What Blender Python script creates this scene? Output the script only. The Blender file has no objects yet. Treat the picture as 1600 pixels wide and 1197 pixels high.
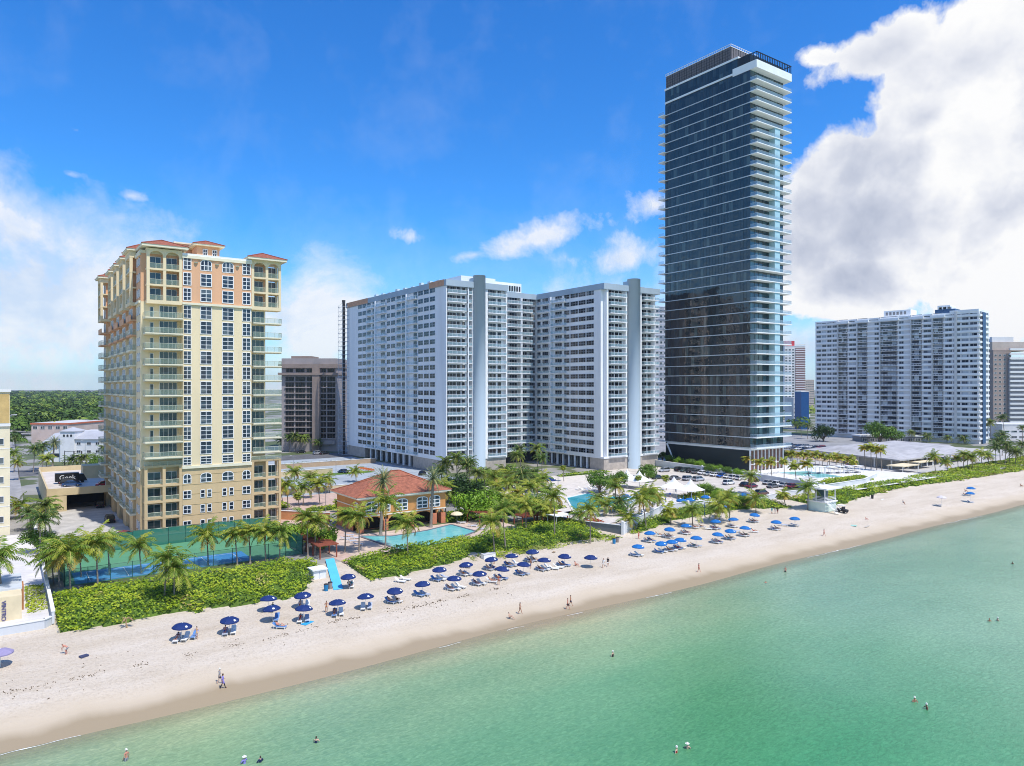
import bpy, math, random
from math import sin, cos, pi, radians, sqrt, atan2
from mathutils import Vector, noise
random.seed(7)
S = bpy.context.scene
COL = S.collection
# ---------------------------------------------------------------- camera frame: the town grid is the world grid, u along the coast, v inland
TH = radians(35.5); cT, sT = cos(TH), sin(TH); FP = 1110.0; HC = 34.0
def G(px, py, z=2.2):                     # a photo point on the level z -> ground position
    Y = FP*(HC-z)/(py-605.0); X = (px-800)/FP*Y
    return (cT*X+sT*Y, -sT*X+cT*Y)
def gY(py, z=2.2): return FP*(HC-z)/(py-605.0)
def vat(px, u):                           # v where the sight line px meets the plane u
    k = (px-800)/FP; return (cT*u-k*sT*u)/(sT+k*cT)
def uat(px, v):
    k = (px-800)/FP; return (sT*v+k*cT*v)/(cT-k*sT)
def camdist(p): return sqrt(p[0]**2+p[1]**2)
def gz(v, u=0):                           # terrain height
    pts = [(-4000, -6), (60, -1.6), (78, -.25), (81.3, 0), (84.5, .32), (88, .75), (93, 1.35), (104, 1.9), (110, 2.2), (115, 2.6), (121, 3.0), (9e3, 3.0)]
    for (a, za), (b, zb) in zip(pts, pts[1:]):
        if v <= b: return za+(zb-za)*(v-a)/(b-a)
    return 3.0
# ---------------------------------------------------------------- materials
def nodes(name):
    m = bpy.data.materials.new(name); m.use_nodes = True
    nt = m.node_tree; return m, nt, nt.nodes['Principled BSDF'], nt.nodes, nt.links
def math_(nt, op, a, b=None, c=None, clamp=False):
    n = nt.nodes.new('ShaderNodeMath'); n.operation = op; n.use_clamp = clamp
    for i, x in enumerate((a, b, c)):
        if x is None: continue
        if isinstance(x, (int, float)): n.inputs[i].default_value = x
        else: nt.links.new(x, n.inputs[i])
    return n.outputs[0]
def noise_(nt, vec, scale, detail=4, rough=.55, dist=0):
    n = nt.nodes.new('ShaderNodeTexNoise'); n.inputs['Scale'].default_value = scale
    n.inputs['Detail'].default_value = detail; n.inputs['Roughness'].default_value = rough; n.inputs['Distortion'].default_value = dist
    if vec is not None: nt.links.new(vec, n.inputs['Vector'])
    return n.outputs[0]
def pos_(nt, sc=(1, 1, 1)):
    g = nt.nodes.new('ShaderNodeNewGeometry')
    m = nt.nodes.new('ShaderNodeMapping'); m.inputs['Scale'].default_value = sc
    nt.links.new(g.outputs['Position'], m.inputs['Vector']); return m.outputs[0]
def ramp_(nt, fac, stops, interp='LINEAR'):
    n = nt.nodes.new('ShaderNodeValToRGB'); cr = n.color_ramp; cr.interpolation = interp
    while len(cr.elements) < len(stops): cr.elements.new(.5)
    for e, (p, c) in zip(cr.elements, stops): e.position = p; e.color = (*c, 1) if len(c) == 3 else c
    nt.links.new(fac, n.inputs[0]); return n.outputs[0]
def mix_(nt, fac, a, b, typ='MIX'):
    n = nt.nodes.new('ShaderNodeMix'); n.data_type = 'RGBA'; n.blend_type = typ
    for i, x in ((0, fac), (6, a), (7, b)):
        if isinstance(x, (int, float)): n.inputs[i].default_value = x
        elif isinstance(x, tuple): n.inputs[i].default_value = (*x, 1)
        else: nt.links.new(x, n.inputs[i])
    return n.outputs[2]
def bump_(nt, h, strength, dist, bs):
    b = nt.nodes.new('ShaderNodeBump'); b.inputs['Strength'].default_value = strength; b.inputs['Distance'].default_value = dist
    nt.links.new(h, b.inputs['Height']); nt.links.new(b.outputs[0], bs.inputs['Normal'])
MC = {}
TINT = {'curtain_wall': (.86, .69, .57)}
def M(name, col=(.5, .5, .5), rough=.65, var=.12, scale=.6, metal=0, spec=.3, streak=1, bump=0, bscale=8):
    if name in MC: return MC[name]
    m, nt, bs, N, L = nodes(name)
    if var:
        f = noise_(nt, pos_(nt, (1, 1, streak)), scale, 5, .62)
        d = tuple(max(0, c*(1-var*1.6)) for c in col); l = tuple(min(1, c*(1+var)) for c in col)
        L.new(ramp_(nt, f, [(.28, d), (.72, l)]), bs.inputs['Base Color'])
    else: bs.inputs['Base Color'].default_value = (*col, 1)
    bs.inputs['Roughness'].default_value = rough; bs.inputs['Metallic'].default_value = metal
    bs.inputs['Specular IOR Level'].default_value = spec
    if bump: bump_(nt, noise_(nt, pos_(nt), bscale, 4), bump, .1, bs)
    MC[name] = m; return m
def glass(name, cols, cell=(1.2, 1.2, 3.1), rough=.06, spec=.6, off=(0.3, .3, .1), wav=.0, thr=None, metal=0):
    """window glass: every pane has its own darkness (blinds, curtains, rooms)"""
    if name in MC: return MC[name]
    m, nt, bs, N, L = nodes(name)
    g = N.new('ShaderNodeNewGeometry')
    ad = N.new('ShaderNodeVectorMath'); ad.operation = 'ADD'; ad.inputs[1].default_value = off; L.new(g.outputs['Position'], ad.inputs[0])
    sn = N.new('ShaderNodeVectorMath'); sn.operation = 'SNAP'; sn.inputs[1].default_value = cell; L.new(ad.outputs[0], sn.inputs[0])
    w = N.new('ShaderNodeTexWhiteNoise'); w.noise_dimensions = '3D'; L.new(sn.outputs[0], w.inputs['Vector'])
    n = len(cols); st = thr or [i/n for i in range(n)]
    L.new(ramp_(nt, w.outputs['Value'], list(zip(st, cols)), 'CONSTANT'), bs.inputs['Base Color'])
    bs.inputs['Roughness'].default_value = rough; bs.inputs['Specular IOR Level'].default_value = spec; bs.inputs['Metallic'].default_value = metal
    bs.inputs['IOR'].default_value = 1.52
    if name in TINT: bs.inputs['Specular Tint'].default_value = (*TINT[name], 1); bs.inputs['IOR'].default_value = 1.75
    if wav: bump_(nt, noise_(nt, pos_(nt), .35, 2), wav, 1.0, bs)
    MC[name] = m; return m
def clear(name, col, alpha=.35, rough=.08):
    if name in MC: return MC[name]
    m, nt, bs, N, L = nodes(name)
    bs.inputs['Base Color'].default_value = (*col, 1); bs.inputs['Roughness'].default_value = rough; bs.inputs['Alpha'].default_value = alpha
    bs.inputs['Specular IOR Level'].default_value = .6
    MC[name] = m; return m
def leafmat(name, c0, c1, c2, scale=.5, trans=.25, rough=.5):
    if name in MC: return MC[name]
    m, nt, bs, N, L = nodes(name)
    f = noise_(nt, pos_(nt), scale, 3, .6); f2 = noise_(nt, pos_(nt), 6, 2, .6)
    a = math_(nt, 'ADD', math_(nt, 'MULTIPLY', f, .65), math_(nt, 'MULTIPLY', f2, .35))
    c = ramp_(nt, a, [(.36, c0), (.5, c1), (.64, c2)])
    L.new(c, bs.inputs['Base Color']); bs.inputs['Roughness'].default_value = rough; bs.inputs['Specular IOR Level'].default_value = .25
    t = N.new('ShaderNodeBsdfTranslucent'); L.new(c, t.inputs[0])
    mx = N.new('ShaderNodeMixShader'); mx.inputs[0].default_value = trans
    L.new(bs.outputs[0], mx.inputs[1]); L.new(t.outputs[0], mx.inputs[2]); L.new(mx.outputs[0], N['Material Output'].inputs[0])
    MC[name] = m; return m
# ---------------------------------------------------------------- mesh builder
class MB:
    def __init__(s): s.v = []; s.f = []; s.m = []; s.mats = []
    def mi(s, m):
        if m not in s.mats: s.mats.append(m)
        return s.mats.index(m)
    def poly(s, pts, m):
        b = len(s.v); s.v += [tuple(p) for p in pts]; s.f.append(tuple(range(b, b+len(pts)))); s.m.append(s.mi(m))
    def hexa(s, p, m):                       # 8 points: bottom 4 ccw, top 4 ccw
        b = len(s.v); s.v += [tuple(q) for q in p]; k = s.mi(m)
        for f in ((3, 2, 1, 0), (4, 5, 6, 7), (0, 1, 5, 4), (1, 2, 6, 5), (2, 3, 7, 6), (3, 0, 4, 7)):
            s.f.append(tuple(b+i for i in f)); s.m.append(k)
    def box(s, x0, x1, y0, y1, z0, z1, m):
        if x1 < x0: x0, x1 = x1, x0
        if y1 < y0: y0, y1 = y1, y0
        s.hexa([(x0, y0, z0), (x1, y0, z0), (x1, y1, z0), (x0, y1, z0), (x0, y0, z1), (x1, y0, z1), (x1, y1, z1), (x0, y1, z1)], m)
    def prism(s, pts, z0, z1, m, top=None):
        n = len(pts); b = len(s.v)
        s.v += [(x, y, z0) for x, y in pts]+[(x, y, z1) for x, y in pts]
        k = s.mi(m); kt = s.mi(top) if top else k
        for i in range(n): j = (i+1) % n; s.f.append((b+i, b+j, b+n+j, b+n+i)); s.m.append(k)
        s.f.append(tuple(b+n+i for i in range(n))); s.m.append(kt)
        s.f.append(tuple(b+i for i in reversed(range(n)))); s.m.append(k)
    def cyl(s, x, y, z0, z1, r0, m, r1=None, n=12):
        r1 = r0 if r1 is None else r1
        s.tube([(x, y, z0), (x, y, z1)], [r0, r1], m, n)
    def tube(s, pts, rs, m, n=8):
        k = s.mi(m); base = len(s.v); P = [Vector(p) for p in pts]
        for i, p in enumerate(P):
            d = (P[min(i+1, len(P)-1)]-P[max(i-1, 0)]).normalized()
            a = d.cross(Vector((0, 0, 1)) if abs(d.z) < .95 else Vector((1, 0, 0))).normalized(); c = d.cross(a)
            for j in range(n):
                t = 2*pi*j/n; s.v.append(tuple(p+(a*cos(t)+c*sin(t))*rs[i]))
        for i in range(len(P)-1):
            for j in range(n):
                q = base+i*n+j; w = base+i*n+(j+1) % n; s.f.append((q, w, w+n, q+n)); s.m.append(k)
        s.f.append(tuple(base+j for j in range(n))); s.m.append(k)
        e = base+(len(P)-1)*n; s.f.append(tuple(e+j for j in reversed(range(n)))); s.m.append(k)
    def add(s, o):
        b = len(s.v); s.v += o.v; s.f += [tuple(b+i for i in f) for f in o.f]; s.m += [s.mi(o.mats[k]) for k in o.m]
    def build(s, name, parent=None, smooth=False, loc=None, **kw):
        me = bpy.data.meshes.new(name); o = (0, 0, 0)
        if parent is not None and parent.rotation_euler.z == 0 and loc is None:
            p = parent
            while p is not None: o = (o[0]+p.location.x, o[1]+p.location.y, o[2]+p.location.z); p = p.parent
        if loc: o = loc
        me.from_pydata([(x-o[0], y-o[1], z-o[2]) for x, y, z in s.v], [], s.f)
        for m in s.mats: me.materials.append(m)
        me.polygons.foreach_set('material_index', s.m)
        if smooth: me.polygons.foreach_set('use_smooth', [True]*len(s.f))
        me.update()
        ob = bpy.data.objects.new(name, me); COL.objects.link(ob)
        if parent is not None: ob.parent = parent
        elif loc: ob.location = loc
        tag(ob, **kw); return ob
def tag(o, label=None, cat=None, group=None, kind=None):
    if label: o['label'] = label
    if cat: o['category'] = cat
    if group: o['group'] = group
    if kind: o['kind'] = kind
    return o
def thing(name, loc, label, cat, group=None, rz=0):
    o = bpy.data.objects.new(name, None); COL.objects.link(o); o.location = loc; o.rotation_euler = (0, 0, rz)
    o.empty_display_size = .5
    return tag(o, label, cat, group)
def kids(o): return [c for c in CH.get(o.name, [])]
CH = {}
def reg(o):                                   # remember children for fast copying
    CH[o.name] = list(o.children)
    for c in o.children: CH[c.name] = list(c.children)
def dup(root, loc, rz=0, label=None, cat=None, group=None, sc=1, swap=None, name=None):
    r = root.copy(); COL.objects.link(r); r.location = loc; r.rotation_euler = (0, 0, rz); r.scale = (sc, sc, sc)
    if root.type == 'MESH' and swap: setmats(r, swap)
    tag(r, label, cat, group)
    for ch in kids(root):
        c = ch.copy(); COL.objects.link(c); c.parent = r
        if swap: setmats(c, swap)
        for g in kids(ch):
            d = g.copy(); COL.objects.link(d); d.parent = c
            if swap: setmats(d, swap)
    return r
def setmats(o, swap):
    if o.type != 'MESH': return
    for i, sl in enumerate(o.material_slots):
        m = o.data.materials[i]
        if m and m.name in swap: sl.link = 'OBJECT'; sl.material = swap[m.name]
class Parts:
    """pieces of one kind on one thing: the nearest 100 are parts, the rest one 'stuff' part"""
    def __init__(s, root): s.root = root; s.d = {}
    def add(s, name, mb, key=None, sub=None):
        if key is None: key = min(camdist(p) for p in mb.v[:4])
        s.d.setdefault(name, []).append((key, len(s.d.get(name, [])), mb, sub))
    def flush(s, cap=100):
        for name, L in s.d.items():
            L.sort(key=lambda t: (t[0], t[1]))
            for _, _, mb, sub in L[:cap]:
                o = mb.build(name, s.root)
                if sub:
                    for sn, sm in sub: q = sm.build(sn, s.root); q.parent = o
            if len(L) > cap:
                big = MB(); bs = {}
                for _, _, mb, sub in L[cap:]:
                    big.add(mb)
                    for sn, sm in (sub or []): big.add(sm)
                big.build(name, s.root, kind='stuff')
ORD = 'first second third fourth fifth sixth seventh eighth ninth tenth eleventh twelfth thirteenth fourteenth fifteenth sixteenth seventeenth eighteenth nineteenth twentieth twenty-first twenty-second twenty-third twenty-fourth twenty-fifth twenty-sixth'.split()
class Fr:
    """a facade: a runs along it (to the right seen from outside), d outward"""
    def __init__(s, o, ang_a, mb=None): s.o = o; s.a = (cos(ang_a), sin(ang_a)); s.n = (sin(ang_a), -cos(ang_a)); s.mb = mb
    def p(s, a, d, z): return (s.o[0]+a*s.a[0]+d*s.n[0], s.o[1]+a*s.a[1]+d*s.n[1], z)
    def box(s, mb, a0, a1, d0, d1, z0, z1, m):
        if a1 < a0: a0, a1 = a1, a0
        if d1 < d0: d0, d1 = d1, d0
        # outward is d+, so ccw bottom order: (a0,d1),(a1,d1),(a1,d0),(a0,d0)
        mb.hexa([s.p(a0, d1, z0), s.p(a1, d1, z0), s.p(a1, d0, z0), s.p(a0, d0, z0), s.p(a0, d1, z1), s.p(a1, d1, z1), s.p(a1, d0, z1), s.p(a0, d0, z1)], m)
    def quad(s, mb, a0, a1, d, z0, z1, m): mb.poly([s.p(a0, d, z0), s.p(a1, d, z0), s.p(a1, d, z1), s.p(a0, d, z1)], m)
    def window(s, a0, a1, z0, z1, fm, gm, nx=2, nz=2, d=0, fw=.09, arch=0, trim=None):
        mb = MB(); w = fw; A = (a0+a1)/2; R = (a1-a0)/2
        if arch:                                 # arched head: slab polygon of frame then glass
            N = 8; out = [(a0, z0), (a1, z0)]+[(A+R*cos(pi*i/N), z1+arch*sin(pi*i/N)) for i in range(N+1)]
            inn = [(a0+w, z0+w), (a1-w, z0+w)]+[(A+(R-w)*cos(pi*i/N), z1+(arch-w)*sin(pi*i/N)) for i in range(N+1)]
            mb.poly([s.p(a, d+.05, z) for a, z in out], fm); mb.poly([s.p(a, d+.062, z) for a, z in inn], gm)
            for i in range(1, nx): x = a0+(a1-a0)*i/nx; s.box(mb, x-w/2, x+w/2, d+.03, d+.10, z0, z1+arch*.85, fm)
            for j in range(1, nz): z = z0+(z1-z0)*j/(nz-.5); s.box(mb, a0, a1, d+.03, d+.105, z-w/2, z+w/2, fm)
            return mb
        s.quad(mb, a0+.01, a1-.01, d+.03, z0+.01, z1-.01, gm)
        s.box(mb, a0, a1, d, d+.10, z0, z0+w, fm); s.box(mb, a0, a1, d, d+.10, z1-w, z1, fm)
        s.box(mb, a0, a0+w, d, d+.097, z0, z1, fm); s.box(mb, a1-w, a1, d, d+.097, z0, z1, fm)
        for i in range(1, nx): x = a0+(a1-a0)*i/nx; s.box(mb, x-w*.4, x+w*.4, d, d+.085, z0+w, z1-w, fm)
        for j in range(1, nz): z = z0+(z1-z0)*j/nz; s.box(mb, a0+w, a1-w, d, d+.08, z-w*.4, z+w*.4, fm)
        return mb
    def rail(s, segs, z, h, gm, rm, post=1.4, ph=.04):
        """glass rail along a list of (a,d) points"""
        mb = MB()
        for (a, d), (b, e) in zip(segs, segs[1:]):
            mb.poly([s.p(a, d, z+.08), s.p(b, e, z+.08), s.p(b, e, z+h-.05), s.p(a, d, z+h-.05)], gm)
            L = max(abs(b-a), abs(e-d)); n = max(1, round(L/post))
            mb.tube([s.p(a, d, z+h), s.p(b, e, z+h)], [ph, ph], rm, 4)
            for i in range(n+1):
                x = a+(b-a)*i/n; y = d+(e-d)*i/n; mb.tube([s.p(x, y, z), s.p(x, y, z+h)], [ph*.8]*2, rm, 4)
        return mb
# ================================================================ SETTING
def ground_strip():
    mb = MB(); sand = MATS['sand']
    us = [-3000, -600, -150, -60]+[x*4.0 for x in range(-14, 110)]+[460, 520, 700, 1200, 3000, 7000]
    vs = [60, 68, 74, 78, 80, 81, 82, 83, 84.5, 86, 88, 90, 93, 97, 101, 105, 109, 112, 115, 118, 121]
    grid = []
    for v in vs:
        for u in us:
            z = gz(v)
            if v < 110: z += .10*noise.noise((u*.02, v*.1, 3))*(1 if v > 80 else .3)
            if 88 < v < 121: z += .10*noise.noise((u*.12, v*.16, 9))
            grid.append((u, v+1.1*noise.noise((u*.025, 5, 1))*(1 if v < 100 else 0), z))
    n = len(us); mb.v = grid; mb.mi(sand)
    for j in range(len(vs)-1):
        for i in range(n-1): a = j*n+i; mb.f.append((a, a+1, a+1+n, a+n)); mb.m.append(0)
    mb.build('beach', smooth=True, kind='structure')
    g = MB(); g.poly([(-3000, 120.5, 2.99), (7000, 120.5, 2.99), (7000, 9000, 2.99), (-3000, 9000, 2.99)], MATS['town'])
    g.build('ground', kind='structure')
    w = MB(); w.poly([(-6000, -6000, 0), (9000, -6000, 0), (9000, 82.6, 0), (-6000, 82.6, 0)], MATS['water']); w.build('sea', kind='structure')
MATS = {}
def setting_mats():
    # sand: pale coral sand, trampled, wet and darker at the waterline
    m, nt, bs, N, L = nodes('sand'); P = pos_(nt)
    sep = N.new('ShaderNodeSeparateXYZ'); L.new(P, sep.inputs[0])
    f1 = noise_(nt, pos_(nt, (.25, 1, 1)), .35, 6, .62); f2 = noise_(nt, P, 2.6, 4, .7); f3 = noise_(nt, P, 9, 2, .7)
    dry = ramp_(nt, f1, [(.3, (.60, .505, .385)), (.5, (.67, .575, .455)), (.7, (.72, .63, .515))])
    spot = ramp_(nt, f2, [(.50, (1, 1, 1)), (.64, (.78, .75, .71)), (.74, (.55, .52, .48))])
    dry = mix_(nt, .6, dry, spot, 'MULTIPLY')
    band = noise_(nt, pos_(nt, (.03, .6, 1)), 1.2, 3, .5)
    vv = math_(nt, 'ADD', sep.outputs[1], math_(nt, 'MULTIPLY', math_(nt, 'SUBTRACT', noise_(nt, pos_(nt, (.35, .1, .1)), .35, 4, .55), .5), 5.0))
    wet = math_(nt, 'SUBTRACT', 1, math_(nt, 'MULTIPLY', math_(nt, 'SUBTRACT', vv, 83.2), 1/2.0, clamp=True), clamp=True)
    damp = math_(nt, 'SUBTRACT', 1, math_(nt, 'MULTIPLY', math_(nt, 'SUBTRACT', vv, 85.5), 1/4.5, clamp=True), clamp=True)
    c = mix_(nt, damp, dry, (.52, .43, .31)); c = mix_(nt, wet, c, (.36, .28, .175))
    L.new(c, bs.inputs['Base Color'])
    L.new(math_(nt, 'SUBTRACT', .85, math_(nt, 'MULTIPLY', wet, .35)), bs.inputs['Roughness']); bs.inputs['Specular IOR Level'].default_value = .3
    h = math_(nt, 'MULTIPLY', math_(nt, 'ADD', math_(nt, 'MULTIPLY', f2, .8), math_(nt, 'MULTIPLY', f3, .35)), math_(nt, 'SUBTRACT', 1, damp))
    bump_(nt, h, 1.0, .30, bs); MATS['sand'] = m
    # sea: clear shallow water over sand
    m, nt, bs, N, L = nodes('sea_water'); P = pos_(nt); sep = N.new('ShaderNodeSeparateXYZ'); L.new(P, sep.inputs[0])
    wob = math_(nt, 'MULTIPLY', math_(nt, 'SUBTRACT', noise_(nt, pos_(nt, (.4, 1, 1)), .12, 4, .6), .5), 9)
    d = math_(nt, 'SUBTRACT', math_(nt, 'ADD', 81.5, wob), sep.outputs[1])
    c = ramp_(nt, math_(nt, 'MULTIPLY', d, 1/90.0, clamp=True), [(0, (.44, .38, .23)), (.04, (.36, .38, .21)), (.10, (.25, .36, .19)), (.24, (.135, .31, .15)), (.5, (.06, .27, .11)), (1, (.075, .27, .14))])
    cloud_refl = math_(nt, 'MULTIPLY', math_(nt, 'SUBTRACT', math_(nt, 'ADD', sep.outputs[0], math_(nt, 'MULTIPLY', noise_(nt, P, .03, 4, .6), 34)), 84), 1/42.0, clamp=True)
    c = mix_(nt, math_(nt, 'MULTIPLY', cloud_refl, .7), c, (.17, .33, .225))  # paler water to the right: cloud reflection painted into the base colour
    pl = math_(nt, 'SUBTRACT', 1, math_(nt, 'MULTIPLY', math_(nt, 'SUBTRACT', math_(nt, 'ADD', sep.outputs[0], math_(nt, 'MULTIPLY', noise_(nt, P, .04, 3, .6), 20)), 30), 1/40.0, clamp=True))
    c = mix_(nt, math_(nt, 'MULTIPLY', pl, .45), c, (.19, .33, .18))
    v = noise_(nt, pos_(nt, (.5, 1, 1)), .035, 4, .6)
    c = mix_(nt, .8, c, ramp_(nt, v, [(.35, (.72, .84, .80)), (.65, (1.3, 1.14, 1.15))]), 'MULTIPLY')
    rip = noise_(nt, pos_(nt, (1.5, 3.2, 1)), 1.0, 6, .68, .8)
    c = mix_(nt, .5, c, ramp_(nt, rip, [(.36, (.62, .70, .70)), (.5, (1, 1, 1)), (.66, (1.6, 1.45, 1.45))]), 'MULTIPLY')
    L.new(c, bs.inputs['Base Color']); bs.inputs['Roughness'].default_value = .12; bs.inputs['IOR'].default_value = 1.40; bs.inputs['Specular IOR Level'].default_value = .5
    rp2 = noise_(nt, pos_(nt, (.5, 1, 1)), .25, 4, .6, .3)
    bump_(nt, math_(nt, 'ADD', math_(nt, 'MULTIPLY', rip, .5), rp2), .32, .30, bs)
    al = math_(nt, 'MULTIPLY', math_(nt, 'SUBTRACT', 83.0, math_(nt, 'ADD', sep.outputs[1], math_(nt, 'MULTIPLY', wob, .12))), 1/5.5, clamp=True)
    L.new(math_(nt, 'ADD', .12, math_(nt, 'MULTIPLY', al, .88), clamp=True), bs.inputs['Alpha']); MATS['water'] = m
    m, nt, bs, N, L = nodes('town_ground')
    f = noise_(nt, pos_(nt), .03, 5, .6)
    L.new(ramp_(nt, f, [(.38, (.07, .10, .03)), (.5, (.10, .12, .05)), (.52, (.26, .25, .23)), (.65, (.33, .32, .30))]), bs.inputs['Base Color']); bs.inputs['Roughness'].default_value = .9
    MATS['town'] = m
    MATS['asphalt'] = M('asphalt', (.13, .13, .135), .9, .25, .5)
    MATS['concrete'] = M('pale_concrete', (.50, .48, .45), .85, .16, .35)
    MATS['pavers'] = M('pink_pavers', (.55, .40, .33), .85, .14, .8)
    MATS['deck'] = M('pool_deck', (.66, .60, .53), .8, .12, .8)
    MATS['grass'] = leafmat('lawn', (.06, .12, .02), (.10, .19, .03), (.17, .24, .05), .4, .0, .9)
def sheets():
    def sh(name, pts, z, m): mb = MB(); mb.poly([(x, y, z) for x, y in pts], m); mb.build(name, kind='structure')
    R = lambda a, b, c, d: [(a, c), (b, c), (b, d), (a, d)]
    sh('driveway', R(5, 22.2, 155, 215), 3.0, MATS['concrete'])
    sh('walkway', R(48.6, 60, 119, 200), 3.0, MATS['pavers'])
    sh('pool_terrace', R(52, 93, 122, 140), 3.006, M('terrace_pavers', (.60, .47, .38), .85, .14, .8))
    sh('pool_deck', R(108, 190, 119, 128), 3.0, MATS['deck']); sh('pool_deck', R(108, 166, 128, 194), 3.0, MATS['deck'])
    sh('parking_lot', R(166, 206, 128, 196), 3.004, M('lot_concrete', (.58, .53, .47), .85, .14, .3))
    sh('parking_lot', R(60, 126, 200, 300), 3.0, M('lot_blue', (.36, .40, .43), .85, .12, .2))
    sh('forecourt', R(56, 84, 168, 200), 3.004, MATS['pavers'])
    sh('road', R(-200, 420, 300, 322), 3.004, MATS['asphalt'])
    sh('street', R(-8, 4, 160, 900), 3.008, M('side_street', (.34, .33, .32), .9, .2, .4))
    sh('lawn', R(52, 60, 205, 240), 3.01, MATS['grass']); sh('lawn', R(84, 110, 240, 246), 3.01, MATS['grass'])
    sh('lawn', R(62, 74, 172, 178), 3.012, MATS['grass'])
    sh('club_terrace', R(206, 262, 112, 168), 3.55, M('white_deck', (.72, .70, .66), .7, .08, .6))
    sh('parking_lot', R(245, 420, 175, 300), 3.006, M('far_lot', (.30, .30, .30), .9, .2, .2))
    sh('parking_lot', R(262, 400, 112, 175), 3.002, MATS['concrete'])
    for k in range(13):                                    # bay lines in the two lots
        mb = MB(); v = 131+k*4.9
        mb.poly([(197.5, v, 3.009), (203, v, 3.009), (203, v+.14, 3.009), (197.5, v+.14, 3.009)], M('road_paint', (.75, .75, .72), .7, .05)); mb.build('bay_line', kind='structure')
def world_sky(sun):
    W = bpy.data.worlds.new('World'); S.world = W; W.use_nodes = True; nt = W.node_tree; N, L = nt.nodes, nt.links
    N.clear(); out = N.new('ShaderNodeOutputWorld')
    sky = N.new('ShaderNodeTexSky'); sky.sky_type = 'NISHITA'; sky.sun_disc = False
    el = math.asin(sun.z); sky.sun_elevation = el; sky.sun_rotation = atan2(sun.x, sun.y)
    sky.air_density = 1.0; sky.dust_density = .15; sky.ozone_density = 2.2; sky.altitude = 0
    hs = N.new('ShaderNodeHueSaturation'); hs.inputs['Saturation'].default_value = 1.28; hs.inputs['Value'].default_value = 1.0; L.new(sky.outputs[0], hs.inputs['Color'])
    tn = mix_(nt, 1.0, hs.outputs[0], (.64, 1.34, 1.92), 'MULTIPLY')
    bg = N.new('ShaderNodeBackground'); bg.inputs[1].default_value = SKYS; L.new(tn, bg.inputs[0])
    tc = N.new('ShaderNodeTexCoord'); D = tc.outputs['Generated']
    sp = N.new('ShaderNodeSeparateXYZ'); L.new(D, sp.inputs[0])
    az = math_(nt, 'ARCTAN2', sp.outputs[0], sp.outputs[1]); elv = math_(nt, 'ARCSINE', sp.outputs[2])
    fb = noise_(nt, D, 7.5, 9, .60, .35); fbf = noise_(nt, D, 2.6, 3, .5)
    def blob(px, py, rx, ry, rot=0, w=1.0):                 # a cloud bank: an ellipse of azimuth and elevation
        a0 = TH+math.atan((px-800)/FP); e0 = math.atan((605-py)/sqrt(FP**2+(px-800)**2))
        sc = cos(a0-TH)**2/FP; ra = rx*sc; re = ry/FP*cos(a0-TH)*cos(e0)**2
        da = math_(nt, 'SUBTRACT', az, a0); de = math_(nt, 'SUBTRACT', elv, e0)
        c, s = cos(radians(rot)), sin(radians(rot))
        x = math_(nt, 'ADD', math_(nt, 'MULTIPLY', da, c/ra), math_(nt, 'MULTIPLY', de, s/ra))
        y = math_(nt, 'ADD', math_(nt, 'MULTIPLY', da, -s/re), math_(nt, 'MULTIPLY', de, c/re))
        r = math_(nt, 'SQRT', math_(nt, 'ADD', math_(nt, 'MULTIPLY', x, x), math_(nt, 'MULTIPLY', y, y)))
        return math_(nt, 'MULTIPLY', math_(nt, 'SUBTRACT', 1, r), w)
    def field(bl):
        f = None
        for b in bl:
            q = blob(*b); f = q if f is None else math_(nt, 'MAXIMUM', f, q)
        return math_(nt, 'MAXIMUM', f, -1.5)
    big = field([(1520, 90, 225, 115, 15, 1), (1390, 75, 130, 55, 12, .9), (1300, 90, 55, 22, -15, .5), (1330, 270, 130, 95, 35, 1), (1290, 330, 110, 90, 0, 1), (1450, 180, 140, 80, 20, 1), (1590, 220, 330, 150, 0, 1), (1420, 250, 150, 100, 30, 1), (1700, 330, 520, 240, 0, 1.3), (1360, 330, 190, 130, 0, 1), (1250, 400, 120, 120, 0, .8), (1330, 450, 180, 70, 0, 1), (1900, 100, 400, 300, 0, 1)])
    wisp = field([(1025, 320, 45, 38, 0, .9), (820, 378, 130, 26, 14, .75), (740, 398, 60, 14, 12, .5), (970, 405, 95, 38, 10, .75), (120, 203, 36, 13, -5, .5), (205, 306, 34, 11, 0, .5), (108, 272, 36, 14, 0, .5), (25, 350, 110, 42, -28, .95), (90, 410, 150, 45, -20, .8), (500, 480, 90, 40, 0, .8), (640, 372, 25, 10, 0, .25)])
    low = field([(60, 460, 300, 150, -12, 1.1), (20, 370, 130, 70, -25, .8), (500, 500, 130, 80, 0, 1.0), (-200, 520, 500, 180, 0, .8), (1560, 500, 60, 30, 0, .6), (1250, 545, 250, 55, 0, .9), (500, 640, 900, 110, 0, .7), (950, 500, 120, 60, 0, .5)])
    # clouds elsewhere round the sky, behind and above the camera
    oth = math_(nt, 'MULTIPLY', math_(nt, 'SUBTRACT', fbf, .52), 3.0)
    back = math_(nt, 'MULTIPLY', math_(nt, 'SUBTRACT', math_(nt, 'ADD', math_(nt, 'MULTIPLY', sp.outputs[0], -sT), math_(nt, 'MULTIPLY', sp.outputs[1], -cT)), -.15), 4, clamp=True)
    oth = math_(nt, 'ADD', math_(nt, 'MULTIPLY', oth, back), math_(nt, 'SUBTRACT', back, 1))
    fbc = math_(nt, 'SUBTRACT', fb, .5)
    fine = noise_(nt, D, 30, 6, .6, .2)
    fbc = math_(nt, 'ADD', fbc, math_(nt, 'MULTIPLY', math_(nt, 'SUBTRACT', fine, .5), .42))
    db = math_(nt, 'ADD', big, math_(nt, 'MULTIPLY', fbc, 1.5))
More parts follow.
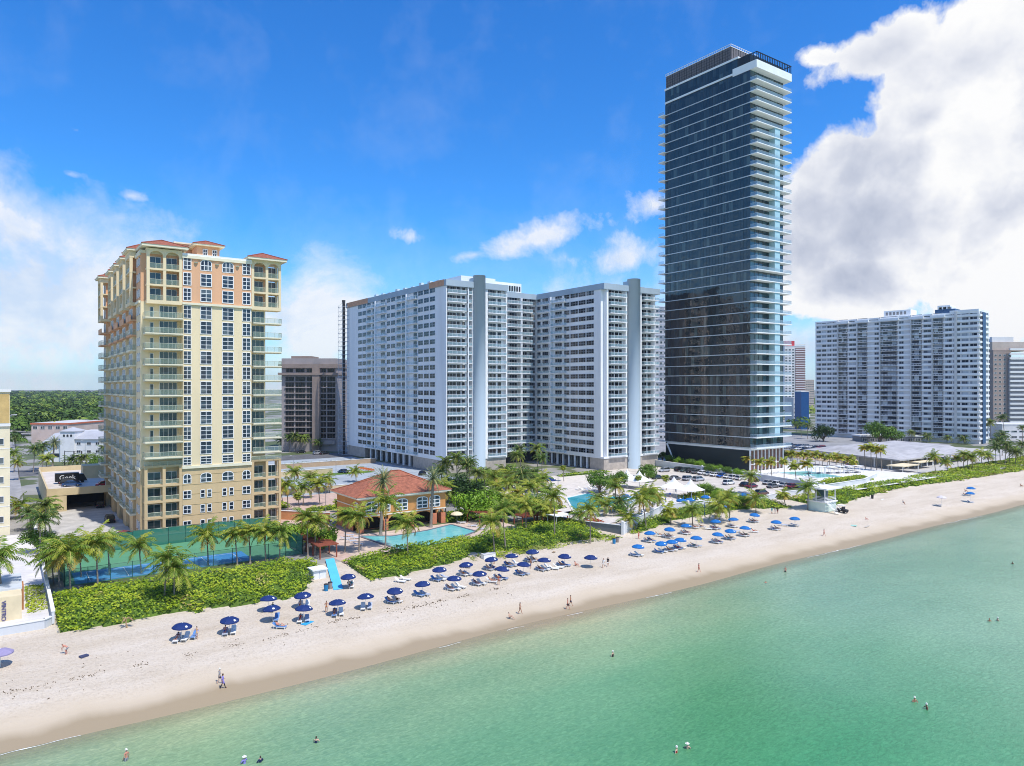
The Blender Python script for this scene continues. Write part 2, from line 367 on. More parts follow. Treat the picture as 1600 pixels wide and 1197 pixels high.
    dw = math_(nt, 'ADD', wisp, math_(nt, 'MULTIPLY', fbc, 2.6))
    dl = math_(nt, 'ADD', low, math_(nt, 'MULTIPLY', fbc, 2.2))
    do = math_(nt, 'ADD', oth, math_(nt, 'MULTIPLY', fbc, 1.6))
    mb = math_(nt, 'MULTIPLY', math_(nt, 'SUBTRACT', db, .0), 4.2, clamp=True)
    mw = math_(nt, 'MULTIPLY', math_(nt, 'MULTIPLY', math_(nt, 'SUBTRACT', dw, .05), 1.6, clamp=True), .88)
    ml = math_(nt, 'MULTIPLY', math_(nt, 'MULTIPLY', math_(nt, 'ADD', dl, .42), .95, clamp=True), .92)
    mo = math_(nt, 'MULTIPLY', math_(nt, 'ADD', do, .1), 2.0, clamp=True)
    hz = math_(nt, 'MULTIPLY', math_(nt, 'SUBTRACT', 1, math_(nt, 'MULTIPLY', math_(nt, 'ABSOLUTE', elv), 3.6, clamp=True)), .85)
    hz = math_(nt, 'MULTIPLY', hz, hz); ml = math_(nt, 'MAXIMUM', ml, math_(nt, 'ADD', hz, math_(nt, 'MULTIPLY', fbc, .25)))
    m = math_(nt, 'MAXIMUM', math_(nt, 'MAXIMUM', mb, mw), math_(nt, 'MAXIMUM', ml, mo))
    # shading inside the big cloud: sunlit rims and grey-lavender body
    grey = noise_(nt, D, 4.2, 6, .55, .2)
    deep = math_(nt, 'MULTIPLY', math_(nt, 'SUBTRACT', math_(nt, 'ADD', math_(nt, 'MULTIPLY', db, .75), math_(nt, 'MULTIPLY', math_(nt, 'SUBTRACT', grey, .5), 3.4)), .32), 1.3, clamp=True)
    up = math_(nt, 'SUBTRACT', 1, math_(nt, 'MULTIPLY', math_(nt, 'SUBTRACT', elv, .30), 5.0, clamp=True))
    deep = math_(nt, 'MULTIPLY', deep, math_(nt, 'ADD', .15, math_(nt, 'MULTIPLY', up, .85)))
    deep = math_(nt, 'ADD', deep, math_(nt, 'MULTIPLY', math_(nt, 'SUBTRACT', .5, fb), 1.5), clamp=True)
    cc = ramp_(nt, deep, [(0, (1.0, 1.0, 1.0)), (.25, (.84, .86, .92)), (.6, (.62, .66, .77)), (1, (.45, .50, .63))])
    lowc = mix_(nt, .75, cc, ramp_(nt, fb, [(.40, (.60, .73, .92)), (.58, (.92, .94, .98))]))
    cc2 = mix_(nt, math_(nt, 'GREATER_THAN', ml, mb), cc, lowc)
    bc = N.new('ShaderNodeBackground'); bc.inputs[1].default_value = 1.0; L.new(cc2, bc.inputs[0])
    mx = N.new('ShaderNodeMixShader'); L.new(m, mx.inputs[0]); L.new(bg.outputs[0], mx.inputs[1]); L.new(bc.outputs[0], mx.inputs[2]); L.new(mx.outputs[0], out.inputs[0])
SKYS = .11
EXPO = 0.0
HAZE = .00006
# ================================================================ BUILDINGS
def arch_panel(fr, mb, a0, a1, zs, rise, zt, d0, d1, m, n=8):
    A = (a0+a1)/2; R = (a1-a0)/2
    pts = [(A-R*cos(pi*i/n), zs+rise*sin(pi*i/n)) for i in range(n+1)]
    for (x, z), (y, w) in zip(pts, pts[1:]):
        mb.poly([fr.p(x, d1, z), fr.p(y, d1, w), fr.p(y, d1, zt), fr.p(x, d1, zt)], m)
        mb.poly([fr.p(x, d0, z), fr.p(y, d0, w), fr.p(y, d1, w), fr.p(x, d1, z)], m)
        mb.poly([fr.p(y, d0, w), fr.p(x, d0, z), fr.p(x, d0, zt), fr.p(y, d0, zt)], m)
def hip(u0, u1, v0, v1, z, h, m, em, ov=.8, th=.35, sub=.0):
    mb = MB(); a, b, c, d = u0-ov, u1+ov, v0-ov, v1+ov
    mb.box(a, b, c, d, z, z+th, em)
    z += th+.01; w = min(b-a, d-c)/2
    P = [(a-.1, c-.1, z), (b+.1, c-.1, z), (b+.1, d+.1, z), (a-.1, d+.1, z)]
    if b-a >= d-c: R = [(a+w, (c+d)/2, z+h), (b-w+.01, (c+d)/2, z+h)]; F = [(P[0], P[1], R[1], R[0]), (P[1], P[2], R[1]), (P[2], P[3], R[0], R[1]), (P[3], P[0], R[0])]
    else: R = [((a+b)/2, c+w, z+h), ((a+b)/2, d-w+.01, z+h)]; F = [(P[0], P[1], R[0]), (P[1], P[2], R[1], R[0]), (P[2], P[3], R[1]), (P[3], P[0], R[0], R[1])]
    for f in F: mb.poly(f, m)
    mb.poly([P[3], P[2], P[1], P[0]], em)
    for q in R:                                        # hip ridges
        pass
    for p, r in ((P[0], R[0]), (P[1], R[1] if b-a >= d-c else R[0]), (P[2], R[1]), (P[3], R[0] if b-a >= d-c else R[1])): mb.tube([(*p[:2], p[2]+.05), (r[0], r[1], r[2]+.05)], [.12, .12], m, 5)
    mb.tube([(*R[0][:2], R[0][2]+.05), (*R[1][:2], R[1][2]+.05)], [.14, .14], m, 5)
    return mb
def tower_cream():
    U, V = 22.4, 160.0
    cream = M('cream_stucco', (.80, .66, .42), .8, .07, .25, streak=.15); tan = M('tan_stucco', (.64, .47, .26), .8, .08, .3, streak=.15)
    org = M('apricot_stucco', (.74, .42, .24), .8, .07, .25, streak=.15); trim = M('cream_trim', (.80, .74, .55), .7, .06)
    wf = M('white_frame', (.82, .82, .80), .5, .0); tile = M('red_roof_tile', (.34, .115, .07), .8, .3, 2.5, bump=.5, bscale=3)
    gl = glass('tower_pane', [(.012, .02, .035), (.02, .03, .05), (.035, .06, .085), (.10, .12, .13)], (1.2, 1.2, 1.03), thr=[0, .35, .62, .9])
    door = glass('slider_pane', [(.02, .045, .06), (.03, .07, .085), (.06, .10, .11)], (1.4, 1.4, 3.1))
    rg = clear('green_rail_glass', (.36, .46, .34), .34); rm = M('rail_metal', (.50, .55, .45), .4, 0, metal=.2)
    root = thing('apartment_tower', (U, V, 3), 'cream and apricot apartment tower with red tiled corner roofs beside the tennis court', 'apartment tower')
    P = Parts(root); F = Fr((U, V), 0); A = lambda px: uat(px, V)-U
    a1, a2, a3 = A(285), A(393), 25.0
    zb, zo, zr = 17.3, 51.5, 61.4
    fl = [16.5]+[19.6+3.167*k for k in range(10)]+[51.7, 54.95, 58.2]
    w = MB()
    for (x0, x1, v0, v1, top) in ((0.02, 25, 161.6, 219, zr), (a1, a2, 160, 161.61, zr-.3)):
        for z0, z1, m in ((3, zb, tan), (zb, zo, cream), (zo, top, org)):
            w.box(U+x0, U+x1, v0, v1, z0, z1, m)
    w.build('wall', root)
    for z0, z1, pr in ((zb-.3, zb+.25, .3), (zo-.3, zo+.15, .35), (zr-.5, zr+.1, .3)):
        c = MB(); c.box(U+a1-.05, U+a2+.05, 160-pr, 160.1, z0, z1, trim); c.build('cornice', root)
        c = MB(); c.box(U-pr, U+.1, 161.6, 167.0, z0, z1, trim); c.build('cornice', root)
    c = MB(); c.box(U-.1, U+25.1, 161.5, 219.1, zr-.02, zr+.6, trim); c.build('cornice', root); c = MB()
    for z in (5.2, 7.2, 9.4, 11.6, 13.6, 15.6): c.box(U+a1, U+a2, 159.96, 160.02, z, z+.06, M('groove', (.42, .32, .16), .9, 0))
    c.build('groove_lines', root)
    # central windows
    cols = [(A(285.8), A(299), 2), (A(313), A(331), 2), (A(347), A(365), 2), (A(378.5), A(391.5), 2)]
    for ci, (x0, x1, nx) in enumerate(cols):
        for k in range(11): P.add('window', F.window(x0, x1, fl[k]+(.24 if k else 1.2), fl[k]+2.98, wf, gl, nx, 3, fw=.12))
        for k in range(3):
            z = fl[11+k]
            if k == 2 and ci in (1, 2): P.add('window', F.window(x0, x1, z+.4, z+2.0, wf, gl, 3, 2, fw=.15, arch=.75))
            else: P.add('window', F.window(x0, x1, z+.3, z+3.0, wf, gl, nx, 3, fw=.15))
        for k, z in enumerate((4.4, 7.6, 10.7, 14.0)):
            if k == 3: P.add('window', F.window(x0, x1, z-.1, z+1.3, wf, gl, nx, 2, fw=.15, arch=.65))
            elif ci in (1, 2):
                if k < 3:
                    P.add('window', F.window(x0, x0+.95, z, z+1.7, wf, gl, 1, 2, fw=.13)); P.add('window', F.window(x1-.95, x1, z, z+1.7, wf, gl, 1, 2, fw=.13))
            else: P.add('window', F.window(x0, x1, z, z+1.75, wf, gl, 2, 2, fw=.14))
    # corner loggias: top three floors and the base, balconies between
    def loggia(x0, x1, z0, levels, ztop, m, arch, posts, dep=2.2, d=0.0, side=None):
        mb = MB(); n = len(posts)
        for z in levels+[ztop]:
            h = .75 if z == levels[0] else .38
            F.box(mb, x0, x1, d-dep, d, z-h+.1, z+.1, m)
        for i, p in enumerate(posts):
            F.box(mb, p-.28, p+.28, d-.55, d-.015, z0+.1, ztop, m)
            if i in (0, n-1): F.box(mb, p-.27, p+.27, d-dep, d-dep+.5, z0+.1, ztop, m)
        if arch:
            for p, q in zip(posts, posts[1:]): arch_panel(F, mb, p+.28, q-.28, ztop-1.35, .95, ztop-.27, d-.5, d-.02, m)
        P.add('loggia', mb, sub=None)
        for z in levels:
            for p, q in zip(posts, posts[1:]):
                P.add('railing', F.rail([(p+.3, d-.2), (q-.3, d-.2)], z+.1, 1.0, rg, rm, 1.5))
                P.add('sliding_door', F.window(p+.5, q-.45, z+.12, z+2.6, wf, door, 2 if q-p < 3.8 else 3, 1, d=-1.6, fw=.07))
    top = [51.7, 54.95, 58.2]; base = [4.0, 7.3, 10.6, 13.9]
    xl = A(229)
    loggia(xl, a1-.02, 51.0, top, 62.2, cream, True, [xl+.3, (xl+a1)/2, a1-.3])
    loggia(xl-.4, a1-.02, 3.1, base, 17.9, tan, False, [xl-.1, (xl+a1)/2-.1, a1-.3])
    xr = A(439.5)
    loggia(a2+.02, xr, 51.0, top, 61.9, cream, True, [a2+.3, A(418)-.1, xr-.3], 3.0, .0)
    loggia(a2+.02, xr, 3.1, base, 17.9, tan, False, [a2+.3, A(418)-.1, xr-.3], 3.0, .0)
    for k in range(1, 11):
        z = fl[k]
        for x0, x1, dd in ((A(225.5), A(284.3), 1.15), (a2+.3, A(439), .5)):
            mb = MB(); F.box(mb, x0, x1, -1.6, dd, z-.12, z+.12, trim); F.box(mb, x0, x1, -1.6, dd-.1, z-.3, z-.121, cream)
            if x0 < 5: sg = [(x0, -1.5), (x0, dd-.08), (x1, dd-.08), (x1, 0)]
            else: sg = [(x0, 0), (x0, dd-.08), (x1, dd-.08), (x1, -1.6)]
            P.add('balcony', mb, sub=[('railing', F.rail(sg, z+.12, 1.05, rg, rm, 1.5))])
        P.add('sliding_door', F.window(A(251), A(279), z+.12, z+2.75, wf, door, 4, 1, d=-1.6, fw=.08))
        P.add('door', F.window(A(236), A(242), z+.12, z+2.4, wf, door, 1, 1, d=-1.6, fw=.08))
        P.add('sliding_door', F.window(a2+.4, A(416), z+.12, z+2.75, wf, door, 3, 1, d=-1.6, fw=.08))
        mb = MB(); F.box(mb, A(284.3), A(284.3)+.15, -1.6, 1.0, z-.3, z+2.9, cream); P.add('divider', mb)
    P.add('railing', F.rail([(A(225.5), .2), (a1, .2)], 17.9, .9, rg, rm, 1.5)); P.add('railing', F.rail([(a2, .2), (A(439), .2)], 17.9, .9, rg, rm, 1.5))
    # south side: wall windows, then stacked bays
    V0 = 219; L = Fr((U, V0), -pi/2)
    for k, z in enumerate([4, 7.3, 10.6, 13.9]+fl):
        for v in (163.2, 165.6): P.add('window', L.window(V0-v-.65, V0-v+.65, z+.7, z+2.4, wf, gl, 2, 2, fw=.13))
    bays = [170.6, 181.4, 192.2, 203.0]
    for bi, bv in enumerate(bays+[215.2]):
        ab = V0-bv; last = bi == 4; hw = 3.2; pr = 1.25 if not last else 2.3
        zt = 62.3 if bi != 0 else 62.6
        mb = MB()
        for z0, z1, m in ((3, zb, tan), (zb, 45.5, cream), (45.5, zr, org)):
            L.box(mb, ab-hw+.9, ab+hw-.9, 0, pr*.42, z0, z1, m)
        mb.build('bay', root)
        if not last:
            mb = MB()
            for z0, z1, m in ((3, zb, M('shaded_tan', (.40, .29, .17), .9, .1)), (zb, zr, M('shaded_stucco', (.50, .36, .22), .9, .1))):  # flat panels between bays, recess shade put into their darker colours
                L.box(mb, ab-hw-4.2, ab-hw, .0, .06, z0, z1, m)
            mb.build('shaded_panel', root)
        for k, z in enumerate([7.3, 10.6, 13.9]+fl):
            if z > 50:
                mb = MB(); L.box(mb, ab-hw, ab+hw, 0, pr, z-(.7 if z < 52 else .3)+.1, z+.1, cream)
                for q in (-hw+.3, hw-.3): L.box(mb, ab+q-.28, ab+q+.28, pr-.6, pr-.02, z+.1, z+3.35, cream)
                P.add('loggia', mb, sub=[('railing', L.rail([(ab-hw+.6, pr-.15), (ab+hw-.6, pr-.15)], z+.1, 1.0, rg, rm, 1.6))])
            else:
                sol = (z > 44 and z < 50)
                mb = MB(); L.box(mb, ab-hw, ab+hw, 0, pr-.1, z-.25, z+.1, org if sol else trim)
                if sol and 47 < z: L.box(mb, ab-hw, ab+hw, pr-.3, pr-.11, z+.1, z+1.1, org); sub = None
                else:
                    sub = [('railing', L.rail([(ab-hw+.05, .1), (ab-hw+.05, pr-.15), (ab+hw-.05, pr-.15), (ab+hw-.05, .1)], z+.1, 1.05, rg, rm, 1.6))]
                P.add('balcony', mb, sub=sub)
            P.add('window', L.window(ab-1.9, ab-.2, z+.2, z+2.5, wf, gl, 2, 2, d=pr*.42, fw=.12))
            P.add('window', L.window(ab+.3, ab+1.9, z+.2, z+2.5, wf, gl, 2, 2, d=pr*.42, fw=.12))
            if not last: P.add('window', L.window(ab-hw-3.3, ab-hw-1.2, z+.5, z+2.5, wf, gl, 2, 2, d=.07, fw=.1))
        h = hip(U-pr, U+3.5, bv-hw, bv+hw, zt, 1.5, tile, trim, .55, .4); P.add('roof', h)
        mb = MB(); L.box(mb, ab-hw, ab+hw, 0, pr, 61.2, zt+.01, cream); P.add('frieze', mb)
    h = hip(U+xl, U+a1, 160.0, 168, 62.5, 1.7, tile, trim, 1.0, .45); P.add('roof', h)
    h = hip(U+a2, U+xr, 160.0, 167, 62.0, 1.7, tile, trim, 1.0, .45); P.add('roof', h)
    # roof structures
    mb = MB(); mb.box(U+A(290), U+17, 172, 214, zr+.5, 66.0, org); mb.box(U+A(290)-.2, U+17.2, 171.8, 214.2, 66, 66.35, trim); mb.build('penthouse', root)
    x0, x1 = uat(309, 166)-.2, uat(343, 166)
    mb = MB(); mb.box(x0, x1, 166, 171, zr+.5, 64.9, org); o = mb.build('stair_tower', root)
    F2 = Fr((x0, 166), 0)
    for q in (1.2, 3.2): w2 = F2.window(q, q+1.0, zr+1.3, zr+2.9, wf, gl, 2, 2, fw=.14); ob = w2.build('window', root); 
    P.add('roof', hip(x0, x1, 166, 171, 64.9, 1.3, tile, trim, .9, .3))
    for q in (A(306), A(339), A(371)): mb = MB(); mb.cyl(U+q, 159.9, 60.0, 60.25, .3, trim, .42, 10); mb.build('wall_lamp', root)
    # parapet coping bright white
    mb = MB(); F.box(mb, a1, a2, -.4, .2, zr+.1, zr+.5, wf); mb.build('parapet', root)
    P.flush()
def tower_white():
    wall = M('white_stucco', (.83, .84, .85), .75, .09, .15, streak=.12); grey = M('slate_blue_stucco', (.37, .46, .53), .75, .08, .15, streak=.12)
    slab = M('balcony_white', (.80, .83, .86), .6, .04); wf = M('grey_frame', (.50, .54, .58), .5, 0); stone = M('beige_stone', (.46, .41, .36), .85, .15, .7)
    rec = M('recess_wall', (.60, .70, .73), .8, .05)
    gl = glass('condo_pane', [(.008, .012, .02), (.018, .024, .036), (.045, .06, .075), (.15, .14, .13)], (1.1, 1.1, 3.16), off=(.3, .3, 1.2), thr=[0, .5, .78, .91], spec=.4)
    rg = clear('aqua_rail_glass', (.40, .60, .68), .42); rm = M('white_rail', (.78, .82, .85), .4, 0)
    dark = M('lobby_dark', (.05, .055, .06), .4, .2)
    root = thing('condominium_block', (155, 221, 3), 'long pale grey two-wing condominium with round blue-grey stair shafts and glass balconies', 'apartment block')
    P = Parts(root)
    Z = [8.0+3.16*k for k in range(21)]; zt = Z[20]-.7; zp = 72.7
    UL, VL, UR, VR = 128.7, 221.0, 181.0, 195.0; VC = 236.0
    b = MB()
    b.box(UL, 155, VL+1.7, 312, 7.6, zt, wall); b.box(155-.01, UR+.5, VC+1.4, 256, 7.6, zt, wall); b.box(UR, 210.2, VR+1.7, 262, 7.6, zt, wall)
    b.build('wall', root)
    p = MB()
    p.box(UL-.35, 155.4, VL-.5, 312.3, zt, zp, grey); p.box(155.4, UR-.35, VC-.5, 256, zt, zp-.02, grey); p.box(UR-.35, 210.6, VR-.5, 262, zt, zp, grey)
    p.build('parapet', root)
    # lobby storey
    g = MB(); g.box(UL+2.5, 154.5, VL+3, 309, 3, 7.6, dark); g.box(156, UR, VC+3, 255, 3, 7.6, dark); g.box(UR+2, 209, VR+3, 260, 3, 7.6, dark)
    g.box(UL+.2, UL+3, 292, 311.8, 3, 7.6, stone); g.box(UL+.2, UL+3, 223, 247, 3, 7.6, stone); g.box(UL+.2, 154.9, VL+.25, VL+3.2, 3, 7.6, stone)
    g.box(UR+.2, UR+3, VR+3.21, VR+8, 3, 7.6, stone); g.box(UR+.2, 210, VR+.25, VR+3.2, 3, 7.6, stone)
    g.build('lobby', root)
    for v in [250+5.2*i for i in range(8)]: c = MB(); c.box(UL+.3, UL+1.1, v, v+.8, 3, 7.6, wall); P.add('column', c)
    for v in [204.6+3.6*i for i in range(9)]: c = MB(); c.box(UR+.3, UR+.9, v, v+.6, 3, 7.6, slab); P.add('column', c)
    for v in [204.6+3.6*i for i in range(8)]: P.add('lobby_window', Fr((UR, 262), -pi/2).window(262-v-3.4, 262-v-.1, 3.2, 7.4, wf, gl, 4, 1, d=-1.8))
    def face(fr, at, items, k, z):
        h = 3.16
        for it in items:
            t, x0, x1 = it[0], at(it[1]), at(it[2])
            if t == 'w': P.add('window', fr.window(x0-.08, x1+.08, z+.85, z+2.62, wf, gl, it[3], 2, d=it[4] if len(it) > 4 else 0, fw=.07))
            elif t == 'd': P.add('sliding_door', fr.window(x0, x1, z+.15, z+2.65, wf, gl, it[3], 1, d=it[4] if len(it) > 4 else 0, fw=.07))
            elif t == 'D': P.add('sliding_door', fr.window(x0, x1, z+.15, z+2.65, wf, gl, it[3], 2, d=it[4] if len(it) > 4 else 0, fw=.1))
            elif t == 'b':
                pr = it[3]; mb = MB(); fr.box(mb, x0, x1, -1.69, pr, z-.14, z+.14, slab)
                P.add('balcony', mb, sub=[('railing', fr.rail([(x0, -1.6 if len(it) > 4 else 0), (x0, pr-.06), (x1, pr-.06), (x1, -1.6 if len(it) > 4 else 0)], z+.14, 1.05, rg, rm, 1.8, .045))])
    V0 = 312.0; FL = Fr((UL, V0), -pi/2); aL = lambda px: V0-vat(px, UL)
    FE = Fr((UL, VL), 0); aE = lambda px: uat(px, VL)-UL
    FC = Fr((155, VC), 0); aC = lambda px: uat(px, VC)-155
    V1 = 236.0; FR = Fr((UR, V1), -pi/2); aR = lambda px: V1-vat(px, UR)
    FS = Fr((UR, VR), 0); aS = lambda px: uat(px, VR)-UR
    X = lambda z, s=6.154, o=530: o+z/s
    Ls = [('w', X(185), X(218), 2), ('w', X(226), X(262), 2), ('w', X(272), X(305), 2), ('d', X(322), X(352), 2), ('b', X(272), X(352), .95),
          ('b', X(368), X(456), 1.0), ('w', X(402), X(442), 2), ('w', X(460), X(490), 2), ('w', X(502), X(540), 2), ('w', X(553), X(592), 2), ('d', X(604), X(642), 2), ('b', X(556), X(652), .95),
          ('b', X(668), X(756), 1.1), ('d', X(716), X(750), 2), ('w', X(762), X(806), 2), ('w', X(818), X(862), 2), ('w', X(874), X(921), 2)]
    Es = [('b', X(1040), X(1218), .5, 1), ('D', X(1048), X(1146), 3, -1.68), ('d', X(1150), X(1190), 1, -1.68), ('D', X(1198), X(1232), 1, -1.68), ('D', X(1250), X(1276), 1, -1.68), ('b', X(1236), X(1280), .0, 1),
          ('D', X(1438), X(1530), 3, -1.68), ('d', X(1545), X(1580), 1, -1.68), ('b', X(1430), 790.6, .5, 1)]
    Y = lambda z: 780+z/5.714
    Cs = [('D', Y(88), Y(158), 3), ('D', Y(200), Y(246), 2), ('D', Y(268), Y(318), 3), ('b', Y(60), Y(188), 1.3), ('b', Y(190), Y(285), 1.3)]
    Rs = [('w', Y(342), Y(370), 2), ('w', Y(388), Y(436), 3), ('w', Y(443), Y(468), 2), ('b', Y(345), Y(468), .5), ('b', Y(478), Y(600), 1.2), ('w', Y(502), Y(560), 3), ('w', Y(582), Y(628), 2),
          ('w', Y(638), Y(703), 3), ('w', Y(710), Y(772), 3), ('w', Y(780), Y(845), 3)]
    Ss = [('D', Y(978), Y(1052), 3, -1.68), ('d', Y(1058), Y(1090), 1, -1.68), ('D', Y(1095), Y(1122), 1, -1.68), ('b', Y(985), Y(1130), .9, 1),
          ('D', Y(1276), Y(1342), 3, -1.68), ('d', Y(1350), Y(1380), 1, -1.68), ('b', Y(1285), Y(1416), .9, 1)]
    for k in range(20):
        z = Z[k]
        if k < 20:
            face(FL, aL, Ls, k, z); face(FE, aE, Es, k, z); face(FC, aC, Cs, k, z); face(FR, aR, Rs, k, z); face(FS, aS, Ss, k, z)
    # returns that close the recessed balconies
    s = MB()
    for fr, at, xs in ((FE, aE, ((X(905), X(1038)), (X(1281), 741), (755, X(1432)))), (FS, aS, ((948, Y(975)), (Y(1130), Y(1143)), (Y(1236), Y(1272))))):
        for x0, x1 in xs: fr.box(s, max(at(x0), 0), at(x1), -1.72, 0, 7.6, zt, wall)
    FE.box(s, aE(790.8), aE(792.5), -1.72, 0, 7.6, zt, wall); FS.box(s, aS(Y(1382)), aS(Y(1386))+.2, -1.72, 0, 7.6, zt, wall)
    for z in [7.75]: s.box(UL-.02, 155.3, VL-.02, 312, z-.4, z+.25, wall); s.box(UR-.02, 210.3, VR-.02, 262, z-.4, z+.25, wall); s.box(155.3, UR-.02, VC-.02, 256, z-.4, z+.25, wall)
    FE.box(s, aE(X(1236)), aE(X(1245)), -.6, .15, 7.6, zt, slab)
    s.build('facade_panel', root)
    for px in (X(360), X(660)): c = MB(); FL.box(c, aL(px)-.35, aL(px)+.35, 0, 1.0, 8, zt, slab); c.build('fin', root)
    for fr, px in ((FC, Y(188)), (FR, Y(473))):
        c = MB(); at = aC if fr is FC else aR; fr.box(c, at(px)-.3, at(px)+.3, 0, 1.2, 8, zt, slab); c.build('fin', root)
    for fr, at, px0, px1, z1 in ((FE, aE, 738, 757, 75.1), (FS, aS, 980, 997, 75.3)):
        c = MB(); x = (at(px0)+at(px1))/2; r = (at(px1)-at(px0))/2*.86; q = fr.p(x, .6, 0); c.cyl(q[0], q[1], 2.9, z1, r, grey, n=40)
        c.box(q[0]-r*.9, q[0]+r*.9, q[1], q[1]+3.5, 2.9, z1-.8, grey); o = c.build('stair_shaft', root); 
        for f in o.data.polygons: f.use_smooth = len(f.vertices) == 4 and abs(f.normal.z) < .1 and f.index < 40
    # roof plant and the scaffold hoist at the far end
    r = MB(); r.box(UL+8, 152, 224, 240, zp, 75.2, slab); r.box(150, 176, 240, 254, zp, 77.2, slab); r.box(156, 172, 238, 240.2, zp, 75.8, rec)
    for i in range(14): x = 157+i*1.25; r.box(x, x+.5, 237.6, 238.1, 73.5, 75.6, dark)
    for i in range(10): r.box(UL+1+i*.1, UL+2.2+i*.1, 228+i*7, 230+i*7, zp, 73.5+.3*(i % 3), rec)
    r.box(192, 200, 212, 222, zp, 74.6, slab)
    r.build('roof_plant', root)
    for q in (( -.42, 222.0, 233), (-.42, 288, 311)):
        r = MB(); r.box(UL-.42, UL-.36, q[1], q[2], zt+.1, zp+.1, M('orange_primer', (.62, .35, .22), .9, .15)); r.build('repair_patch', root)
    P.flush()
    hoist = thing('scaffold_hoist', (UL-1, 313, 3), 'dark rubbish chute and scaffold up the far corner of the grey condominium', 'scaffold')
    m = MB(); st = M('dark_steel', (.04, .04, .045), .6, .1); lt = M('scaffold_tube', (.42, .47, .52), .5, 0)
    for k in range(34): z = 3+k*2.1; m.cyl(UL-.9, 313.6, z, z+2.0, .62, st, .8, 10)
    m.build('chute', hoist)
    m = MB()
    for du, dv in ((-.3, 309), (-.3, 316), (-2.6, 316), (-2.6, 311)): m.tube([(UL+du, dv, 3), (UL+du, dv, 72)], [.08, .08], lt, 4)
    for k in range(35):
        z = 3+2*k
        for (a, b), (c, d) in (((-.3, 309), (-.3, 316)), ((-.3, 316), (-2.6, 316)), ((-2.6, 316), (-2.6, 311)), ((-2.6, 311), (-.3, 309))): m.tube([(UL+a, b, z), (UL+c, d, z)], [.06, .06], lt, 4)
        m.tube([(UL-2.6, 311 if k % 2 else 316, z), (UL-2.6, 316 if k % 2 else 311, z+2)], [.05, .05], lt, 4)
    m.build('scaffold_frame', hoist)
def tower_glass():
    gm = M('slab_white', (.86, .86, .84), .5, .03)
    m = None
    dk = (.014, .026, .034)
    gl = glass('curtain_wall', [(.010, .018, .024), (.016, .028, .036), (.028, .042, .050), (.07, .10, .10)], (1.5, 1.5, 3.786), .05, .8, off=(.25, .1, -.2), wav=.12, thr=[0, .34, .66, .93])
    gs = glass('sea_glass', [(.012, .035, .05), (.02, .06, .08), (.03, .085, .11), (.07, .14, .16)], (2.1, 2.1, 3.786), .05, .9, off=(.25, .1, -.2), thr=[0, .4, .7, .92])
    mull = M('mullion', (.025, .035, .04), .4, 0, metal=.3); rg = clear('pale_rail_glass', (.36, .50, .60), .42); rm = M('steel_rail', (.5, .55, .6), .3, 0, metal=.5)
    fin = M('pale_blue_panel', (.42, .62, .68), .35, .05); mesh = M('roof_screen', (.17, .155, .165), .7, .15, 1.2)
    root = thing('glass_tower', (219, 156, 3), 'tall dark glass tower ringed by thin white balcony slabs', 'skyscraper')
    P = Parts(root)
    U0 = 218.9; V0 = vat(1172, U0); U1 = uat(1223, V0); VB = 199.4; US = 240.2; VS = 156.0
    zs = [12.0+3.786*k for k in range(36)]
    L = Fr((U0, VB), -pi/2); F = Fr((U0, V0), 0); LL = VB-V0; WW = U1-U0
    c = MB(); c.box(U0+.15, U1-.15, V0+.15, VB-.15, 3.1, 154.6, mull); c.build('core', root)
    for k, z in enumerate(zs+[149.7]):
        top = k == 36
        s = MB()
        if k < 36:
            th = .30
            s.prism([(U0-.12, VS), (US, VS), (US+.02, V0+6), (U1+.1, V0+6.2), (U1+.1, VB), (U1+3, VB), (U1+3, VB+2.5), (U0-1.4, VB+2.5), (U0-1.4, VB-.6), (U0-.12, VB-.6)], z-th/2, z+th/2, gm)
            s.build('floor_slab', root)
            s = MB(); s.box(U0-.14, U0-.121, V0+.3, VB-.7, z-th/2-.01, z+th/2+.01, M('slab_edge_grey', (.52, .56, .58), .5, .05)); s.build('slab_edge', root)
        zn = 149.0 if k == 35 else z+3.786
        if k < 36:
            q = MB(); L.box(q, 0, LL, -.1, 0, z+th/2, zn-.17, gl)
            for i in range(1, 29): x = LL*i/29; L.box(q, x-.035, x+.035, 0, .03, z+th/2, zn-.17, mull)
            P.add('curtain_wall', q)
            q = MB(); F.box(q, .02, WW, -.1, 0, z+th/2, zn-.17, gs)
            for i in range(0, 9): x = WW*i/8; F.box(q, max(x-.05, .03), x+.05, 0, .06, z+th/2, zn-.17, mull)
            F.box(q, WW-.02, WW, -6, 0, z+th/2, zn-.17, gs)
            P.add('window_wall', q)
            rl = MB(); zz = z+th/2
            pts = [(U0+.05, V0), (U0+.05, VS+.08), (US-.08, VS+.08), (US-.08, V0+6)]
            for (a, b), (d, e) in zip(pts, pts[1:]):
                rl.poly([(a, b, zz), (d, e, zz), (d, e, zz+1.1), (a, b, zz+1.1)], rg); rl.tube([(a, b, zz+1.12), (d, e, zz+1.12)], [.035, .035], rm, 4)
            P.add('railing', rl)
            if k not in (31, 32, 33, 34, 35) and k != 16 and k > 0:
                x0 = uat(1200, V0)-U0; x1 = uat(1208.5, V0)-U0; q = MB(); F.box(q, x0+.4, x1+.2, .05, 2.6, z+th/2, zn-.17, fin); P.add('privacy_screen', q)
            q = MB(); rr = [(U0-1.3, VB-.5), (U0-1.3, VB+2.4)]
            q.poly([(U0-1.32, VB-.5, zz), (U0-1.32, VB+2.4, zz), (U0-1.32, VB+2.4, zz+1.1), (U0-1.32, VB-.5, zz+1.1)], rg); P.add('railing', q)
    # crown
    vc = vat(1145, U0); vm = vat(1141, U0); ve = vat(1152.5, U0)
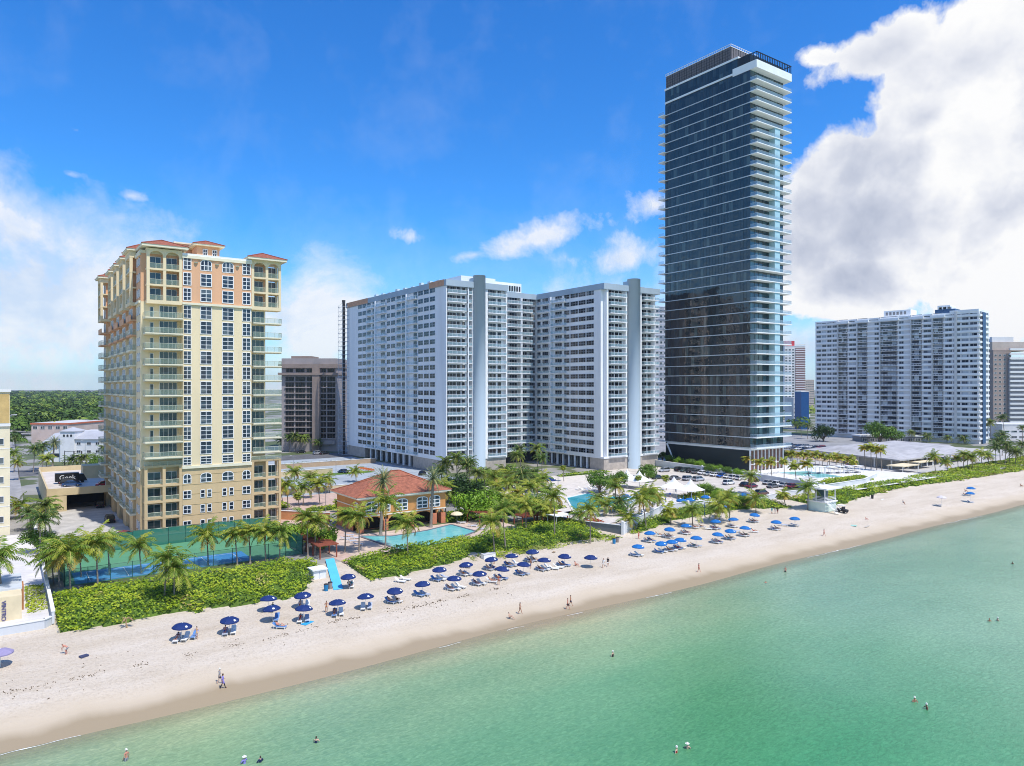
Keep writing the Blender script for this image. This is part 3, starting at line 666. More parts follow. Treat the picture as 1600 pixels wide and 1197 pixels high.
    s = MB(); s.box(U0-.14, US, VS, vc, 148.6, 151.4, gm); s.box(U0-.12, U1, vc, VB+.1, 149.2, 149.9, gm); s.build('roof_parapet', root)
    s = MB(); s.box(U0, 236, ve, VB, 149.9, 154.6, gl)
    for i in range(1, 24): v = ve+(VB-ve)*i/24; s.box(U0-.03, U0, v-.04, v+.04, 149.9, 154.6, mull)
    s.build('upper_glazing', root)
    s = MB(); s.box(U0-.2, 236.4, ve-.4, VB+.2, 154.6, 155.3, gm); s.build('upper_slab', root)
    s = MB(); s.box(U0+.3, 235.5, vm, VB-.2, 155.3, 160.4, mesh)
    for i in range(26): v = vm+(VB-vm)*i/26; s.box(U0+.18, U0+.3, v, v+.09, 155.3, 160.4, mull)
    for i in range(12): x = U0+.5+i*1.4; s.box(x, x+.09, vm-.12, vm, 155.3, 160.4, mull)
    for j in range(1, 5): s.box(U0+.2, U0+.3, vm, VB-.2, 155.3+j, 155.36+j, mull)
    s.build('roof_screen', root)
    s = MB()
    for a, b, c2, d in ((U0+.2, U0+.35, vm, VB), (U0+.2, 235.6, vm-.1, vm+.05)):
        s.box(a, b, c2, d, 160.4, 160.6, gm); s.box(a, b, c2, d, 161.35, 161.47, gm)
    for i in range(40): v = vm+(VB-vm)*i/39; s.box(U0+.22, U0+.32, v-.05, v+.05, 160.6, 161.35, gm)
    for i in range(14): x = U0+.3+i*1.25; s.box(x, x+.1, vm-.05, vm+.04, 160.6, 161.35, gm)
    s.build('roof_rail', root)
    s = MB()
    n = 20
    for i in range(n+1): x = U0+.3+(US-U0-.6)*i/n; s.box(x-.1, x+.1, VS+.1, VS+.3, 151.4, 154.2, mull)
    for i in range(8): v = VS+.2+(vc-VS-.4)*i/7; s.box(U0+.1, U0+.3, v-.1, v+.1, 151.4, 154.2, mull); s.box(US-.4, US-.2, v-.1, v+.1, 151.4, 154.2, mull)
    s.box(U0+.1, US-.1, VS+.05, VS+.35, 154.15, 154.4, mull); s.box(U0+.1, U0+.35, VS+.35, vc, 154.15, 154.4, mull); s.box(US-.45, US-.15, VS+.35, vc, 154.15, 154.4, mull)
    s.build('roof_pergola', root)
    # foot: dark lobby glass, raking struts, bronze screens under the sea side
    s = MB(); dg = glass('lobby_glass', [(.008, .012, .016), (.014, .02, .024), (.02, .03, .034)], (3, 3, 9), .05, .8)
    s.box(U0+1.2, U1, V0+1, VB-2, 3, 11.8, dg); s.build('lobby', root)
    s = MB(); s.box(U0+.1, U1+.4, V0-.3, VB-1, 11.1, 11.78, gm); s.build('soffit_band', root)
    for v in (VB-1,): s = MB(); s.tube([(U0-.2, v, 11.3), (U0+.7, v-4.0, 3)], [.38, .38], gm, 8); s.build('raking_column', root)
    br = M('bronze_screen', (.16, .075, .05), .5, .2, 1.5)
    s = MB()
    for i in range(9): a = i*WW/9; F.box(s, a+.1, a+WW/9*.66, -.25, .25, 4, 11.0, br)
    for i in range(4): a = LL-1.5-i*2; L.box(s, a-1.2, a, -.9, -.3, 4, 11.0, br)
    F.box(s, 0, WW, -.3, .3, 6.0, 6.2, gm); s.build('bronze_screen', root)
    for i in range(10): a = i*WW/9; s = MB(); F.box(s, a-.12, a+.12, -.3, .34, 3.5, 11.1, gm); P.add('column', s)
    P.flush(110)
def simple_rows(root, fr, L, zs, cols, P, wf, gl, h=1.5, z0=.9):
    for z in zs:
        for x0, x1, nx in cols: P.add('window', fr.window(x0, x1, z+z0, z+z0+h, wf, gl, nx, 1, fw=.09))
def tower_far_right():
    # broad white slab block: banded floors with balcony stacks
    an = math.atan2(167-256, 431-420)      # direction of a: from far (px1270) to near (px1530)
    o = (420, 256); Lf = sqrt(11**2+89**2)
    wall = M('hemis_wall', (.70, .68, .65), .8, .08, .2); band = M('hemis_band', (.88, .89, .89), .6, .06, .2, streak=.2)
    wf = M('hemis_frame', (.7, .7, .7), .5, 0); gl = glass('hemis_pane', [(.02, .025, .035), (.09, .10, .12), (.30, .33, .36), (.5, .53, .55)], (2.4, 2.4, 3.0), off=(.3, .3, .9), thr=[0, .45, .72, .88])
    dk = M('balcony_shadow_wall', (.30, .28, .27), .9, .1); blue = M('blue_stripe', (.04, .10, .20), .5, .1)  # dark copy of the wall: balcony shade painted into its colour
    root = thing('slab_block', (431, 167, 3), 'broad white balconied slab block behind the wavy grey-roofed pavilion', 'apartment block')
    P = Parts(root); F = Fr(o, an); E = Fr(F.p(Lf, 0, 0)[:2], an+pi/2)
    at = lambda px: min(max((px-1270)/260.0*Lf*(1+.0*px), 0), Lf)
    def at(px):                                    # along the facade
        lo, hi = -5.0, Lf+5
        for _ in range(40):
            mid = (lo+hi)/2; q = F.p(mid, 0, 0); X = cT*q[0]-sT*q[1]; Y = sT*q[0]+cT*q[1]
            if 800+FP*X/Y < px: lo = mid
            else: hi = mid
        return lo
    b = MB(); F.box(b, 0, Lf, -19, 0, 3, 74.5, wall); b.build('wall', root)
    zs = [5.5+2.94*k for k in range(24)]
    st = [1220+x/4.21 for x in (378, 440, 505, 570, 655, 768, 858, 928, 1000, 1070)]
    stacks = [(at(st[i]), at(st[i+1])) for i in (0, 2, 4, 6, 8)]
    for z in zs:
        cuts = [0]+[x for ab in stacks for x in ab]+[Lf]
        for i in range(0, len(cuts)-1, 2): s = MB(); F.box(s, cuts[i], cuts[i+1], 0, .35, z-.25, z+.85, band); P.add('parapet_band', s)
        s = MB(); E.box(s, 0, 18, 0, .6, z-.25, z+.85, band); P.add('parapet_band', s)
        for i in range(0, len(cuts)-1, 2):
            x0, x1 = cuts[i]+.5, cuts[i+1]-.5
            n = max(1, round((x1-x0)/3.6)); w = (x1-x0)/n
            for j in range(n):
                if (j+i) % 3 == 1 and i not in (0, 10): continue
                P.add('window', F.window(x0+j*w+.3, x0+(j+1)*w-.3, z+.87, z+2.4, wf, gl, 2, 1, fw=.1))
        for j in range(5): P.add('window', E.window(1+j*3.4, 4+j*3.4, z+.87, z+2.4, wf, gl, 2, 1, fw=.1))
        for x0, x1 in stacks:
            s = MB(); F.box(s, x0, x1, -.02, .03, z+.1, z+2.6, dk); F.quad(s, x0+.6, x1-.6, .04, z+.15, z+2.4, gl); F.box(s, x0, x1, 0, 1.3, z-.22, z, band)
            rl = MB(); F.box(rl, x0, x1, 1.2, 1.26, z+.75, z+.95, band)
            for i in range(int((x1-x0)/.8)): F.box(rl, x0+i*.8, x0+i*.8+.14, 1.2, 1.26, z, z+.8, band)
            P.add('balcony', s, sub=[('railing', rl)])
    s = MB(); F.box(s, 0, Lf, -19, .4, 74.5, 75.4, band)
    for x0, x1 in stacks: F.box(s, x0-1, x1+1, 0, 1.5, 73.2, 74.6, band)
    F.box(s, Lf-14, Lf, -19, .6, 75.4, 76.6, band)
    for x0, x1 in stacks: F.box(s, x0-.2, x0+.2, 0, 1.4, 5, 75.6, wall)
    F.box(s, Lf-11.6, Lf-10.4, 0, 1.0, 3, 76, wall)
    s.build('roof_edge', root)
    s = MB(); F.box(s, at(1377), at(1419), -14, -4, 75.4, 79.5, band)
    for i in range(6): F.box(s, at(1380)+i*2.0, at(1380)+i*2.0+1.2, -4, -3.9, 76.8, 78.6, dk)
    F.box(s, at(1458), at(1490), -12, -3, 75.4, 78.0, blue); F.box(s, at(1462), at(1482), -12, -3, 79.3, 80.2, band)
    for i in range(4): F.box(s, at(1462)+i*2.2, at(1462)+i*2.2+.5, -11, -3.1, 78, 79.3, band)
    s.build('roof_plant', root)
    s = MB(); E.box(s, 4, 9.5, .61, .9, 3, 75, blue); s.build('blue_stripe', root)
    P.flush()
def block(name, label, cat, o, ang, L, D, z1, wallm, fh, cols, wf, gl, wh=1.4, extra=None, z0=3, side=None, group=None, first=None, band=None):
    root = thing(name, (o[0], o[1], z0), label, cat, group); F = Fr(o, ang); P = Parts(root)
    b = MB(); F.box(b, 0, L, -D, 0, z0, z1, wallm); b.build('wall', root)
    n = int((z1-z0-.6)/fh); zz = [z0+fh*i for i in range(n)]
    for z in zz:
        for c in cols: P.add('window', F.window(c[0], c[1], z+.9, z+.9+wh, wf, gl, c[2], 1, fw=.09))
        if band: s = MB(); F.box(s, -.1, L+.1, -D-.1, .15, z-.15, z+.2, band); P.add('floor_band', s)
    if side:
        E = Fr(F.p(L, 0, 0)[:2], ang+pi/2)
        for z in zz:
            for c in side: P.add('window', E.window(c[0], c[1], z+.9, z+.9+wh, wf, gl, c[2], 1, fw=.09))
    s = MB(); F.box(s, -.15, L+.15, -D-.15, .15, z1, z1+.5, band or wallm); s.build('parapet', root)
    if extra: extra(root, F)
    P.flush(); return root, F
def other_buildings():
    wf = M('plain_frame', (.75, .75, .73), .5, 0); gl = glass('dull_pane', [(.03, .04, .05), (.06, .075, .085), (.14, .16, .17)], (2, 2, 3))
    # cream block at the left edge
    cr = M('pale_cream_wall', (.78, .70, .50), .8, .06, .3); tn = M('ochre_panel', (.62, .44, .18), .85, .12, .6)
    def ex(root, F):
        s = MB(); F.box(s, -.02, 24.3, 0, .12, 26.5, 32.6, tn); s.build('brick_panel', root)
        s = MB(); F.box(s, 0, 24.5, 0, .3, 25.8, 26.4, wf); F.box(s, -.1, 24.6, -.3, .35, 33, 33.6, wf); s.build('white_band', root)
    root = thing('cream_block', (-24, 183, 3), 'pale cream apartment block cut by the left edge of the view', 'apartment block')
    F = Fr((-23.6, 183), 0); P = Parts(root)
    b = MB(); F.box(b, 0, 24.4, -30, 0, 3, 33, cr); b.build('wall', root); ex(root, F)
    for z in (5, 9.2, 13.3, 17.3, 21.3):
        for i in range(5): P.add('window', F.window(3.0+i*4.2, 6.4+i*4.2 if i < 4 else 23.4, z+.6, z+2.0, wf, gl, 3, 1, fw=.1))
        s = MB(); F.box(s, 0, 24.4, .0, .05, z-.25, z-.1, wf); P.add('joint_line', s)
    P.flush()
    # brown concrete tower behind
    br = M('brown_concrete', (.30, .235, .20), .85, .1, .3); lt = M('grey_beige', (.36, .32, .31), .8, .08, .3); dk = glass('bronze_pane', [(.006, .007, .01), (.014, .014, .02), (.03, .028, .03)], (3, 3, 2.7), .12, .3)
    q = G(497, 705, 3); root = thing('brown_tower', (q[0], q[1], 3), 'brown concrete block with dark glazing and a broad plain shaft beyond the parking lot', 'apartment block')
    ang = -TH                                           # faces the camera squarely
    F = Fr(q, ang); P = Parts(root); k = gY(705, 3)/FP
    X = lambda px: (px-497)*k
    zt = 34+45*k
    b = MB(); F.box(b, X(440), X(526), -24, 0, 3, zt, lt); b.build('wall', root)
    b = MB(); F.box(b, X(489), X(500.5), 0, 1.6, 3, 34+36*k, br); b.build('shaft', root)
    b = MB(); F.box(b, X(436), X(527.5), -24, 1.5, 34+30*k, 34+36*k, br); F.box(b, X(436), X(528), -24, 1.9, 34+19*k, 34+22.5*k, br); b.build('roof_band', root)
    b = MB(); F.box(b, X(452), X(484), -16, -3, zt, 34+49*k, br); b.build('penthouse', root)
    for i in range(14):
        z = 34-(-15+8.75*(i))*k-2.7
        z = 34+17*k-2.75*(i+1)
        if z < 6.5: break
        for x0, x1 in ((446, 459.5), (461.5, 477.5), (479, 488.6), (501.2, 509.8), (511.2, 524)):
            P.add('window', F.window(X(x0), X(x1), z+.28, z+2.6, br, dk, 2 if x1-x0 < 10 else 3, 1, fw=.08))
        s = MB(); F.box(s, X(445), X(489), 0, .5, z-.12, z+.22, lt); F.box(s, X(500.5), X(526), 0, .5, z-.12, z+.22, lt); P.add('balcony', s)
    for x0, x1 in ((447, 458), (462, 476), (479, 488), (502, 509.5), (511.5, 523)): P.add('window', F.window(X(x0), X(x1), 34+23*k, 34+29*k, br, dk, 2, 1, fw=.12))
    b = MB(); F.box(b, X(501), X(524), 0, 1.7, 6.4, 8.2, lt); b.build('canopy', root)
    P.flush()
    # more distant towers: (px0, px1, py top, distance Y, wall, floor height, cols, label)
    def far(px0, px1, pyt, Y, wm, fh, ncol, label, depth=18, gm=gl, roof=None, wh=1.5, nx=1, name='distant_tower', gap=.25, z0=3, band=None):
        X0 = (px0-800)/FP*Y; X1 = (px1-800)/FP*Y; o = (cT*X0+sT*Y, -sT*X0+cT*Y); L = X1-X0; z1 = 34+(605-pyt)/FP*Y
        w = L/ncol
        root, F = block(name, label, 'building', o, -TH, L, depth, z1, wm, fh, [(i*w+w*gap/2, (i+1)*w-w*gap/2, nx) for i in range(ncol)], wf, gm, wh, None, z0, None, 'distant buildings', None, band)
        if roof: s = MB(); F.box(s, L*roof[0], L*roof[1], -depth*.7, -1, z1, z1+roof[2], roof[3]); s.build('roof_block', root)
        return root, F, L, z1
    tan = M('tan_wall', (.52, .44, .38), .85, .1, .2)
    far(524, 548, 592, 560, tan, 3.0, 8, 'small tan block with upright window strips between the brown block and the scaffold', roof=(.1, .9, 2.5, tan), wh=2.6, gap=.4)
    far(516, 531, 581, 430, M('beige_far', (.60, .54, .48), .8, .1, .2), 3.0, 3, 'narrow beige balconied block right behind the brown block', wh=1.7, gap=.3)
    far(1018, 1048, 480, 420, M('grey_brown_far', (.58, .56, .57), .8, .1, .2), 3.1, 5, 'grey stepped block seen between the condominium and the glass tower', wh=1.5, gap=.3, band=M('far_band', (.68, .71, .76), .7, .05))
    rd = M('red_sign_panel', (.62, .06, .07), .6, .1)
    r, F, L, z1 = far(1226, 1258, 541, 800, M('white_far', (.70, .70, .70), .8, .05, .2), 3.1, 6, 'slim white tower with a red block on its roof behind the glass tower', roof=(.0, .5, 6, rd), wh=1.7, gap=.35)
    s = MB(); F.box(s, L*.52, L, -.1, .5, 3, z1-2, M('maroon_grid', (.22, .13, .13), .8, .1)); s.build('dark_grid', r)
    P = Parts(r)
    for i in range(30): s = MB(); F.box(s, L*.52, L, .5, .7, 6+i*2.6, 6.9+i*2.6, wf); P.add('floor_band', s)
    P.flush()
    far(1246, 1272, 594, 900, tan, 3.0, 8, 'low tan tower left of the broad white slab block', wh=1.3)
    far(1240, 1262, 622, 560, M('grey_low', (.62, .62, .62), .8, .1, .2), 3.2, 5, 'low pale grey annex beside the blue panel', wh=1.2)
    s = thing('blue_panel_building', (*G(1258, 640, 20), 3), 'plain deep blue box building left of the broad white slab block', 'building')
    X0 = (1252-800)/FP*520; X1 = (1264-800)/FP*520; F = Fr((cT*X0+sT*520, -sT*X0+cT*520), -TH); m = MB(); F.box(m, 0, X1-X0, -12, 0, 3, 30.5, M('deep_blue_wall', (.02, .10, .28), .5, .1)); m.build('wall', s)
    m = MB(); F.box(m, -.2, X1-X0+.2, -12.2, .2, 30.5, 31, wf); m.build('parapet', s)
    bw = M('brick_brown_far', (.38, .30, .26), .85, .1, .2)
    r, F, L, z1 = far(1552, 1580, 548, 480, bw, 3.0, 4, 'brown tower with white balcony bands at the right edge of the view', depth=25, wh=1.3, gap=.45)
    s = MB(); F.box(s, L*.8, L*2.4, .0, 1.2, 3, z1-6, M('dim_grey', (.3, .3, .32), .8, .1)); F.box(s, 0, L*2.3, -20, -1, z1, z1+6, tan); F.box(s, L*.1, L*1.3, -18, -3, z1+6, z1+9.5, M('white_far', (.7, .7, .7))); s.build('wing', r)
    P = Parts(r)
    for i in range(18): s = MB(); F.box(s, L*.8, L*2.4, 1.2, 2.6, 7+i*3.05, 8.3+i*3.05, wf); P.add('balcony', s)
    P.flush()
    # low grey roofs in front of it
    far(1566, 1640, 664, 420, M('low_white', (.66, .66, .66), .8, .08, .2), 3.3, 6, 'low white annex under the brown tower at the right edge', depth=20, wh=1.2)
    # town to the left: white three-storey block, red-roofed block, pale low ones
    wh = M('white_wash', (.80, .80, .80), .75, .05, .3); dkp = glass('dark_small_pane', [(.02, .03, .04), (.04, .06, .07)], (1, 1, 3)); gr = M('grey_roof', (.42, .43, .46), .85, .12, .2); rr = M('orange_roof', (.60, .16, .08), .8, .15, .4)
    Y = 294.0; C = lambda px, Y=Y: ((px-800)/FP*Y*cT+sT*Y, -(px-800)/FP*Y*sT+cT*Y); K = Y/FP
    F = Fr(C(94), -TH); root = thing('white_block', (*C(94), 3), 'white three-storey block with a small square tower and grey roof', 'building'); P = Parts(root)
    b = MB(); F.box(b, 0, 22*K, -8, 0, 3, 34-70*K, wh); b.build('tower', root)
    b = MB(); F.box(b, -.3, 22*K+.3, -8.3, .3, 34-70*K, 34-69*K, gr); o = F.p(11*K, -4, 0); z = 34-69*K; cs = [F.p(-.3, .3, z), F.p(22*K+.3, .3, z), F.p(22*K+.3, -8.3, z), F.p(-.3, -8.3, z)]
    for i in range(4): b.poly([cs[i], cs[(i+1) % 4], (o[0], o[1], z+1.6)], gr)
    b.build('roof', root)
    for i in range(3): m = F.window((4+i*5.6)*K, (8+i*5.6)*K, 34-78*K, 34-74.8*K, wh, dkp, 1, 1, fw=.1, arch=.35); P.add('window', m)
    b = MB(); F.box(b, 22*K+.02, 74*K, -10, -.6, 3, 34-81*K, wh); b.build('wall', root)
    b = MB(); cs = [F.p(22*K, 0, 34-81.5*K), F.p(74*K, 0, 34-81.5*K), F.p(74*K, -7, 34-69*K), F.p(22*K, -7, 34-69*K)]; b.poly(cs, gr); F.box(b, 22*K+.03, 74*K, -12, -6.9, 34-90*K, 34-69*K, wh); b.build('roof', root)
    for r_ in (86, 98.5):
        for x in (24.5, 40.5, 54, 66): P.add('window', F.window(x*K, (x+6.5)*K, 34-(r_+4.5)*K, 34-r_*K, wh, dkp, 2, 1, d=-.6, fw=.1))
    P.flush()
    b = MB(); F.box(b, -27*K, 0, -9, -1, 3, 34-84*K, wh); root2 = thing('low_annex', (*C(70), 3), 'low white annex with a grey lean-to roof behind the street palms', 'building'); b.build('wall', root2)
    b = MB(); b.poly([F.p(-30*K, .5, 34-88*K), F.p(0, .2, 34-84*K), F.p(0, -9, 34-70*K), F.p(-30*K, -9, 34-74*K)], gr); F.box(b, -20*K, -1, -1, -.9, 5, 6.5, dkp); b.build('roof', root2)
    def low(px0, px1, pyt, pyb, label, wm, rm, D=14, n=5, ov=.4):
        Y = FP*31/(pyb-605); K = Y/FP; o = ((px0-800)*K*cT+sT*Y, -(px0-800)*K*sT+cT*Y); F = Fr(o, -TH); L = (px1-px0)*K; zt = 34-(pyt-605)*K
        root = thing('low_building', (*o, 3), label, 'building', 'low buildings in the town'); P = Parts(root)
        b = MB(); F.box(b, 0, L, -D, 0, 3, zt-.8, wm); b.build('wall', root)
        b = MB(); F.box(b, -ov, L+ov, -D-ov, ov, zt-.8, zt, rm); b.poly([F.p(0, 0, zt+.01), F.p(L, 0, zt+.01), F.p(L, -D, zt+.01), F.p(0, -D, zt+.01)], M('flat_roof', (.55, .54, .52), .9, .15, .1)); b.build('roof', root)
        for i in range(n): P.add('window', F.window(L*(i+.2)/n, L*(i+.8)/n, zt-3.4, zt-1.7, wf, gl, 2, 1, fw=.1))
        P.flush()
    low(49, 108, 661, 692, 'long low pink block with an orange-red roof edge', M('pink_wall', (.60, .48, .42), .8, .1, .2), rr, 40, 5)
    low(13, 33, 648, 671, 'pale low block with tall window bays beside the cream block', wh, gr, 30, 6)
    low(108, 150, 645, 655, 'low grey canopy building before the far trees', gr, wh, 25, 3)
    low(104, 128, 656, 668, 'low white shop behind the white block', wh, wh, 16, 3)
    low(146, 175, 652, 668, 'low shop with a red sawtooth roof edge', M('glassy_wall', (.4, .42, .45), .5, .1), rr, 20, 4, .8)
    low(60, 84, 618, 622, 'small white roof among the far trees, furthest left', wh, wh, 30, 2)
    low(92, 112, 628, 632, 'pale shed roof showing among the far trees', wh, wh, 30, 2)
    low(1240, 1266, 638, 652, 'low white building behind the palms beside the blue panel', wh, gr, 20, 4)
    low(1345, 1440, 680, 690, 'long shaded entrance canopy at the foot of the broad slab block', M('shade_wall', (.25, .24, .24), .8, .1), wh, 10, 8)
def clubhouse():
    U0, U1, V0, V1 = 61.0, 82.0, 141.2, 153.6
    og = M('ochre_wall', (.60, .29, .10), .8, .1, .5); pk = M('salmon_wall', (.58, .22, .12), .8, .12, .5); tr = M('club_trim', (.80, .74, .62), .7, .05); tile = M('terracotta_tile', (.36, .13, .075), .8, .28, 1.5, bump=.6, bscale=4)
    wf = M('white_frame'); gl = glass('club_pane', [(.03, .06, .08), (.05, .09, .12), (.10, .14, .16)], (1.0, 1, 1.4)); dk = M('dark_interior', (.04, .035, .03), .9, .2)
    root = thing('clubhouse', (U0, V0, 3), 'orange two-storey clubhouse with terracotta hip roof beside the nearer pool', 'clubhouse'); P = Parts(root); F = Fr((U0, V0), 0); L = Fr((U0, V1), -pi/2)
    b = MB(); b.box(U0, U1, V0, V1, 6.4, 10.3, og); b.box(U0+.02, U1-.02, V0+3.2, V1-.02, 3, 6.4, pk); b.box(U1-12, U1+2, V1, V1+9, 3, 9.6, og)
    b.box(U0-.004, U0+.3, V0+3.2, V1-.1, 3, 6.41, pk); b.build('wall', root)
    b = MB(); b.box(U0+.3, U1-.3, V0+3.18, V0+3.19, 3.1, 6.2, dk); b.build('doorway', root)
    w = U1-U0; xs = [0, 6.2, 12.4, 18.2, w]
    for i, x in enumerate(xs): c = MB(); F.box(c, min(max(x-.55, 0), w-1.1), min(max(x+.55, 1.1), w), -1.2, 0.02, 3, 5.4, pk); P.add('column', c)
    c = MB()
    for p, q in zip(xs, xs[1:]): arch_panel(F, c, p+.5, q-.5, 4.9, 1.3, 6.42, -.6, .01, og)
    c.build('arcade', root)
    c = MB(); c.box(U0-.12, U1+.12, V0-.12, V1+.12, 6.35, 6.6, tr); c.box(U0-.3, U1+.3, V0-.3, V1+.3, 10.0, 10.35, tr); L.box(c, 0, V1-V0, 0, .1, 8.3, 8.5, tr); c.build('cornice', root)
    for x0, x1 in ((1.4, 4.2), (4.5, 7.2), (8.6, 11.4), (13.6, 16.4), (16.8, 19.6)): P.add('window', F.window(x0, x1, 6.9, 9.0, wf, gl, 2, 3, fw=.2, arch=.55))
    for a in (10.2,): P.add('window', L.window(a, a+1.8, 6.9, 9.4, wf, gl, 2, 3, fw=.2))
    P.flush()
    hip(U0, U1, V0, V1, 10.35, 2.9, tile, tr, 1.0, .3).build('roof', root)
    hip(U1-12, U1+2, V1-3, V1+9, 10.2, 3.3, tile, tr, .8, .3).build('roof', root)
def garage():
    st = M('garage_stucco', (.62, .50, .30), .8, .08, .4); fl = M('garage_deck', (.62, .56, .50), .85, .12, .25); dk = M('garage_dark', (.05, .05, .05), .9, .2)
    root = thing('parking_deck', (11, 210, 3), 'tan two-level parking deck joined to the cream tower', 'parking deck')
    b = MB(); b.box(8.5, 24.0, 209.4, 262, 7.0, 7.9, st); b.poly([(9, 209.9, 7.905), (24, 209.9, 7.905), (24, 262, 7.905), (9, 262, 7.905)], fl); b.box(9, 24, 222, 223, 3, 7, dk); b.build('deck', root)
    b = MB(); b.box(8.4, 24, 209.2, 209.55, 7.0, 8.8, st); b.box(8.3, 8.7, 209.3, 262, 3, 8.9, st); b.box(8.4, 26, 262, 262.4, 7, 9.4, st); b.build('parapet', root)
    for x0, x1 in ((8.5, 12.5), (22.4, 23.6)): b = MB(); b.box(x0, x1, 209.3, 210.6, 3, 7, st); b.build('column', root)
    b = MB(); b.box(18, 26, 236, 242, 7.9, 11.5, st); b.build('ramp_wall', root)
def pavilions():
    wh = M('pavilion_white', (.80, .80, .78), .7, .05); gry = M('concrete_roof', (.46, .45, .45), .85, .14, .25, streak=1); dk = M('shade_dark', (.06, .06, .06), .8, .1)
    # wavy roofed pavilion
    root = thing('wavy_pavilion', (275, 131, 3), 'low beach pavilion under a wide folded grey concrete roof', 'pavilion')
    A0 = G(1258, 697, 7); n = 8
    m = MB(); us = [266+i*(346-266)/40 for i in range(41)]; vs = [131, 140, 152, 166, 178]
    SH = lambda u, v: 270+(u-266)/80*66+(v-131)*.27
    def zr(u, v):
        ed = min((u-266), (346-u), (v-131)*.9, (178-v)*.9); return 7.0+min(ed*.09, 1.0)+1.25*abs(sin((u-266)/80*pi*4))*min(1, ed/7)
    idx = {}
    for i, u in enumerate(us):
        for j, v in enumerate(vs): idx[i, j] = len(m.v); m.v.append((SH(u, v), v, zr(u, v)))
    k = m.mi(gry)
    for i in range(40):
        for j in range(4): m.f.append((idx[i, j], idx[i+1, j], idx[i+1, j+1], idx[i, j+1])); m.m.append(k)
    for i in range(40): u, w = us[i], us[i+1]; m.poly([(SH(u, 131), 131, 6.5), (SH(w, 131), 131, 6.5), (SH(w, 131), 131, zr(w, 131)), (SH(u, 131), 131, zr(u, 131))], gry)
    m.poly([(SH(266, 178), 178, 6.5), (270, 131, 6.5), (270, 131, 7), (SH(266, 178), 178, 7)], gry); m.poly([(270, 131, 6.5), (SH(266, 178), 178, 6.5), (SH(346, 178), 178, 6.5), (336, 131, 6.5)], gry)
    m.build('roof', root)
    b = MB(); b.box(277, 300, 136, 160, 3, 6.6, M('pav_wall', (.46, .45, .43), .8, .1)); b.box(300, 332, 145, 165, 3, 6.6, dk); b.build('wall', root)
    for i in range(11): c = MB(); c.box(280+i*5, 280.4+i*5, 132.5, 132.9, 3, 6.6, wh); c.build('column', root)
    for j in range(6): c = MB(); c.box(272.3+j*2, 272.7+j*2, 135+j*7.5, 135.4+j*7.5, 3, 6.6, wh); c.build('column', root)
    # two cream cabana canopies
    cm = M('cream_canvas', (.78, .66, .44), .8, .08)
    for px0, px1, py, lab in ((1390, 1432, 727, 'long flat cream canvas awning nearer the dune palms'), (1412, 1458, 721, 'long flat cream canvas awning nearer the grey pavilion')):
        q = G((px0+px1)/2, py, 5.5); root = thing('cabana_awning', (q[0], q[1], 3), lab, 'awning', 'cream awnings by the pavilion')
        m = MB(); m.box(q[0]-6, q[0]+6, q[1]-3, q[1]+3, 5.4, 5.7, cm); m.build('canopy', root)
        for a in (-5.6, 5.6):
            for b2 in (-2.6, 2.6): c = MB(); c.cyl(q[0]+a, q[1]+b2, 3, 5.4, .1, wh, n=6); c.build('post', root)
    # white beach house on stilts by the dune
    root = thing('beach_lookout', (177, 106, 2.2), 'small white open lookout hut with flat roof and stairs on the sand', 'lookout hut')
    gn = M('hut_green', (.62, .74, .66), .7, .06); u0, u1, v0, v1 = 171.0, 176.2, 101.6, 106.6
    m = MB(); m.box(u0, u1, v0, v1, 1.9, 4.3, gn); m.box(u0-.3, u1+.3, v0-.3, v1+.3, 4.3, 4.6, wh); m.build('base', root)
    m = MB(); m.box(u0-1.0, u1+1.2, v0-1.0, v1+1.0, 7.7, 8.05, wh); m.build('roof', root)
    for u in (u0+.1, u1-.3):
        for v in (v0+.1, (v0+v1)/2, v1-.3): c = MB(); c.box(u, u+.22, v, v+.22, 4.6, 7.7, wh); c.build('post', root)
    m = MB()
    for z in (5.0, 5.35, 5.7): m.box(u0-.02, u0+.06, v0, v1, z, z+.09, wh); m.box(u0, u1, v0-.02, v0+.06, z, z+.09, wh)
    m.build('railing', root)
    m = MB(); m.box(u0+2.6, u1-.8, v0+1.8, v1-.6, 4.6, 7.6, glass('hut_pane', [(.08, .14, .16), (.14, .2, .22)], (1.3, 1.3, 3))); m.build('cabin', root)
    m = MB()
    for i in range(9): m.box(u0+.3, u0+1.7, v0-.35-i*.32, v0-.05-i*.32, 4.2-i*.28-.1, 4.2-i*.28, wh)
    m.tube([(u0+.3, v0-.3, 5.4), (u0+.3, v0-3.2, 2.8)], [.06, .06], wh, 5); m.tube([(u0+1.7, v0-.3, 5.4), (u0+1.7, v0-3.2, 2.8)], [.06, .06], wh, 5)
    m.build('stairs', root)
    # white walls of the club next to it
    w = M('rendered_wall', (.62, .64, .66), .8, .08, .3, streak=.3)
    def wallobj(label, pts, z0, z1, th=.3, m=w, cap=None, name='boundary_wall', posts=0):
        root = thing(name, (*pts[0], z0), label, 'wall'); b = MB(); c = MB()
        for (a, b_), (c_, d) in zip(pts, pts[1:]):
            Lx = sqrt((c_-a)**2+(d-b_)**2); f = Fr((a, b_), atan2(d-b_, c_-a)); f.box(b, 0, Lx, -th/2, th/2, z0, z1, m); f.box(c, -.05, Lx+.05, -th/2-.08, th/2+.08, z1, z1+.12, cap or wh)
            if posts:
                n = max(1, int(Lx/posts))
                for i in range(n+1): f.box(b, Lx*i/n-.25, Lx*i/n+.25, -.28, .28, z0, z1+.5, wh)
        b.build('wall', root); c.build('coping', root)
    wallobj('long grey-white wall between the packed car park and the glass tower', [(209.5, 200), (206, 170), (203, 143), (199, 126), (198, 118)], 3, 5.2, posts=22)
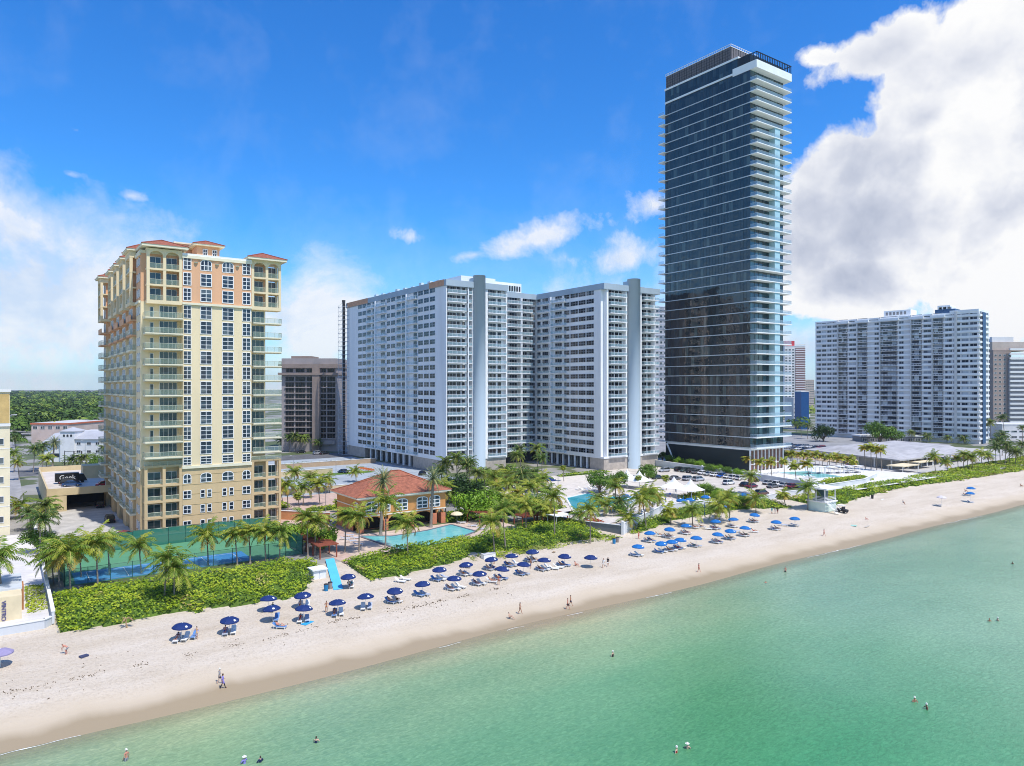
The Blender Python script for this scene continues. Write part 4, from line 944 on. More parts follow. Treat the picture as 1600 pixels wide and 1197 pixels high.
    wallobj('white retaining wall with slatted panels along the club pool, behind the lookout hut', [(198, 118), (222, 118.5), (240, 124)], 2.6, 4.9)
    wallobj('grey wall with white panels at the seaward edge of the big sun deck', [(108.2, 110.6), (134, 122.5), (150, 121)], 1.9, 4.6, posts=8)
    wallobj('low dark grey wall turning inland beside the red shrubs', [(108.2, 110.6), (104, 121), (104, 134)], 1.9, 4.2, m=M('slate_wall', (.16, .18, .19), .8, .1))
    wallobj('white wall of the sun deck next to the parked cars, running down to the dune', [(163, 118), (182, 119.5), (196, 118.6)], 2.8, 4.2)
    wallobj('low cream wall round the garden in front of the cream tower', [(5.5, 156.5), (49, 156.8)], 3, 4.4, m=M('garden_wall', (.70, .60, .42), .8, .08))
    wallobj('long white wall beside the street palms at the far left', [(5.2, 112.5), (5.2, 206)], 2.5, 4.1)
    wallobj('retaining wall at the seaward edge of the left terrace', [(-30, 110.5), (4.2, 111.8), (5.2, 113)], 1.6, 3.4)
    yel = M('planter_wall', (.62, .50, .32), .8, .1, .4)
    wallobj('tan planter wall in front of the blue-grey car park', [(56, 204), (84, 204)], 3, 4.6, m=yel)
    wallobj('tan planter wall farther back, past the white car', [(62, 246), (96, 246)], 3, 4.8, m=yel)
    wallobj('low brown wall at the back of the blue-grey car park', [(80, 270), (124, 270)], 3, 4.8, m=M('brown_wall', (.45, .33, .22), .8, .1))
    wallobj('orange garden wall left of the clubhouse', [(50, 170), (61, 158)], 3, 5.0, m=M('orange_wall', (.62, .30, .14), .8, .1))
    # terrace left and its small flat building
    m = MB(); m.poly([(-40, 111.5, 3.02), (5.1, 112.5, 3.02), (5.1, 182, 3.02), (-40, 182, 3.02)], M('left_terrace', (.66, .63, .60), .85, .1, .5)); m.build('terrace', kind='structure')
    root = thing('beach_kiosk', (-1, 118, 3), 'low cream kiosk with a grey flat roof and upright lettering at the lower left', 'kiosk')
    m = MB(); m.box(-6, 1.8, 115.5, 128, 3, 6.2, M('kiosk_cream', (.74, .62, .40), .8, .08)); m.build('wall', root)
    m = MB(); m.box(-6.2, 1.9, 119, 128.2, 6.2, 6.45, M('kiosk_roof', (.55, .58, .60), .8, .1)); m.build('roof', root)
    m = MB(); m.box(1.81, 2.1, 120, 123.2, 3, 6.3, M('rust_panel', (.45, .20, .08), .8, .15)); m.build('side_panel', root)
    t = bpy.data.curves.new('lettering', 'FONT'); t.body = 'VINTRO'; t.size = .72; t.extrude = .02; to = bpy.data.objects.new('lettering', t); COL.objects.link(to)
    to.location = (-.4, 115.44, 5.75); to.rotation_euler = (pi/2, radians(90), 0); t.materials.append(M('sign_navy', (.05, .04, .22), .6, 0))
    me = bpy.data.meshes.new_from_object(to.evaluated_get(bpy.context.evaluated_depsgraph_get())); mo = to.matrix_basis.copy(); bpy.data.objects.remove(to)
    o = bpy.data.objects.new('lettering', me); COL.objects.link(o); o.parent = root; o.matrix_basis = bpy.data.objects[root.name].matrix_basis.inverted() @ mo
    # white storage hut by the blue mat
    root = thing('storage_box', (41.6, 113, 2.2), 'white beach storage hut beside the blue access mat', 'hut')
    m = MB(); m.box(41.0, 43.2, 113.5, 115.6, 2.1, 3.9, M('hut_grey', (.60, .64, .68), .7, .05)); m.build('body', root); m = MB(); m.box(40.8, 43.4, 113.2, 115.8, 3.9, 4.1, wh); m.build('lid', root)
    m = MB(); m.box(41.1, 42.0, 113.45, 113.49, 2.2, 3.8, wh); m.box(42.15, 43.1, 113.45, 113.49, 2.2, 3.8, wh); m.build('door', root)
    bm = M('blue_mat', (.10, .50, .80), .8, .05)
    m = MB(); m.hexa([(42.0, 107.2, gz(107)+.05), (43.5, 107.0, gz(107)+.05), (47.9, 122, 3.35), (46.3, 122, 3.35), (42.0, 107.2, gz(107)+.12), (43.5, 107.0, gz(107)+.12), (47.9, 122, 3.42), (46.3, 122, 3.42)], bm)
    tag(m.build('access_mat', loc=(44, 112, 2.2)), 'bright blue access mat sloping from the pool terrace to the sand', 'mat')
    for q, lab, n in ((G(770, 867, 2.2), 'white storage box on the sand below the first palm of the wide dune', 0),):
        u, v = G(763, 872, 2.2); root = thing('storage_box', (u, v, 2.1), lab, 'storage box'); m = MB(); m.box(u-1.3, u+1.3, v-.5, v+.5, 2.1, 3.0, wh); m.build('body', root); m = MB(); m.box(u-1.35, u+1.35, v-.55, v+.55, 3.0, 3.1, M('lid_grey', (.62, .62, .62))); m.build('lid', root)
def pergola(label, u0, u1, v0, v1, z=5.6, col=(.30, .085, .05), sl=.45):
    w = M('red_timber' if col[0] < .4 else 'timber', col, .8, .2, 1.5); root = thing('pergola', ((u0+u1)/2, (v0+v1)/2, 3), label, 'pergola')
    m = MB(); al = v1-v0 > u1-u0
    if al:
        n = int((v1-v0)/sl)
        for i in range(n): v = v0+i*sl; m.box(u0, u1, v, v+.2, z, z+.18, w)
    else:
        n = int((u1-u0)/sl)
        for i in range(n): u = u0+i*sl; m.box(u, u+.2, v0, v1, z, z+.18, w)
    m.build('slats', root)
    m = MB()
    if al: m.box(u0+.3, u0+.5, v0, v1, z-.25, z-.01, w); m.box(u1-.5, u1-.3, v0, v1, z-.25, z-.01, w)
    else: m.box(u0, u1, v0+.3, v0+.5, z-.25, z-.01, w); m.box(u0, u1, v1-.5, v1-.3, z-.25, z-.01, w)
    m.build('beam', root)
    L = max(u1-u0, v1-v0); n = max(2, int(L/3.5)+1)
    for i in range(n):
        t = i/(n-1)
        for s in (0, 1):
            if al: x = u0+.3 if s == 0 else u1-.5; y = v0+t*(L-.3)
            else: y = v0+.3 if s == 0 else v1-.5; x = u0+t*(L-.3)
            c = MB(); c.box(x, x+.2, y, y+.2, 2.9, z-.25, w); c.build('post', root)
def court():
    cg = M('court_green', (.10, .28, .15), .8, .06, .3); cb = M('court_blue', (.05, .24, .52), .8, .06, .3); ln = M('court_line', (.8, .8, .8), .7, 0)
    root = thing('tennis_court', (27, 142, 3.02), 'blue tennis court with green surround behind the dune shrubs', 'tennis court')
    m = MB(); m.poly([(7.5, 130.2, 3.02), (45.0, 130.2, 3.02), (45.0, 153.6, 3.02), (7.5, 153.6, 3.02)], cg); m.build('surround', root)
    m = MB(); m.poly([(9, 130.7, 3.03), (36.3, 130.7, 3.03), (36.3, 138.9, 3.03), (9, 138.9, 3.03)], cb); m.build('playing_area', root)
    m = MB()
    for a, b, c, d in ((11, 34.5, 131.4, 131.5), (11, 34.5, 138.1, 138.2), (11, 11.1, 131.4, 138.2), (34.4, 34.5, 131.4, 138.2), (16.5, 16.6, 131.4, 138.2), (29, 29.1, 131.4, 138.2), (16.6, 29, 134.75, 134.85)):
        m.poly([(a, c, 3.036), (b, c, 3.036), (b, d, 3.036), (a, d, 3.036)], ln)
    m.build('court_lines', root)
    m = MB()
    for v in (130.9, 138.7): m.tube([(22.8, v, 3), (22.8, v, 4.1)], [.06, .06], ln, 6)
    m.poly([(22.8, 130.9, 3.1), (22.8, 138.7, 3.1), (22.8, 138.7, 4.0), (22.8, 130.9, 4.0)], clear('net_mesh', (.05, .05, .05), .5, .8)); m.box(22.78, 22.82, 130.9, 138.7, 4.0, 4.07, ln); m.build('net', root)
    gs = clear('green_windscreen', (.02, .17, .12), .93, .8); cl = clear('chain_link', (.10, .26, .24), .30, .8); pm = M('fence_post', (.03, .10, .08), .5, 0)
    for lab, a, b, h, mt in (('green screened court fence along the foot of the cream tower', (7.5, 153.6), (45.0, 153.6), 3.4, gs), ('low see-through court fence behind the dune shrubs', (7.5, 130.2), (45.0, 130.2), 2.6, cl),
                             ('green screened court fence at the right end, beside the red pergola', (45.0, 130.2), (45.0, 153.6), 3.4, gs), ('green screened court fence at the left end of the court', (7.5, 130.2), (7.5, 153.6), 3.4, gs)):
        root = thing('court_fence', (*a, 3), lab, 'fence'); L = sqrt((b[0]-a[0])**2+(b[1]-a[1])**2); n = int(L/3); P = Parts(root)
        m = MB(); 
        for i in range(n):
            p = [a[j]+(b[j]-a[j])*i/n for j in (0, 1)]; q = [a[j]+(b[j]-a[j])*(i+1)/n for j in (0, 1)]; s = .12*(i % 2)
            m.poly([(p[0], p[1], 3.05), (q[0], q[1], 3.05), (q[0]+s*.3, q[1]+s, 3+h-.1-s), (p[0], p[1], 3+h-.05)], mt)
        m.build('screen', root)
        for i in range(n+1):
            p = [a[j]+(b[j]-a[j])*i/n for j in (0, 1)]; c = MB(); c.tube([(p[0], p[1], 3), (p[0], p[1], 3+h+.1)], [.05, .05], pm, 6); P.add('post', c)
        c = MB(); c.tube([(*a, 3+h), (*b, 3+h)], [.035, .035], pm, 5); c.build('rail', root)
        P.flush()
def pools():
    wt, nt, bs, N, L = nodes('pool_water'); f = noise_(nt, pos_(nt), .8, 3, .5)
    L.new(ramp_(nt, f, [(.3, (.14, .50, .52)), (.7, (.22, .62, .60))]), bs.inputs['Base Color']); bs.inputs['Roughness'].default_value = .05
    bump_(nt, noise_(nt, pos_(nt), 2.5, 3), .25, .1, bs)
    deep = M('deep_pool_water', (.03, .36, .42), .05, .1, .6)
    cop = M('pool_coping', (.16, .17, .20), .6, .1); cw = M('white_coping', (.78, .78, .75), .6, .05)
    def pool(label, pts, z, wm, cm, name='swimming_pool'):
        cx = sum(p[0] for p in pts)/len(pts); cy = sum(p[1] for p in pts)/len(pts)
        root = thing(name, (cx, cy, z), label, 'pool')
        m = MB(); m.poly([(x, y, z+.06) for x, y in pts], wm); m.build('water_surface', root)
        m = MB(); n = len(pts)
        for i in range(n):
            a, b = pts[i], pts[(i+1) % n]; d = Vector((b[0]-a[0], b[1]-a[1])).normalized(); nn = Vector((d.y, -d.x))*.25
            m.hexa([(a[0]-d.x*.2, a[1]-d.y*.2, z), (a[0]-d.x*.2+nn.x*2, a[1]-d.y*.2+nn.y*2, z), (b[0]+d.x*.2+nn.x*2, b[1]+d.y*.2+nn.y*2, z), (b[0]+d.x*.2, b[1]+d.y*.2, z),
                    (a[0]-d.x*.2, a[1]-d.y*.2, z+.14+.002*i), (a[0]-d.x*.2+nn.x*2, a[1]-d.y*.2+nn.y*2, z+.14+.002*i), (b[0]+d.x*.2+nn.x*2, b[1]+d.y*.2+nn.y*2, z+.14+.002*i), (b[0]+d.x*.2, b[1]+d.y*.2, z+.14+.002*i)], cm)
        m.build('coping', root)
    pool('turquoise pool with dark edge between the clubhouse and the dune shrubs', [G(*p, 3.1) for p in [(565, 838), (637, 862), (700, 846), (742, 830), (705, 820), (668, 829), (640, 834), (612, 838)]], 3.02, wt, cop)
    pool('teal angular pool in the middle of the big sun deck', [G(*p, 3.1) for p in [(886, 778), (896, 796), (950, 792), (985, 788), (1000, 776), (940, 776), (918, 771)]], 3.02, deep, cw)
    pool('pale round wading pool left of the teal pool on the sun deck', [G(862+14*cos(t), 803+5*sin(t), 3.1) for t in [2*pi*i/14 for i in range(14, 0, -1)]], 3.02, wt, cw)
    pool('long pale club pool at the foot of the glass tower', [(221, 134), (231, 131), (236, 147), (224, 151)], 3.57, wt, cw)
# ================================================================ VEGETATION
def palm_crown(seed, nf=24, L=4.0, mats=None, wind=.35, lf=15, droop=1.9, up=1.35, wid=.20, ll=1.0, low=-.35):
    rnd = random.Random(seed); m = MB(); g0, g1, g2, st = mats
    wx, wy = -cT*.9+.0, sT*.9                         # the breeze bends fronds towards the left of the view
    for i in range(nf):
        t = i/(nf-1); az = i*2.39996+rnd.uniform(-.25, .25); e = up+(low-up)*t**.85+rnd.uniform(-.12, .12)
        ln = L*(.82+.25*rnd.random())*(1-.12*abs(t-.5)); dr = droop*(.55+.5*rnd.random())*(1-.25*t)
        mat = g0 if rnd.random() < .5 else g1
        if t > .82 and rnd.random() < .6: mat = g2
        p = Vector((0, 0, .1)); ns = 7; pts = [p.copy()]; h = Vector((cos(az), sin(az), 0))
        for k in range(ns):
            a = e-dr*((k+.5)/ns)**1.3
            d = h*cos(a)+Vector((0, 0, sin(a)))+Vector((wx, wy, 0))*wind*(k/ns)
            d.normalize(); p = p+d*ln/ns; pts.append(p.copy())
        for k in range(ns):
            a, b = pts[k], pts[k+1]; d = (b-a).normalized(); side = d.cross(Vector((0, 0, 1)))
            if side.length < .05: side = Vector((-h.y, h.x, 0))
            side.normalize(); w = .05*(1-k/ns)+.012
            m.poly([a-side*w, b-side*w*.8, b+side*w*.8, a+side*w], st)
        for j in range(lf):
            q = (j+.8)/(lf+.6)*ns; k = min(int(q), ns-1); f = q-k; c = pts[k].lerp(pts[k+1], f); d = (pts[k+1]-pts[k]).normalized()
            side = d.cross(Vector((0, 0, 1)))
            if side.length < .05: side = Vector((-h.y, h.x, 0))
            side.normalize(); u = q/ns; le = ll*(sin(pi*(.16+.80*u))**.7)*(.85+.3*rnd.random())*(.55 if u > .93 else 1)
            for sg in (-1, 1):
                dn = Vector((0, 0, -(.35+.55*rnd.random()))); dirn = (side*sg*1.0+d*(.45+.5*u)+dn+Vector((wx, wy, 0))*wind*.4).normalized()
                tip = c+dirn*le; mid = c+dirn*le*.45+Vector((0, 0, .05)); ww = d*wid*.5
                m.poly([c-ww*.6, c+ww*.6, mid+ww, tip, mid-ww], mat)
    dead = M('dead_frond', (.30, .20, .10), .9, .2, 3)
    for i in range(4 if L > 2 else 1):                   # dead fronds hanging by the trunk
        az = rnd.uniform(0, 6.3); h = Vector((cos(az), sin(az), 0)); a = Vector((0, 0, 0)); b = h*.7+Vector((0, 0, -.5)); e = h*.9+Vector((0, 0, -L*rnd.uniform(.4, .62))); s = Vector((-h.y, h.x, 0))*.16
        m.poly([a-s*.2, b-s, e, b+s, a+s*.2], dead)
    for i in range(7):                                   # nuts under the crown
        a = rnd.uniform(0, 6.3); m.tube([(.22*cos(a), .22*sin(a), -.05), (.26*cos(a), .26*sin(a), -.32)], [.1, .09], st, 6)
    return m
def trunk_mb(h, r0, r1, bx, by, mat, rings=True, n=9):
    m = MB(); pts = []; rs = []; K = 14
    for i in range(K+1):
        t = i/K; pts.append((bx*(t**1.6), by*(t**1.6), h*t)); rs.append((r0+(r1-r0)*t**.6)*(1.06 if (i % 2 and rings) else 1)*(1.5 if i == 0 else 1))
    m.tube(pts, rs, mat, n); return m
PALM = {}
def palm_protos():
    bark = M('palm_bark', (.27, .23, .19), .9, .25, 3, streak=4, bump=.5, bscale=9)
    y0 = leafmat('palm_green', (.07, .14, .015), (.16, .26, .03), (.28, .36, .05), 1.2); y1 = leafmat('palm_yellow_green', (.18, .24, .02), (.34, .38, .04), (.50, .50, .08), 1.2)
    y2 = leafmat('palm_gold', (.30, .22, .03), (.46, .34, .05), (.42, .28, .09), 1.2); st = M('palm_stalk', (.40, .36, .10), .7, .1)
    d0 = leafmat('palm_dark', (.03, .08, .015), (.07, .14, .025), (.13, .20, .045), 1.2); d1 = leafmat('palm_dark_olive', (.05, .08, .02), (.09, .13, .03), (.15, .18, .05), 1.2)
    s0 = leafmat('date_silver', (.09, .15, .07), (.17, .24, .12), (.27, .34, .18), 1.2); s1 = leafmat('date_pale', (.16, .21, .08), (.26, .31, .14), (.36, .38, .2), 1.2)
    kinds = {'coco': (('a', 1, (y0, y1, y2, st), {}), ('b', 5, (y0, y1, y2, st), dict(wind=.5, nf=22)), ('c', 9, (y0, y0, y1, st), dict(wind=.25, L=4.4)), ('d', 12, (y1, y0, y2, st), dict(wind=.45, nf=26, L=3.7))),
             'gold': (('a', 21, (y1, y2, y2, st), dict(nf=20, L=2.7)), ('b', 25, (y1, y1, y2, st), dict(nf=18, L=2.5))),
             'dark': (('a', 31, (d0, d1, d1, st), dict(nf=24)), ('b', 35, (d0, d0, y0, st), dict(nf=22, wind=.5)), ('c', 37, (d1, y0, y1, st), dict(nf=24))),
             'date': (('a', 41, (s0, s1, y2, st), dict(nf=54, L=3.9, wind=.08, droop=1.0, up=1.5, low=-.9, ll=.5, wid=.13, lf=15)),),
             'fan': (('a', 51, (y0, y1, d1, st), dict(nf=34, L=1.5, wind=.1, droop=1.2, ll=.7, wid=.2, lf=7, low=-.9)),)}
    for k, vs in kinds.items():
        PALM[k] = []
        for n, seed, mats, kw in vs:
            root = thing('coconut_palm' if k in ('coco', 'gold', 'dark') else ('date_palm' if k == 'date' else 'fan_palm'), (0, -900, -50), 'palm', 'palm tree')
            rnd = random.Random(seed); bx, by = rnd.uniform(-.5, .2), rnd.uniform(-.2, .4)
            if k == 'date': bx = by = .05
            t = trunk_mb(9, .17 if k != 'date' else .30, .11 if k != 'date' else .26, bx, by, bark).build('trunk', root, smooth=True, loc=(0, 0, 0))
            c = palm_crown(seed, mats=mats, **kw).build('crown', root, loc=(0, 0, 0)); c.location = (bx, by, 9)
            t.location = (0, 0, 0); reg(root); PALM[k].append(root)
def palm(kind, u, v, z, h, label, group, cs=1.0, i=None, rz=None):
    pr = PALM[kind][(random.randrange(len(PALM[kind])) if i is None else i) % len(PALM[kind])]
    r = dup(pr, (u, v, z), random.uniform(-.9, .9) if rz is None else rz, label, 'palm tree', group)
    r.name = pr.name.split('.')[0]
    for c in r.children_recursive if False else [o for o in LASTKIDS(r)]: 
        pass
    return r
def LASTKIDS(r): return []
def dup_palm(kind, u, v, z, h, label, group, cs=1.0, i=None):
    L_ = PALM[kind]; pr = L_[(random.randrange(len(L_)) if i is None else i) % len(L_)]
    r = pr.copy(); COL.objects.link(r); r.name = pr.name.split('.')[0]; r.location = (u, v, z); r.rotation_euler = (random.uniform(-.07, .07), random.uniform(-.07, .07), random.uniform(-.6, .6)); tag(r, label, 'palm tree', group)
    k = h/9.0
    for ch in kids(pr):
        c = ch.copy(); COL.objects.link(c); c.parent = r
        if ch.name.startswith('trunk'): c.scale = (max(.75, k**.4), max(.75, k**.4), k)
        else: s = max(.75, k**.4); q = cs*random.uniform(.86, 1.14); c.location = (ch.location.x*s, ch.location.y*s, h); c.scale = (q, q, q*random.uniform(.9, 1.1)); c.rotation_euler = (random.uniform(-.12, .12), random.uniform(-.12, .12), random.uniform(-.6, .6))
    return r
def palms():
    palm_protos()
    def grp(group, lab, kind, lst, z=3.0, cs=1.0):
        rows = []
        for t in lst:
            bx, by, cy = t[:3]; k = t[3] if len(t) > 3 else kind; s = t[4] if len(t) > 4 else cs
            zz = t[5] if len(t) > 5 else z
            u, v = G(bx, by, zz); Y = gY(by, zz); rows.append((bx, u, v, zz, max(1.2, (by-cy)*Y/FP), k, s))
        rows.sort()
        n = len(rows)
        for i, (px, u, v, zz, h, k, s) in enumerate(rows):
            where = ('leftmost' if i == 0 else 'rightmost' if i == n-1 else ORD[i]+' from left') if n > 1 else ''
            dup_palm(k, u, v, min(zz, gz(v)+.02) if v < 122 else zz, h, (where+' of '+lab) if n > 1 else lab, group)
    def q(group, lab, kind, lst, z=3.0, cs=1.0): grp(group, lab, kind, [tuple(t) for t in lst], z, cs)
    q('palms around the left terrace', 'the yellow-green coconut palms clustered left of the tennis court', 'coco', [(4, 952, 868), (62, 868, 812, 'dark', 1.15), (70, 850, 790, 'dark', 1.15), (84, 915, 872), (93, 920, 858), (110, 932, 862), (127, 903, 858), (153, 922, 848), (171, 900, 846), (48, 830, 800, 'dark'), (32, 812, 790, 'coco'), (78, 838, 800, 'dark')], 2.8)
    q('palms before the court fence', 'the slim palms standing in front of the court screen', 'coco', [(221, 896, 853), (325, 884, 837), (371, 884, 835), (391, 880, 832), (415, 878, 830), (437, 876, 832)], 3)
    q('pair of palms in the dune shrubs', 'the two palms rising out of the dune shrubs below the court', 'coco', [(256, 944, 872), (272, 943, 888)], 2.4)
    q('bushy palms by the red pergola', 'the pair of bushy palms beside the red pergola at the court corner', 'coco', [(481, 870, 806), (492, 868, 814)], 3, 1.15)
    q('date palms by the clubhouse', 'the two tall silvery date palms in front of the clubhouse roof', 'date', [(594.6, 838, 752), (673, 824, 748)], 3, 1.35)
    q('coconut palms round the nearer pool', 'the coconut palms standing round the nearer pool', 'coco', [(539, 862, 806), (561, 863, 806), (602, 856, 785), (637, 870, 815), (688, 812, 758), (697, 812, 764)], 3)
    q('palms in the clubhouse forecourt', 'the small palms between the cream tower and the clubhouse', 'coco', [(450, 799, 758), (486.5, 779, 746), (500, 789, 756), (459, 775, 738), (556.6, 753, 736), (530, 800, 785, 'fan'), (474, 790, 762), (468, 800, 775, 'fan'), (515, 770, 750), (442, 790, 765, 'gold'), (545, 790, 770, 'fan')], 3)
    q('palms on the wide dune', 'the palms rising from the wide dune right of the nearer pool', 'coco', [(773, 866, 812), (790, 858, 794), (822, 832, 790), (866.5, 843, 776), (922, 846, 794)], 2.6)
    q('palms between the two pools', 'the thicket of palms between the nearer pool and the sun deck', 'coco', [(796, 800, 757), (780, 795, 762), (771, 785, 745), (816, 792, 742, 'dark'), (827, 800, 760), (842, 790, 757), (758, 778, 738, 'dark'), (808, 815, 785), (850, 818, 793), (835, 770, 742, 'dark'), (790, 765, 735, 'dark'), (848, 775, 748), (765, 800, 772), (801, 776, 742), (812, 806, 770, 'gold'), (822, 780, 750, 'dark'), (838, 812, 786), (855, 790, 766), (862, 820, 797, 'gold'), (776, 775, 748), (787, 812, 780), (830, 768, 741, 'dark')], 3)
    q('tall dark palms by the condominium', 'the dark palms crowded against the foot of the grey condominium', 'dark', [(700, 775, 722), (716, 778, 716), (730, 780, 728), (742, 782, 738), (805, 755, 712), (815, 752, 702), (840, 748, 700), (846, 752, 716), (690, 770, 735), (735, 765, 722)], 3, 1.1)
    q('palms on the sun deck', 'the coconut palms standing on the big sun deck', 'coco', [(961.5, 800, 760, 'coco', 1.15), (881, 752, 731, 'fan'), (968, 800, 784, 'dark'), (906, 822, 803), (935, 800, 780), (1000, 765, 747, 'fan'), (1027, 800, 778), (1048, 815, 795, 'gold'), (1041, 766, 747, 'fan'), (947, 806, 788, 'coco')], 3)
    q('palms at the seaward edge of the sun deck', 'the palms growing on the sand side of the big sun deck', 'coco', [(1010, 826, 778, 'coco', 1.15), (1016, 812, 770, 'coco', 1.1), (984, 828, 808), (1082, 820, 794), (1124, 814, 788), (1140, 812, 775), (1134, 800, 777), (1181, 799, 777), (1227, 789, 772, 'gold'), (1175, 774, 744), (1262, 793, 758)], 2.6)
    q('palm row on the club wall', 'the row of squat golden palms behind the long grey-white wall', 'gold', [(1171, 736, 716), (1189, 741, 722), (1206, 745, 722), (1225, 749, 721), (1244, 751, 728), (1265, 754, 725)], 3.6, 1.05)
    q('palm grove behind the club pool', 'the low golden palms of the grove behind the club pool', 'gold', [(1238, 724, 709), (1250, 727, 710), (1262, 726, 711), (1274, 728, 710), (1285, 728, 712), (1296, 731, 714), (1308, 730, 713), (1316, 734, 716), (1328, 732, 718), (1228, 722, 710, 'dark'), (1336, 736, 722)], 3.4, .95)
    q('palms on the pavilion forecourt', 'the tall gold-tipped palms before the wavy-roofed pavilion', 'gold', [(1352, 736, 700), (1361, 736, 699), (1370, 737, 702), (1378, 738, 703)], 3, 1.1)
    q('palms along the far dune', 'the palms lining the far grassy dune', 'coco', [(1462, 741, 713), (1481.6, 738, 722), (1505, 734, 710), (1512, 733, 714), (1520, 734, 714), (1534, 730, 708), (1545, 729, 712), (1497, 733, 716, 'gold')], 2.9)
    q('dark palms at the right edge', 'the dense dark palms near the right edge, beyond the far dune', 'dark', [(1556, 727, 697), (1563, 725, 688), (1570, 727, 694), (1578, 725, 700), (1594, 718, 694), (1566, 712, 680), (1549, 692, 660), (1571, 690, 652), (1598, 690, 668), (1586, 726, 705)], 3, 1.15)
    q('street palms at the far left', 'the palms along the street behind the garage deck', 'dark', [(82, 730, 692, 'date', 1.2), (66, 734, 698), (52, 738, 702), (84.5, 690, 663, 'gold'), (24, 712, 684), (22, 738, 708, 'coco'), (30, 750, 722, 'coco'), (113, 728, 718), (126, 728, 716), (135, 728, 714), (160, 724, 700, 'dark', 1.2), (150, 730, 716, 'coco'), (72, 740, 716, 'coco')], 3, 1.0)
    q('palms before the brown block', 'the dark palms in front of the brown concrete block', 'dark', [(446, 704, 686), (452, 706, 684), (462, 706, 682), (468, 707, 684), (475, 706, 685), (440, 703, 688), (497, 706, 691)], 3)
    q('palms before the broad slab block', 'the small dark palms below the broad slab block', 'dark', [(1244, 680, 664), (1252, 683, 663), (1262, 686, 665), (1403, 686, 668), (1423, 690, 676), (1448, 692, 682), (1480, 693, 684), (1506, 694, 686)], 3)
TREE = []
def tree_protos():
    bark = M('tree_bark', (.20, .15, .11), .9, .2, 3)
    for seed, c in ((1, ('tree_bright', (.09, .19, .015), (.20, .36, .025), (.33, .48, .05))), (2, ('tree_mid', (.05, .12, .015), (.11, .21, .025), (.20, .30, .05))), (3, ('tree_dark', (.012, .035, .008), (.03, .07, .015), (.07, .12, .03)))):
        lm = leafmat(*c, scale=.5); rnd = random.Random(seed)
        root = thing('broadleaf_tree', (0, -900, -50), 'tree', 'tree')
        m = MB(); m.tube([(0, 0, 0), (.05, .05, .9), (.1, 0, 2.2)], [.28, .2, .16], bark, 8)
        cl = []
        for i in range(9):
            a = i*2.4+rnd.uniform(-.3, .3); r = 1.7*sqrt((i+.5)/9)+.2; z = 3.3+rnd.uniform(-.6, .9)-.25*r
            cl.append((r*cos(a), r*sin(a), z, .8+.5*rnd.random())); m.tube([(.08, 0, 1.4), (r*.5*cos(a), r*.5*sin(a), (1.6+z)/2), (r*.8*cos(a), r*.8*sin(a), z-.2)], [.1, .06, .03], bark, 5)
        m.build('trunk', root, loc=(0, 0, 0))
        c = MB()
        for x, y, z, R in cl:
            for k in range(230):
                d = Vector((rnd.gauss(0, 1), rnd.gauss(0, 1), rnd.gauss(0, .8))).normalized()*R*(.55+.5*rnd.random()); p = Vector((x, y, z))+d
                n = (d.normalized()+Vector((rnd.uniform(-.7, .7), rnd.uniform(-.7, .7), rnd.uniform(-.2, .9)))).normalized(); a = n.cross(Vector((rnd.random(), rnd.random(), .3))).normalized(); b = n.cross(a); s = rnd.uniform(.10, .21)
                c.poly([p-a*s, p-b*s*.6, p+a*s, p+b*s*.6], lm)
        o = c.build('crown', root, loc=(0, 0, 0)); reg(root); TREE.append(root)
